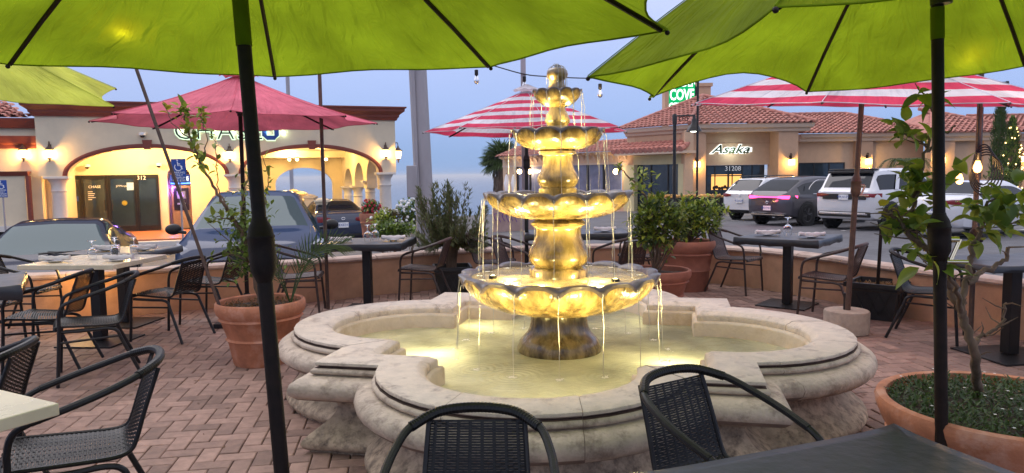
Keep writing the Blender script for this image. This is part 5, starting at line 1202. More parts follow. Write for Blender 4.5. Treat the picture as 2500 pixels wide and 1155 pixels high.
for q in range(7):
    xa = 1.7+q*(dl-2.3)/7; xb = xa+(dl-2.3)/7-.12
    m_ = MB(); m_.b2(xa-.12,xa,.05,.25,-.2,2.0); f = m_.build('window_frame', MT['dark_frame'], rs); m_ = MB(); m_.b2(xa,xb,.14,.16,-.2,2.0); m_.build('pane', MT['pale_glass'], f)
for px_, Y in ((1268,50),(1293,50),(1500,42.5)):
    c = Q(px_, 419, Y); t = thing('globe_lamp', {1268:'glowing globe lamp left of the pair behind the fountain',1293:'glowing globe lamp right of the pair behind the fountain',1500:'glowing globe lamp right of the restaurant windows'}[px_], 'wall lamp', c)
    m_ = MB(); m_.ball((0,-.6,0), .16, 10, 8); m_.build('globe', MT['downlight'], t); m_ = MB(); m_.tube([(0,-.5,.1),(0,-.1,.2),(0,.6,.2)], .03, 6); m_.build('arm', MT['dark_frame'], t)
    light('globe_light', 'POINT', (c.x,c.y-.95,c.z), 22, (1,.7,.4), .1)
# plaza wall with purple scrolls, folded umbrellas
pw = thing('plaza_wall', 'low pink wall with looping purple painted scrolls', 'wall', (0,24,0)); xa, xb = X(1200,24), X(1330,24)
m_ = MB(); m_.b2(xa,xb,-.1,.1,-.9,zz(507,1240,24)); m_.build('body', MT['plaza_pink'], pw)
mat('scroll_purple', (.20,.09,.30), .6); m_ = MB()
for k in range(6):
    c = Q(1212+k*10, 530, 24); m_.tube([Vector((c.x+.07*cos(q)+.03*sin(2*q), -.115, c.z+.12*sin(q)*(1+.3*(k % 2)))) for q in [i*.5 for i in range(11)]], .012, 4)
m_.build('painted_scrolls', MT['scroll_purple'], pw)
pr_ = None
for i, px_ in enumerate((1237,1254)):
    c = Q(px_, 472, 46); top = Q(px_, 425, 46).z
    t = thing('folded_umbrella', ('folded pale pink umbrella by the palm trunk, left','folded pale pink umbrella by the palm trunk, right')[i], 'umbrella', (c.x,46,0), 0, 'folded pale umbrellas by the palm')
    m_ = MB(); m_.lathe([(.02,top),(.10,top-.18),(.14,top-.5),(.17,top-.55),(.12,top-.9),(.10,top-1.3)], 12, fn=lambda r, z, a, i: (r*(1+.15*sin(6*a)), z)); m_.build('canopy', MT['cloth_white'], t); m_ = MB(); m_.tube([(0,0,-.9),(0,0,top+.06)], .03, 6); m_.build('pole', MT['pole_brown'], t)
# COVE sign tower
Y = 56; t = thing('centre_sign', 'tall lit green shopping centre sign reading COVE between peach posts', 'sign', (0,Y,0)); x0, x1 = X(1631,Y), X(1694,Y); z1_, z0s = zz(165,1660,Y), zz(275,1660,Y)
m_ = MB(); m_.b2(x0,x1,-.15,.15,z0s,z1_); m_.build('panel', MT['sign_green'], t)
text('GOLDEN', 'lettering', t, ((x0+x1)/2,-.17,zz(203,1660,Y)), .92, 'sign_letter', off=.02, sx=.62); text('COVE', 'lettering', t, ((x0+x1)/2,-.17,zz(233,1660,Y)), 1.15, 'sign_letter', off=.03, sx=.62); text('CENTER', 'lettering', t, ((x0+x1)/2,-.17,zz(263,1660,Y)), .92, 'sign_letter', off=.02, sx=.6)
m_ = MB(); m_.b2(x1,x1+.22,-.2,.2,z0s-3,z1_); m_.build('frame', MT['dark_frame'], t)
for a, b in ((1621,1630),(1699,1731)): m_ = MB(); m_.b2(X(a,Y),X(b,Y),-.3,.8,-1,zz(212,1715,Y)); m_.b2(X(a,Y)-.12,X(b,Y)+.12,-.42,.92,zz(212,1715,Y),zz(204,1715,Y)); m_.build('post', MT['shop_pier'], t)
# flower trough
tr_ = thing('flower_trough', 'long dark trough of small orange flowers in front of the restaurant', 'planter', (0,33.2,0)); xa, xb = X(1590,33), X(1765,33); zt_ = zz(482,1680,33)
m_ = MB(); m_.b2(xa,xb,-.25,.25,-.9,zt_-.02); m_.build('box', MT['dark_frame'], tr_)
mat('flower_orange', (.62,.33,.10), .7); mat('flower_red', (.55,.04,.06), .6); mat('flower_white', (.8,.78,.76), .7); mat('flower_pink', (.6,.2,.3), .6)
m_ = MB()
for k in range(150): m_.ball((random.uniform(xa,xb), random.uniform(-.24,.24), zt_+random.uniform(0,.09)), .06, 5, 4)
o = m_.build('flowers', MT['flower_orange'], tr_); o['kind'] = 'stuff'

# ================================================================== CARS
def car_geo(keys, nsub=6):
    rows = []; tt = []; K = len(keys)
    def sec(k):
        x, w_, zb, zs, wt, zt = k
        return [(0,zb),(w_*.86,zb),(w_*.965,zb+.05),(w_,zb+(zs-zb)*.42),(w_*1.0,zs-.16*(zs-zb)),(w_*.955,zs),(wt+.012,zt-.075*min(1, (zt-zs)*2.2)-.004),(wt*.84,zt-.020*min(1, (zt-zs)*2.5)),(0,zt)]
    xs = [k[0] for k in keys]; res = []
    P_ = [[Vector((k[0],)+p) for p in sec(k)] for k in keys]
    out = []
    for i in range(K-1):
        for s_ in range(nsub):
            t = s_/nsub; row = []
            for j in range(9):
                a, b, c, d = P_[max(i-1,0)][j], P_[i][j], P_[i+1][j], P_[min(i+2,K-1)][j]
                m1 = (c-a)*.5; m2 = (d-b)*.5
                h1 = max(1e-3, c.x-a.x); 
                # cardinal in x spacing
                dx_ = c.x-b.x; s1 = (c-a)/(max(1e-3, c.x-a.x))*dx_; s2 = (d-b)/(max(1e-3, d.x-b.x))*dx_
                q = (2*t**3-3*t*t+1)*b+(t**3-2*t*t+t)*s1*.75+(-2*t**3+3*t*t)*c+(t**3-t*t)*s2*.75
                row.append(q)
            out.append((i+t, row))
    out.append((K-1, P_[-1])); return out
VS = (1,2,1,2,2,5,2,4)
def sub_row(row):
    o = []
    for j in range(8):
        for q in range(VS[j]): o.append(row[j].lerp(row[j+1], q/VS[j]))
    o.append(row[8]); return o
def rowband(j): 
    s_ = 0
    for k in range(j): s_ += VS[k]
    return s_
def make_car(name, label, cat, keys, paint, pos, head, sideg, wsh, rwn, glass='car_glass', wheels=(.85,.9), wr=.34, rear=True, plate='8JKL294', tail='lamp_red', front=False, lower=None, rimm='rim_silver', track=None, zoff=0, group=None, extras=None):
    gz = lotz(pos[0], pos[1])+zoff; t = thing(name, label, cat, (pos[0], pos[1], gz), RA(head), group)
    out = [(u, sub_row(r)) for u, r in car_geo(keys)]; n = len(out[0][1]); Lc = keys[-1][0]
    parts = {'body': MB(), 'side_glass': MB(), 'windscreen': MB(), 'rear_window': MB(), 'lower_cladding': MB()}
    r5, r6, r7 = rowband(5), rowband(6), rowband(7)
    for s_ in (1, -1):
        for (u0, a), (u1, b) in zip(out, out[1:]):
            um = (u0+u1)/2
            for j in range(n-1):
                k = 'body'
                if r5 <= j < r6 and sideg[0] < um < sideg[1] and (j-r5) in (0,1,2,3):
                    k = 'side_glass'
                elif j >= r6+1 and wsh[0] < um < wsh[1]: k = 'windscreen'
                elif j >= r6+1 and rwn[0] < um < rwn[1]: k = 'rear_window'
                elif lower and j < rowband(3)-0 and j < rowband(lower): k = 'lower_cladding'
                q = [a[j], b[j], b[j+1], a[j+1]]
                if k in ('windscreen','rear_window','side_glass'): pass
                vs = [(p.x, p.y*s_, p.z) for p in q]
                parts[k].add(vs if s_ < 0 else vs, [(0,1,2,3) if s_ > 0 else (3,2,1,0)])
        for e, k in ((out[0][1], 0), (out[-1][1], 1)):
            parts['body'].add([(p.x, p.y*s_, p.z) for p in e]+[(e[0].x, 0, (e[0].z+e[-1].z)/2)], [(j, j+1, n) if (s_ > 0) != bool(k) else (j+1, j, n) for j in range(n-1)])
    mats_ = {'body': paint, 'side_glass': glass, 'windscreen': glass, 'rear_window': glass, 'lower_cladding': 'car_trim'}
    for k, mb in parts.items():
        if mb.f:
            me = mb.mesh(k, MT[mats_[k]], True, 180)
            import bmesh
            bm = bmesh.new(); bm.from_mesh(me); bmesh.ops.remove_doubles(bm, verts=bm.verts, dist=.0008); bmesh.ops.recalc_face_normals(bm, faces=bm.faces); bm.to_mesh(me); bm.free()
            for p in me.polygons: p.use_smooth = True
            me.set_sharp_from_angle(angle=RA(32))
            inst(me, k, t)
    W_ = max(k[1] for k in keys)
    for wx in (wheels[0], Lc-wheels[1]):
        for s_ in (-1, 1):
            yy = s_*(W_-.10); M_ = Matrix.Translation((wx, yy, wr)) @ Matrix.Rotation(pi/2*s_, 4, 'X')
            m_ = MB(); m_.lathe([(wr+.075,.02),(wr+.075,-.108),(.001,-.108)], 28, M=M_); m_.build('wheel_arch', MT['car_trim'], t)
            m_ = MB(); m_.lathe([(wr*.66,-.125),(wr*.97,-.122),(wr,-.10),(wr,.1),(wr*.6,.1)], 32, M=M_); w0 = m_.build('wheel', MT['tyre'], t, ang=40)
            m_ = MB(); m_.lathe([(wr*.67,-.127),(wr*.62,-.118),(wr*.60,-.09)], 28, M=M_); m_.lathe([(.001,-.125),(.05,-.122),(.06,-.10)], 14, M=M_)
            for q in range(5):
                for dq in (-.13,.13):
                    a = q*2*pi/5+dq; m_.tube([M_ @ Vector((.03*cos(a),.03*sin(a),-.112)), M_ @ Vector((wr*.63*cos(a+dq*.3),wr*.63*sin(a+dq*.3),-.108))], .018, 5)
            m_.build('rim', MT[rimm], w0); m_ = MB(); m_.lathe([(.001,-.09),(wr*.64,-.09)], 20, M=M_); m_.build('brake_disc', MT['car_trim'], w0)
    return t, keys, W_, Lc
def skin_z(keys, x):
    for a, b in zip(keys, keys[1:]):
        if a[0] <= x <= b[0]: f = (x-a[0])/(b[0]-a[0]); return [p+(q-p)*f for p, q in zip(a, b)]
    return keys[-1]
def rear_kit(t, keys, W_, zl=.9, zp=.62, tail='lamp_red', plate='8ABC123', bar=False, lw_=.34, lh=.13, emblem=True, xin=.05):
    k0 = skin_z(keys, .04); k1 = skin_z(keys, .28)
    for s_ in (-1, 1):
        m_ = MB(); rows = []
        for x, w_ in ((-.02, k0[1]*.52), (-.028, k0[1]*.80), (.03, k0[1]*1.03), (.16, (k0[1]+k1[1])/2*1.012), (.36, k1[1]*1.012)):
            hh_ = lh*(1 if w_ > k0[1]*.7 else .55); 
            rows.append([Vector((x+.0, s_*w_, zl-hh_/2)), Vector((x-.012, s_*w_*1.004, zl)), Vector((x, s_*w_, zl+hh_/2))])
        m_.grid(rows); m_.build('tail_light', MT[tail], t, ang=60)
    if bar: m_ = MB(); m_.b2(-.032,.0,-k0[1]*.55,k0[1]*.55,zl-.02,zl+.025); m_.build('light_bar', MT[tail], t)
    m_ = MB(); m_.b2(-.045,-.02,-.155,.155,zp-.08,zp+.08); p_ = m_.build('licence_plate', MT['sign_white'], t)
    text(plate, 'lettering', p_, (-.048,0,zp), .11, 'sign_blue', rot=(pi/2,0,-pi/2), ext=.001)
    if emblem: m_ = MB(); m_.tube([Vector((-.035, .055*cos(q), zp+.2+.036*sin(q))) for q in [i*pi/8 for i in range(17)]], .008, 5); m_.build('emblem', MT['chrome_trim'], t)
def mirrors(t, keys, x, paint, zb):
    w_ = skin_z(keys, x)[1]
    for s_ in (-1, 1):
        m_ = MB(); m_.ball((x-.02, s_*(w_+.13), zb), .11, 12, 8, (.62,1.0,.72)); m_.tube([(x,s_*(w_-.04),zb-.05),(x,s_*(w_+.08),zb-.03)], .025, 6); m_.build('wing_mirror', MT[paint], t)
SEDAN = [(0,.66,.38,.80,.56,.86),(.10,.84,.28,.94,.72,1.02),(.42,.90,.24,.98,.77,1.09),(.78,.915,.22,.975,.74,1.12),(1.55,.92,.20,.96,.60,1.405),(2.3,.92,.20,.95,.61,1.45),(3.0,.92,.20,.93,.60,1.405),(3.72,.915,.20,.91,.76,1.04),(4.25,.90,.21,.84,.70,.92),(4.62,.83,.23,.74,.60,.79),(4.80,.66,.28,.60,.46,.65)]
CROSS = [(0,.70,.45,.92,.60,1.02),(.10,.88,.34,1.03,.72,1.14),(.35,.94,.27,1.08,.74,1.24),(.95,.955,.24,1.08,.66,1.52),(1.9,.96,.22,1.04,.64,1.615),(2.75,.96,.22,1.00,.62,1.55),(3.62,.955,.22,.99,.80,1.14),(4.1,.94,.23,.96,.78,1.06),(4.5,.86,.25,.87,.66,.96),(4.72,.70,.30,.72,.50,.80)]
SUV = [(0,.78,.42,.98,.66,1.05),(.08,.90,.32,1.06,.74,1.14),(.32,.93,.27,1.08,.72,1.40),(.62,.94,.25,1.09,.69,1.64),(1.3,.94,.24,1.08,.68,1.69),(2.5,.94,.24,1.05,.66,1.66),(3.30,.935,.24,1.03,.76,1.18),(3.9,.93,.25,.99,.76,1.08),(4.45,.86,.28,.88,.66,.94),(4.62,.74,.34,.70,.52,.76)]
BIG = [(0,.86,.45,1.10,.78,1.16),(.06,.96,.34,1.18,.82,1.24),(.24,.99,.30,1.21,.80,1.58),(.42,1.0,.28,1.22,.77,1.83),(1.3,1.0,.27,1.22,.76,1.87),(2.7,1.0,.27,1.20,.75,1.83),(3.55,1.0,.27,1.17,.84,1.30),(4.1,.99,.28,1.12,.84,1.19),(4.75,.94,.30,1.0,.76,1.06),(4.98,.82,.36,.80,.62,.86)]
def back(px_, py_, Y, L_, head):   # origin is the rear centre
    c = Q(px_, py_, Y); return (c.x, Y)
def front_lines(t, K_):
    fr_ = [k for k in K_ if k[0] > 3.5]
    for s_ in (-1, 1):
        m_ = MB(); m_.tube(crom([(k[0]-.02, s_*k[4]*.97, k[5]-.018) for k in fr_[:-1]], 5), .006, 4); m_.build('bonnet_line', MT['car_trim'], t)
    c_ = fr_[0]; m_ = MB(); m_.tube(crom([(c_[0]-.04, y*c_[4]*1.0, c_[5]+.004-.05*y*y) for y in (-1,-.6,0,.6,1)], 4), .016, 5); m_.build('cowl_seal', MT['car_trim'], t)
# 1 navy sedan, nose to us at far left
hA = -66
nose = Vector((-5.9, 8.75)); hv = Vector((cos(RA(hA)), sin(RA(hA)))); org = nose-hv*4.8
t, K_, W_, Lc = make_car('parked_car', 'dark navy sedan nose in to the patio wall at the left edge', 'car', SEDAN, 'car_navy', (org.x, org.y), hA, (3.2,7.0), (6.05,7.0), (3.05,4.0), glass='car_glass_pale')
mirrors(t, K_, 3.35, 'car_navy', 1.0); m_ = MB(); m_.tube([(3.78,-.1,1.045),(3.70,.45,1.055)], .012, 5); m_.tube([(3.80,.5,1.035),(3.72,-.0,1.06)], .01, 5); m_.build('wiper', MT['car_trim'], t)
for s_ in (-1, 1): m_ = MB(); m_.ball((4.55, s_*.66, .68), .16, 12, 8, (.9,1.1,.45)); m_.build('headlight', MT['lamp_clear'], t)
front_lines(t, K_)
# 2 blue crossover facing us
hB = -73; nose = Vector((-3.30, 8.95)); hv = Vector((cos(RA(hB)), sin(RA(hB)))); org = nose-hv*4.72
t, K_, W_, Lc = make_car('parked_car', 'steel blue crossover facing us just beyond the patio wall', 'car', CROSS, 'car_blue', (org.x, org.y), hB, (2.2,6.0), (5.06,6.0), (2.1,3.0), glass='car_glass_pale', wr=.36, zoff=.08)
mirrors(t, K_, 3.15, 'car_trim', 1.10)
for s_ in (-1, 1):
    m_ = MB(); rows = []
    for x, w_, z, h_ in ((4.66,.44,.76,.04),(4.58,.62,.79,.08),(4.42,.80,.85,.10),(4.16,.925,.92,.07),(4.0,.945,.95,.02)): rows.append([Vector((x+.03, s_*w_*1.01, z-h_)), Vector((x+.045, s_*w_*1.015, z)), Vector((x+.0, s_*w_*.97, z+h_))])
    m_.grid(rows); m_.build('headlight', MT['lamp_clear'], t, ang=60)
m_ = MB(); m_.b2(4.60,4.745,-.66,.66,.36,.56); m_.build('lower_intake', MT['car_trim'], t, bevel=.03)
m_ = MB(); m_.tube([(3.66,-.05,1.115),(3.50,.60,1.17)], .012, 5); m_.build('wiper', MT['car_trim'], t); m_ = MB(); m_.ball((4.66,0,.66), .045, 8, 6, (.5,1,1)); m_.build('emblem', MT['chrome_trim'], t); front_lines(t, K_)
# 3 slate sedan seen from behind
c = Q(838, 540, 22.3)
t, K_, W_, Lc = make_car('parked_car', 'slate blue sedan seen from behind under the bank arch, licence plate visible', 'car', SEDAN, 'car_slate', (c.x, 22.3), 112, (3.2,7.0), (6.05,7.0), (3.05,4.0), zoff=-.12)
rear_kit(t, K_, W_, .88, .70, plate='9EXE315', lh=.17); mirrors(t, K_, 3.35, 'car_slate', 1.0); m_ = MB(); m_.b2(-.04,.05,-.7,.7,.36,.42); m_.build('bumper_line', MT['car_trim'], t)
hR = 90-58
# 4 white crossover
c = Q(1806, 500, 28.6); t, K_, W_, Lc = make_car('parked_car', 'white crossover with roof rails, furthest of the four cars on the right', 'car', SUV, 'car_white', (c.x, 28.6), hR, (2.3,6.0), (5.06,6.0), (1.1,2.9), lower=3)
rear_kit(t, K_, W_, 1.0, .78, plate='8CEA204', lh=.14)
for s_ in (-1, 1): m_ = MB(); m_.tube(crom([(.75,s_*.62,1.66),(.95,s_*.63,1.75),(2.3,s_*.63,1.76),(2.6,s_*.62,1.68)], 5), .02, 6); m_.build('roof_rail', MT['car_trim'], t)
m_ = MB(); m_.tube([(.10,0,1.16),(.16,.35,1.2)], .012, 5); m_.build('wiper', MT['car_trim'], t)
# 5 grey suv, tail lights on
c = Q(1874, 500, 24.9); t, K_, W_, Lc = make_car('parked_car', 'dark grey crossover with its pink red tail lights glowing', 'car', [(x, w_*1.02, a, b*.99, c_*.98, d*1.0) for x, w_, a, b, c_, d in CROSS[:1]]+[(.10,.90,.34,1.03,.74,1.16),(.35,.95,.27,1.06,.74,1.32),(.95,.97,.24,1.06,.68,1.60),(1.9,.97,.22,1.04,.66,1.69),(2.75,.97,.22,1.01,.64,1.62),(3.62,.96,.22,.97,.80,1.12),(4.1,.94,.23,.92,.78,1.02),(4.6,.86,.25,.8,.66,.88),(4.9,.70,.30,.62,.48,.70)], 'car_grey', (c.x, 24.9), hR, (2.3,6.0), (5.06,6.0), (1.1,2.9), wr=.38, rimm='rim_dark')
rear_kit(t, K_, W_, .98, .60, tail='tail_on', plate='9KHY511', bar=True, lh=.11)
m_ = MB(); kk = [skin_z(K_, x) for x in (1.0,1.6,2.4,3.0,3.5)]
for s_ in (-1, 1): m_.tube(crom([(1.0,s_*.86,1.10),(1.25,s_*.80,1.36),(1.8,s_*.70,1.54),(2.7,s_*.68,1.52)], 5), .014, 5); m_.tube([(1.0,s_*.90,1.08),(2.2,s_*.94,1.05),(3.5,s_*.93,1.0)], .012, 5)
m_.build('window_trim', MT['chrome_trim'], t); m_ = MB(); m_.b2(1.55,1.78,-.985,-.965,.88,.91); m_.build('door_handle', MT['chrome_trim'], t); m_ = MB(); m_.b2(-.06,.08,-.72,.72,.36,.40); m_.build('bumper_trim', MT['chrome_trim'], t)
light('tail_glow', 'POINT', (c.x-.45,24.9-.35,lotz(c.x,25)+.95), 4, (1,.1,.25), .1)
# 6 white boxy suv
c = Q(2060, 500, 22.0); t, K_, W_, Lc = make_car('parked_car', 'big boxy white SUV with black tailgate panel, behind the striped umbrella pole', 'car', BIG, 'car_white', (c.x, 22.0), hR, (2.3,6.0), (5.06,6.0), (1.1,2.9), wr=.40, rimm='rim_dark')
rear_kit(t, K_, W_, 1.06, 1.0, plate='9PLV177', lh=.12, emblem=False)
m_ = MB(); m_.b2(-.03,-.005,-.72,.72,.93,1.10); m_.build('tailgate_panel', MT['car_trim'], t, bevel=.01); m_ = MB(); m_.b2(-.05,.1,-.86,.86,.40,.56); m_.build('bumper', MT['car_trim'], t, bevel=.03); m_ = MB(); m_.b2(-.07,.1,-.80,.80,.47,.53); m_.build('skid_plate', MT['rim_silver'], t, bevel=.01)
m_ = MB(); m_.b2(.30,.62,-.74,.74,1.82,1.86); m_.b2(.22,.34,-.72,.72,1.72,1.80); m_.build('roof_spoiler', MT['car_trim'], t, bevel=.015)
for s_ in (-1, 1):
    m_ = MB(); m_.add([(1.05,s_*.985,1.22),(1.25,s_*.985,1.22),(1.65,s_*.79,1.80),(1.45,s_*.79,1.80)], [(0,1,2,3)]); m_.build('pillar_panel', MT['car_white'], t)
# 7 white sedan
c = Q(2266, 520, 18.4); t, K_, W_, Lc = make_car('parked_car', 'white sedan parked nearest on the right, partly behind the lemon tree', 'car', SEDAN, 'car_white', (c.x, 18.4), hR, (3.2,7.0), (6.05,7.0), (3.05,4.0))
rear_kit(t, K_, W_, .92, .72, plate='7JZD769', lh=.12); mirrors(t, K_, 3.35, 'car_white', 1.0); m_ = MB(); m_.b2(1.9,2.1,-.935,-.915,.86,.885); m_.build('door_handle', MT['chrome_trim'], t)

# ================================================================== PLANTS
def leaf(mb, p, d, up_, l, w_, fold=.25, curl=.15, mi=0):
    d = d.normalized(); s_ = d.cross(up_); s_ = s_.normalized() if s_.length > 1e-4 else d.orthogonal().normalized(); n = s_.cross(d)
    a = p; m1 = p+d*l*.45+n*(-curl*l*.1); tip = p+d*l-n*(curl*l); 
    b1 = p+d*l*.42+s_*w_*.5+n*fold*w_*.5; b2_ = p+d*l*.42-s_*w_*.5+n*fold*w_*.5; c1 = p+d*l*.78+s_*w_*.3+n*(fold*w_*.3-curl*l*.5); c2 = p+d*l*.78-s_*w_*.3+n*(fold*w_*.3-curl*l*.5); m2 = p+d*l*.76-n*curl*l*.55
    mb.add([a, b1, c1, tip, m2, m1, c2, b2_], [(0,1,2,4,5) if False else (0,1,5), (1,2,4,5), (2,3,4), (0,5,7), (5,4,6,7), (4,3,6)], mi)
def leaf_mesh(l, w_, m, fold=.25, curl=.15):
    mb = MB(); rows = [[], [], [], [], []]; K = 6
    for i in range(K+1):
        t = i/K; w2 = w_*.5*(sin(pi*min(1, t*1.02)**.8))**.75*(1-.25*t) if 0 < t < 1 else .001; z = -curl*l*t*t+.04*l*sin(2.4*t)
        for j, s_ in enumerate((-1,-.55,0,.55,1)): rows[j].append(Vector((l*t-.02*l*abs(s_), w2*s_, z+fold*w2*s_*s_*1.2+.03*l*sin(9*t+2*s_)*abs(s_)*.5)))
    mb.grid(rows); return mb.mesh('leaf', MT[m], ang=180)
def rdir(): 
    v = Vector((random.gauss(0,1), random.gauss(0,1), random.gauss(0,1))); return v.normalized()
def place_leaf(me, parent, p, d, name='leaf', sc=1.0):
    d = d.normalized(); u_ = Vector((0,0,1))+rdir()*.5; s_ = d.cross(u_).normalized(); n = s_.cross(d)
    M_ = Matrix(((d.x, -s_.x, n.x, p.x), (d.y, -s_.y, n.y, p.y), (d.z, -s_.z, n.z, p.z), (0,0,0,1))) @ Matrix.Scale(sc, 4)
    o = bpy.data.objects.new(name, me); C.objects.link(o); o.parent = parent; o.matrix_local = M_; return o
def branch(parent, pts, r0, r1, m='bark', name='branch', wob=.01, n=6):
    q = crom(pts, n); q = [q[0]]+[p+rdir()*wob for p in q[1:-1]]+[q[-1]]; K = len(q)
    m_ = MB(); m_.tube(q, [r0+(r1-r0)*i/(K-1) for i in range(K)], 7); m_.build(name, MT[m], parent, ang=60); return q
def pot(name, label, c, R, rb, h_, m, cat='pot', ribs=True, group=None):
    t = thing(name, label, cat, c, 0, group)
    pf = [(rb,.0),(rb*1.04,.02),(rb+(R*.88-rb)*.45,h_*.38),(rb+(R*.88-rb)*.5+.012,h_*.41),(rb+(R*.88-rb)*.5,h_*.44),(R*.88,h_*.70),(R*.90+.012,h_*.73),(R*.90,h_*.76),(R*.97,h_*.82),(R*1.0,h_*.90),(R*.985,h_*.98),(R*.95,h_*1.0),(R*.90,h_*.98),(R*.88,h_*.85)]
    m_ = MB(); m_.lathe(pf, 48); m_.build('vessel', MT[m], t, ang=45); 
    m_ = MB(); m_.lathe([(R*.88,h_*.88),(R*.5,h_*.91),(.001,h_*.92)], 24, fn=lambda r, z, a, i: (r, z+.008*sin(5*a+i))); m_.build('soil', MT['soil'], t); return t
# --- big pot left, with a lanky lemon sapling, stake, small palm
pc = Vector((-2.0,5.62,0)); pot('terracotta_pot', 'large weathered terracotta pot beside the left umbrella pole', pc, .345, .215, .50, 'terracotta')
m_ = MB()
for k in range(420): a = random.uniform(0,6.28); r_ = .30*sqrt(random.random()); leaf(m_, Vector((r_*cos(a), r_*sin(a), .455)), rdir()+Vector((0,0,.8)), Vector((0,0,1)), random.uniform(.02,.045), .012)
o = m_.build('ground_cover', MT['leaf_dry']); o.location = pc; o['kind'] = 'stuff'; o['label'] = 'dry mossy ground cover in the large left pot'; o['category'] = 'ground cover'
lt = thing('lemon_sapling', 'lanky citrus sapling leaning left out of the large terracotta pot', 'plant', (pc.x,pc.y,.44))
def LQ(px_, py_, Y): return Q(px_, py_, Y)-Vector((pc.x,pc.y,.44))
tr1 = branch(lt, [Vector((.0,0,0)), LQ(618,650,5.6), LQ(600,590,5.6), LQ(575,540,5.58), LQ(548,500,5.5)], .022, .014, name='trunk')
b1 = branch(lt, [tr1[-1], LQ(520,455,5.45), LQ(490,395,5.4), LQ(468,340,5.38), LQ(452,290,5.36), LQ(447,262,5.35)], .013, .004)
b2 = branch(lt, [LQ(600,590,5.6), LQ(590,520,5.7), LQ(600,450,5.72), LQ(612,400,5.7)], .009, .003); b3 = branch(lt, [LQ(548,500,5.5), LQ(530,440,5.6), LQ(528,370,5.6), LQ(522,330,5.6)], .006, .002); b4 = branch(lt, [LQ(600,590,5.6), LQ(640,520,5.5), LQ(655,440,5.45), LQ(640,370,5.45)], .007, .002); b5 = branch(lt, [LQ(468,340,5.38), LQ(420,300,5.4), LQ(405,262,5.4)], .005, .002); b6 = branch(lt, [LQ(575,540,5.58), LQ(535,530,5.5), LQ(520,545,5.45)], .006, .002); b7 = branch(lt, [LQ(490,395,5.4), LQ(505,340,5.35), LQ(490,290,5.3), LQ(492,258,5.3)], .005, .002)
LM = [leaf_mesh(.07*s_, .038*s_, mm) for s_ in (.8,1,1.15) for mm in ('leaf_lemon','leaf_green')]; LY = [leaf_mesh(.06,.04,'leaf_yellow'), leaf_mesh(.065,.042,'leaf_lemon')]
def leaves_on(parent, path, k, f0, f1, meshes, spread=.02, outw=.6):
    for _ in range(k):
        f = random.uniform(f0, f1)*(len(path)-1); i = int(f); p = path[i].lerp(path[min(i+1, len(path)-1)], f-i); place_leaf(random.choice(meshes), parent, p+rdir()*spread, rdir()+Vector((0,0,outw)), sc=random.uniform(.75,1.2))
leaves_on(lt, b1, 95, .35, 1, LM[:4]+LY, .03); leaves_on(lt, b7, 26, .4, 1, LY+LM[:2], .015); leaves_on(lt, b5, 9, .6, 1, LY, .01); leaves_on(lt, b3, 8, .3, 1, LM, .01); leaves_on(lt, b2, 16, .1, .9, LM, .02); leaves_on(lt, b4, 20, .1, .9, LM, .02); leaves_on(lt, b6, 16, .3, 1, LM, .03); leaves_on(lt, tr1, 14, .75, 1, LM, .04)
fm = MB()
for _ in range(620):
    cpx, cpy = random.gauss(605,32), random.gauss(588,50); p = LQ(cpx, min(690, cpy), 5.6+random.gauss(0,.10)); leaf(fm, p, rdir()+Vector((0,0,.3)), Vector((0,0,1)), random.uniform(.04,.075), random.uniform(.022,.036))
o = fm.build('foliage', MT['leaf_green'], lt, ang=180); o['kind'] = 'stuff'
for _ in range(20):
    p = LQ(random.gauss(605,35), random.uniform(540,650), 5.6+random.gauss(0,.08)); q = LQ(random.gauss(605,8), 640, 5.6); m_ = MB(); m_.tube([q, q.lerp(p,.5)+rdir()*.03, p], [.006,.004,.002], 5); m_.build('twig', MT['bark'], lt)
a = Q(538,716,5.45); b = Q(330,160,5.35); a.z = .44; t = thing('garden_stake', 'long mossy metal stake leaning left out of the large terracotta pot', 'stake', a); m_ = MB(); m_.tube([Vector((0,0,0)), (b-a)*1.08], .013, 8); m_.build('rod', MT['pole_brown'], t)
pm = thing('young_palm', 'small spiky palm at the right rim of the large left pot', 'palm', (pc.x+.22,pc.y+.05,.45))
for k in range(7):
    a = random.uniform(-.9,1.3)+(pi if k % 3 == 0 else 0); l = random.uniform(.40,.62); base = Vector((0,0,0)); d = Vector((cos(a)*.45, sin(a)*.3, 1)); fr_ = MB()
    pth = crom([base, d*l*.5, d*l*.85+Vector((cos(a)*.10,0,-.02)), d*l+Vector((cos(a)*.22,0,-.10))], 6); fr_.tube(pth, [.005-.0035*i/(len(pth)-1) for i in range(len(pth))], 5)
    for i, p in enumerate(pth[5:]):
        tt_ = (pth[min(i+6, len(pth)-1)]-pth[i+4]).normalized()
        for s_ in (-1,1): sd_ = tt_.cross(Vector((0,1,.3))).normalized()*s_; leaf(fr_, p, tt_*.9+sd_*.8+Vector((0,0,.15)), Vector((0,-1,.5)), .17*(1-.5*abs(i/13-.4)), .008, .1, .05)
    fr_.build('frond', MT['leaf_dark'], pm, ang=180)
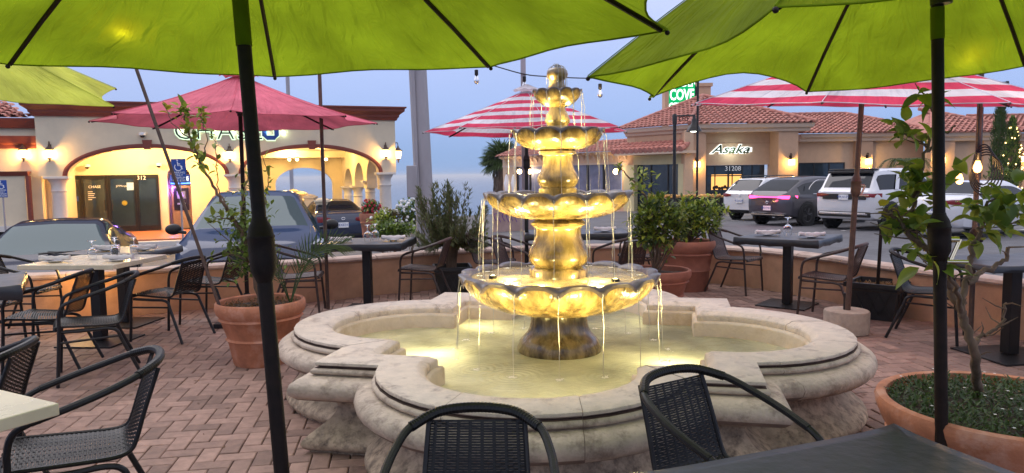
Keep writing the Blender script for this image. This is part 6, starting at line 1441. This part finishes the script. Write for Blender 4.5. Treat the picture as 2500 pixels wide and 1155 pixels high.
# --- bowl right foreground
bc = Vector((2.17,3.08,0)); bw_ = thing('terracotta_bowl', 'wide orange terracotta bowl at the bottom right', 'pot', bc)
pf = [(.30,0),(.32,.02),(.37,.12),(.44,.24),(.455,.265),(.47,.275),(.475,.30),(.465,.315),(.49,.36),(.515,.43),(.522,.47),(.515,.492),(.49,.50),(.475,.492),(.47,.44)]
pf = [(r, z*.87) for r, z in pf]; m_ = MB(); m_.lathe(pf, 64); m_.build('vessel', MT['terracotta'], bw_, ang=45); m_ = MB(); m_.lathe([(.475,.38),(.3,.39),(.001,.40)], 30); m_.build('soil', MT['soil'], bw_)
m_ = MB(); m2 = MB()
for k in range(4200):
    a = random.uniform(0,6.28); r_ = .465*sqrt(random.random()); leaf(m_, Vector((r_*cos(a), r_*sin(a), .39+random.random()*.05*(1.2-r_))), rdir()+Vector((0,0,.7)), Vector((0,0,1)), random.uniform(.018,.036), random.uniform(.008,.014))
    if k % 130 == 0:
        c = Vector((r_*cos(a), r_*sin(a), .435+random.random()*.025))
        for q in range(5): leaf(m2, c, Vector((cos(q*1.256),sin(q*1.256),.4)), Vector((0,0,1)), .008, .006)
o = m_.build('ground_cover', MT['leaf_lantana']); o.location = bc; o['kind'] = 'stuff'; o['label'] = 'dense dark ground cover dotted with tiny white flowers in the terracotta bowl'; o['category'] = 'ground cover'
q_ = m2.build('blossoms', MT['flower_white'], o)
lm = thing('lemon_tree', 'gnarled citrus with few large leaves growing in the terracotta bowl', 'tree', (bc.x,bc.y,.40))
def BQ(px_, py_, Y=3.06): return Q(px_, py_, Y)-Vector((bc.x,bc.y,.40))
tk = branch(lm, [P(2386,968,.38)-Vector((bc.x,bc.y,.40)), BQ(2380,870), BQ(2356,790), BQ(2345,755)], .022, .016, name='trunk', wob=.006)
g1 = branch(lm, [BQ(2345,755), BQ(2318,700), BQ(2290,640,3.0), BQ(2262,610,2.95), BQ(2225,580,2.95), BQ(2195,535,2.95), BQ(2160,515,2.95)], .020, .006)
g2 = branch(lm, [BQ(2225,580,2.95), BQ(2222,520,3.0), BQ(2250,440,3.05), BQ(2262,350,3.1), BQ(2285,290,3.1), BQ(2262,235,3.1)], .010, .004); g3 = branch(lm, [BQ(2250,440,3.05), BQ(2235,490,3.0), BQ(2248,540,3.0)], .005, .003); g4 = branch(lm, [BQ(2262,360,3.1), BQ(2225,335,3.1), BQ(2195,310,3.1)], .005, .003); g4b = branch(lm, [BQ(2262,370,3.1), BQ(2310,325,3.15), BQ(2330,310,3.15)], .005, .003)
g5 = branch(lm, [BQ(2345,755), BQ(2362,690,3.1), BQ(2370,620,3.15), BQ(2392,560,3.2), BQ(2410,500,3.2), BQ(2460,480,3.2)], .016, .005); g6 = branch(lm, [BQ(2362,690,3.1), BQ(2410,660,3.2), BQ(2450,640,3.25), BQ(2462,605,3.25)], .013, .008); g7 = branch(lm, [BQ(2345,760), BQ(2330,700,2.9), BQ(2310,650,2.85), BQ(2270,625,2.85)], .012, .004); g8 = branch(lm, [BQ(2372,840), BQ(2400,820,3.1), BQ(2445,790,3.1), BQ(2458,740,3.1)], .010, .005); g9 = branch(lm, [BQ(2392,560,3.2), BQ(2430,540,3.15), BQ(2490,545,3.1)], .007, .003); g10 = branch(lm, [BQ(2300,650,3.0), BQ(2275,590,3.0), BQ(2222,560,3.05)], .005, .003)
BM = [leaf_mesh(.095*s_, .062*s_, mm, .3, cu) for s_ in (.8,1,1.15) for mm in ('leaf_lemon','leaf_green') for cu in (.1,.35)]; BYL = [leaf_mesh(.08,.05,'leaf_yellow',.3,.3)]
def bigl(pxs, k, Y, s_=22, meshes=BM):
    for _ in range(k): px_, py_ = random.choice(pxs); place_leaf(random.choice(meshes), lm, BQ(random.gauss(px_, s_*.6), random.gauss(py_, s_*.6), Y+random.gauss(0,.05)), rdir()+Vector((0,-.2,.15)), sc=random.uniform(.75,1.15))
bigl([(2262,235),(2240,240),(2280,232)], 10, 3.1, 20); bigl([(2195,310),(2225,320),(2270,325),(2310,320)], 17, 3.1, 22); bigl([(2240,425),(2260,440),(2225,450),(2245,470),(2215,480)], 42, 3.03, 24); bigl([(2200,545),(2230,550),(2250,540),(2180,535)], 34, 2.97, 22); bigl([(2150,512),(2165,520)], 6, 2.95, 14, LY+LM[:2]); bigl([(2215,590),(2250,600)], 5, 2.97, 16)
bigl([(2280,640),(2310,655),(2250,650),(2330,645)], 16, 2.86, 24, BM+BYL); bigl([(2410,480),(2440,500),(2470,520),(2420,530),(2450,545),(2390,510),(2480,490)], 62, 3.18, 28); bigl([(2380,590),(2400,570)], 10, 3.15, 16); bigl([(2335,405),(2345,420)], 5, 3.2, 12, BYL+BM)
for _ in range(40):
    p = random.choice(g6[6:]+g8[5:]+g1[6:]+g2[5:]+tk[6:]); m_ = MB(); d = rdir(); d.z = abs(d.z)*.6; m_.tube([p, p+d*.06+rdir()*.01, p+d*random.uniform(.09,.16)+rdir()*.02], [.004,.003,.0015], 5); m_.build('twig', MT['bark'], lm)
# --- square planters
def sqplanter(c, w_, h_, rz, label):
    t = thing('square_planter', label, 'planter', c, rz, 'black square planters'); m_ = MB(); a, b = w_*.38, w_*.5; rows = []
    for r_, z in ((a,0),(b*.94,h_*.86),(b*1.06,h_*.88),(b*1.06,h_),(b*.95,h_),(b*.93,h_*.8)): rows.append([Vector((x*r_, y*r_, z)) for x, y in ((-1,-1),(1,-1),(1,1),(-1,1))])
    m_.grid(rows, closed=True); m_.build('box', MT['planter_black'], t, smooth=False)
    m_ = MB()
    for s_ in (-1,1):
        for q in range(3):
            for dxx in (-1,1): m_.tube([Vector((-a*.6+q*a*.6-dxx*.05, s_*a*1.13, h_*.15)), Vector((-a*.6+q*a*.6+dxx*.05, s_*b*.93, h_*.75))], .006, 4); m_.tube([Vector((s_*a*1.13, -a*.6+q*a*.6-dxx*.05, h_*.15)), Vector((s_*b*.93, -a*.6+q*a*.6+dxx*.05, h_*.75))], .006, 4)
    m_.build('diamond_relief', MT['planter_black'], t)
    m_ = MB(); m_.b2(-b*.93,b*.93,-b*.93,b*.93,h_*.78,h_*.84); m_.build('soil', MT['soil'], t); return t
sqplanter((-.74,8.72,0), .44, .36, RA(8), 'black square planter holding the olive like shrub by the back wall'); sqplanter((3.62,7.02,0), .48, .36, RA(48), 'black square planter with a bare stick, right of the round cornered table')
ol_ = thing('olive_shrub', 'airy grey green narrow leaved shrub in the black planter left of the fountain', 'shrub', (-.74,8.72,.30)); fm = MB(); sm = MB()
def OQ(px_, py_, Y): return Q(px_, py_, Y)-Vector((-.74,8.72,.30))
for k in range(115):
    ang_ = random.gauss(0,.42); tipx = 1100+ang_*165+random.gauss(0,12); tipx = max(1022, min(1186, tipx)); tipy = random.uniform(440,585)+abs(tipx-1100)*.25; Yt = 8.72+random.gauss(0,.22); pth = crom([Vector((random.uniform(-.06,.06),random.uniform(-.06,.06),0)), OQ(1100+(tipx-1100)*.25,600,8.72), OQ(1100+(tipx-1100)*.7,(600+tipy)/2+10,Yt), OQ(tipx,tipy,Yt)], 6)
    sm.tube(pth, [.006-.0045*i/(len(pth)-1) for i in range(len(pth))], 5)
    for i in range(6, len(pth)):
        for q in range(6): leaf(fm, pth[i]+rdir()*.015, (pth[i]-pth[i-1]).normalized()*1.1+rdir()*.75, Vector((0,0,1)), random.uniform(.05,.09), random.uniform(.011,.018), .2, .1)
o = fm.build('foliage', MT['leaf_olive'], ol_, ang=180); o['kind'] = 'stuff'; sm.build('stems', MT['bark'], ol_)
t = thing('garden_stake', 'dark stick standing in the right hand square planter', 'stake', (3.60,7.0,.3)); m_ = MB(); m_.tube([(0,0,0),(.02,0,.62)], .017, 8); m_.build('rod', MT['pole_bronze'], t)
m_ = MB()
for c, w_ in (((-.74,8.72,.31),.2),((3.62,7.02,.31),.22)):
    pass
for k in range(260): a = random.uniform(0,6.28); r_ = random.uniform(0,.22); leaf(m_, Vector((r_*cos(a), r_*sin(a), 0)), rdir()+Vector((0,0,.9)), Vector((0,0,1)), random.uniform(.03,.06), .014)
o = m_.build('ground_cover', MT['leaf_dry']); o.location = (3.62,7.02,.31); o['kind'] = 'stuff'; o['label'] = 'brown withered ground cover in the right hand square planter'; o['category'] = 'ground cover'
# --- two pots right
def bushy(name, label, c, cen, rad, n, tl, ll=(.05,.08), lw2=.03, ms=('leaf_green','leaf_dark'), stems=26, cat='shrub', clump=.07, base=None):
    t = thing(name, label, cat, c); cv = Vector(c); fm = [MB() for _ in ms]; sm = MB(); tips = []
    for k in range(n):
        d = rdir(); rr = random.random()**.45; wob = .78+.45*noise.noise(d*2.1+cv*3)
        p = Vector((d.x*rad[0], d.y*rad[1], d.z*rad[2]))*rr*wob+Vector(cen)-cv; tips.append(p)
        nl = tl
        for q in range(nl): leaf(random.choice(fm), p+rdir()*clump*random.random(), rdir()+Vector((0,0,.35))+(p-(Vector(cen)-cv)).normalized()*.6, Vector((0,0,1)), random.uniform(*ll), lw2*random.uniform(.8,1.2))
    for p in random.sample(tips, min(stems, len(tips))): b0 = Vector((random.uniform(-.03,.03), random.uniform(-.03,.03), 0)); sm.tube(crom([b0, b0.lerp(p,.5)+Vector((0,0,-.02))+rdir()*.03, p], 4), [.009]*3+[.006]*3+[.003]*3, 5)
    for mb, mm in zip(fm, ms):
        if mb.f: o = mb.build('foliage', MT[mm], t, ang=180); o['kind'] = 'stuff'
    if sm.f: sm.build('stems', MT['bark'], t)
    return t
pot('terracotta_pot', 'terracotta pot touching the back rim of the pool, right of the fountain', (1.50,7.42,0), .36, .24, .46, 'terracotta_dark'); pot('terracotta_pot', 'darker tall terracotta pot behind, against the wall right of the fountain', (2.17,8.86,0), .35, .25, .62, 'terracotta_dark')
bushy('citrus_shrub', 'upright citrus shrub in the front terracotta pot right of the fountain', (1.50,7.42,.42), Q(1600,548,7.42), (.38,.32,.36), 210, 6, ll=(.06,.10), lw2=.04, stems=22, ms=('leaf_green','leaf_dark','leaf_lemon'))
sp_ = thing('citrus_sprig', 'thin branch with yellowing leaves reaching left above the potted citrus', 'branch', (1.50,7.42,.5)); sv = Vector((1.50,7.42,.5))
q = branch(sp_, [Vector((0,0,0)), Q(1600,560,7.4)-sv, Q(1575,480,7.4)-sv, Q(1530,425,7.35)-sv, Q(1505,402,7.35)-sv], .018, .004, name='stem'); leaves_on(sp_, q, 12, .9, 1, LM, .02)
for _ in range(60): place_leaf(random.choice(LM+LY), sp_, Q(random.gauss(1570,16), random.uniform(405,480), 7.4+random.gauss(0,.08))-sv, rdir()+Vector((0,0,.4)))
bushy('citrus_shrub', 'wide bushy citrus in the rear terracotta pot right of the fountain', (2.17,8.86,.58), Q(1700,532,8.8), (.46,.36,.29), 220, 6, ll=(.06,.10), lw2=.036, stems=26, ms=('leaf_lemon','leaf_green','leaf_dark'))
# far planting
def hedge(name, label, c, cen, rad, n, m='leaf_green', ll=(.07,.13), cat='shrub', fl=None, nf=0, ms=None):
    t = bushy(name, label, c, cen, rad, n, 5, ll, .05, ms or (m,'leaf_dark'), 6, cat, .12)
    if fl:
        m_ = MB(); cv = Vector(c)
        for k in range(nf): d = rdir(); d.y = -abs(d.y); p = Vector((d.x*rad[0], d.y*rad[1], d.z*rad[2]))*random.uniform(.8,1.05)+Vector(cen)-cv; m_.ball(p, random.uniform(.022,.042), 6, 4)
        o = m_.build('blossoms', MT[fl], t); o['kind'] = 'stuff'
    return t
gz = lambda c, Y: (c.x, Y, lotz(c.x, Y))
c = Q(1003,525,17.5); hedge('rose_bush', 'rose bush full of white blossoms left of the utility pole', gz(c,17.5), c, (.42,.4,.42), 170, fl='flower_white', nf=75)
c = Q(905,508,19.5); hedge('geranium', 'red geraniums spilling from a clay pot at the foot of the bank column', gz(c,19.5), c, (.28,.25,.24), 90, fl='flower_red', nf=34)
c2 = Q(905,540,19.5); pot('clay_urn', 'small clay urn holding the red geraniums by the bank column', (c2.x,19.5,lotz(c2.x,19.5)), .30, .2, c2.z+.22-lotz(c2.x,19.5), 'terracotta_dark')
c = Q(935,540,17); hedge('low_shrub', 'yellow green shrub with pale flowers below the bank column', gz(c,17), c, (.34,.3,.26), 110, 'leaf_lemon', fl='flower_white', nf=12, ms=('leaf_lemon','leaf_green'))
c = Q(958,565,15.5); hedge('clipped_hedge', 'low clipped green hedge in front of the rose bush', gz(c,15.5), c, (.62,.35,.19), 260, 'leaf_green', cat='hedge')
c = Q(1160,600,10.6); hedge('clipped_hedge', 'bright green low hedge just outside the wall behind the olive shrub', gz(c,10.6), c, (.24,.3,.12), 70, 'leaf_lemon', (.03,.06), cat='hedge', ms=('leaf_green','leaf_lemon'))
c = Q(962,528,17.2); hedge('lavender', 'dry greyish lavender clump between the shrubs', gz(c,17.2), c, (.24,.2,.18), 50, 'leaf_olive', ms=('leaf_olive','leaf_dry'))
def fanpalm(name, label, c, zc, R, n, ll, trunk, tr_r=.25, sk=True, drop=.0):
    t = thing(name, label, 'palm', c); m_ = MB(); m_.tube([(0,0,0),(0,0,zc)], [tr_r*1.1,tr_r], 10); m_.build('trunk', MT['bark'], t)
    if sk:
        m_ = MB()
        for k in range(160): a = random.uniform(0,6.28); z = zc-random.uniform(.1,trunk); leaf(m_, Vector((tr_r*1.2*cos(a), tr_r*1.2*sin(a), z)), Vector((cos(a)*.35, sin(a)*.35, -1)), Vector((cos(a),sin(a),0)), random.uniform(.5,.9), .14)
        o = m_.build('dead_skirt', MT['bark'], t, ang=180); o['kind'] = 'stuff'
    for k in range(n):
        u = random.random(); th_ = random.uniform(-.55, 1.45); a = random.uniform(0,6.28); d = Vector((cos(a)*cos(th_), sin(a)*cos(th_), sin(th_))); st = R*random.uniform(.35,.55); p = Vector((0,0,zc))+d*st
        m_ = MB(); m_.tube([Vector((0,0,zc)), p], .02, 4); s_ = d.cross(Vector((0,0,1))).normalized(); 
        for q in range(13): b_ = (q-6)*.22; leaf(m_, p, d*cos(b_)+s_*sin(b_)+Vector((0,0,-.12-.1*abs(b_))), Vector((0,0,1)), ll*(1-.12*abs(b_)), .055*ll/.5, .15, .25)
        m_.build('frond', MT['leaf_dark'], t, ang=180)
    return t
c = Q(1226,394,56); fanpalm('fan_palm', 'shaggy fan palm against the sky left of the fountain', (c.x,56,-.9), c.z+.9, 1.5, 80, 1.25, 2.2, .5)
c = Q(2215,402,34); t = thing('feather_palm', 'small feather palm in front of the shop wall between the right hand lamps', 'palm', (c.x,34,lotz(c.x,34))); zc = c.z-lotz(c.x,34); m_ = MB(); m_.tube([(0,0,0),(0,0,zc)], .1, 8); m_.build('trunk', MT['bark'], t)
for k in range(18):
    a = random.uniform(0,6.28); l = random.uniform(.8,1.2); fr_ = MB(); hd_ = Vector((cos(a), sin(a), 0)); pth = crom([Vector((0,0,zc)), Vector((0,0,zc))+hd_*l*.35+Vector((0,0,.28)), Vector((0,0,zc))+hd_*l*.75+Vector((0,0,.25)), Vector((0,0,zc))+hd_*l+Vector((0,0,-.1))], 5); fr_.tube(pth, .012, 4)
    for i in range(3, len(pth)):
        for s_ in (-1,1): leaf(fr_, pth[i], hd_*.5+hd_.cross(Vector((0,0,1)))*s_+Vector((0,0,-.3)), Vector((0,0,1)), .28, .03)
    fr_.build('frond', MT['leaf_dark'], t, ang=180)
c = Q(2440,330,31); g_ = lotz(c.x,31); h_ = Q(2440,226,31).z-g_
def cone_tree(name, label, c, g_, h_, r_, n, ms, lights=0, cat='tree'):
    t = thing(name, label, cat, (c.x,c.y,g_)); fm = [MB() for _ in ms]; tm = MB(); tm.tube([(0,0,0),(0,0,h_*.8)], .06, 6); tm.build('trunk', MT['bark'], t)
    for k in range(n):
        z = random.random()**.9; rr = r_*min(1, (1-z)*2.2+.1)*min(1, .6+z*3)*(.8+.25*noise.noise(Vector((z*9, k % 7, 0)))); a = random.uniform(0,6.28); q = rr*random.uniform(.6,1.0); p = Vector((q*cos(a), q*sin(a), .1+z*(h_-.1)))
        for j in range(4): leaf(random.choice(fm), p+rdir()*.06, Vector((cos(a)*.5, sin(a)*.5, 1))+rdir()*.4, Vector((cos(a),sin(a),0)), random.uniform(.12,.22), .05)
    for mb, mm in zip(fm, ms): o = mb.build('foliage', MT[mm], t, ang=180); o['kind'] = 'stuff'
    for k in range(lights):
        z = random.uniform(.05,.92); rr = r_*min(1, (1-z)*2.2+.1)*1.05; a = random.uniform(pi,2*pi); m_ = MB(); m_.ball((rr*cos(a), rr*sin(a), .1+z*h_), .028, 6, 4); m_.build('fairy_light', MT['fairy'], t)
    return t
cone_tree('cypress', 'tall dark cypress column at the right behind the white sedan', c, g_, h_, .36, 900, ('leaf_dark',))
c = Q(2470,350,30); g_ = lotz(c.x,30); cone_tree('lit_conifer', 'conical evergreen wound with warm fairy lights beside the cypress', c, g_, Q(2470,292,30).z-g_, .42, 600, ('leaf_dark','leaf_green'), 44)
c = Q(2455,432,29); hedge('round_hedge', 'rounded green hedge under the fairy light conifer', gz(c,29), c, (.95,.6,.34), 260, cat='hedge'); c = Q(2290,432,29); hedge('round_hedge', 'small round bush behind the white car roofs, left of the umbrella pole', gz(c,29), c, (.3,.3,.28), 90, cat='hedge')
c = Q(712,440,48); t = thing('utility_pole', 'distant slim pole seen through the bank arch', 'pole', (c.x,48,0)); m_ = MB(); m_.tube([(0,0,-3),(0,0,9)], .13, 8); m_.build('shaft', MT['grey_pole'], t)

# unseen bulbs added above the green canopies to throw warm spots onto the cloth
def canopy_hit(px_, py_, apex, hh, tx, ty, ph, R, k):
    tp, N_ = canopy_tips(apex, hh, tx, ty, ph, R); a, b = tp[k], tp[(k+1) % 8]; A_ = Vector(apex); n = (a-A_).cross(b-A_).normalized(); n = n if n.z > 0 else -n
    o_ = Vector((0,0,H)); r = ray(px_, py_); t = (A_-o_).dot(n)/r.dot(n); return o_+r*t+n*.026, n
for (px_, py_, args, lab) in ((300,78,((-.803,2.14,2.478), .562, -.012, -.022, 2.597, 1.372, 7),'unseen bulb added above the left green canopy to make a warm spot'),(2360,133,((1.627,2.83,2.638), .71, -.067, .015, 3.116, 1.372, 5),'unseen bulb added above the right green canopy to make a warm spot')):
    p, n = canopy_hit(px_, py_, *args); edison(p+n*.0+Vector((0,0,.12)), lab, 2, None, .7); light('bulb_light', 'POINT', p, .16, (1,.62,.25), .01)

# ------------------------------------------------------------------ sea haze
hm_, ht_, hb_, ho_ = newmat('haze_air'); ht_.nodes.remove(hb_); pv = ht_.nodes.new('ShaderNodeVolumePrincipled'); pv.inputs['Color'].default_value = (.93,.96,1,1); pv.inputs['Density'].default_value = 2.2e-4; pv.inputs['Anisotropy'].default_value = 0
ht_.links.new(pv.outputs[0], ho_.inputs['Volume'])
m_ = MB(); m_.b2(-31000,31000,-200,31000,-31,13); hz_ = m_.build('haze', hm_, smooth=False); hz_['kind'] = 'stuff'

cl = thing('candle_lamp', 'small amber glass candle lamp burning on the wall cap behind the cream marble table', 'lamp', (-4.42,7.40,WH+.056))
m_ = MB(); m_.lathe([(.035,0),(.04,.01),(.036,.02)], 12); m_.build('base', MT['pole_bronze'], cl); m_ = MB(); m_.lathe([(.001,.02),(.035,.02),(.04,.05),(.032,.08),(.001,.085)], 12); m_.build('glass', MT['bulb_lit'], cl)
light('candle_light', 'POINT', (-4.40,7.18,WH+.16), 9, (1,.55,.16), .04)
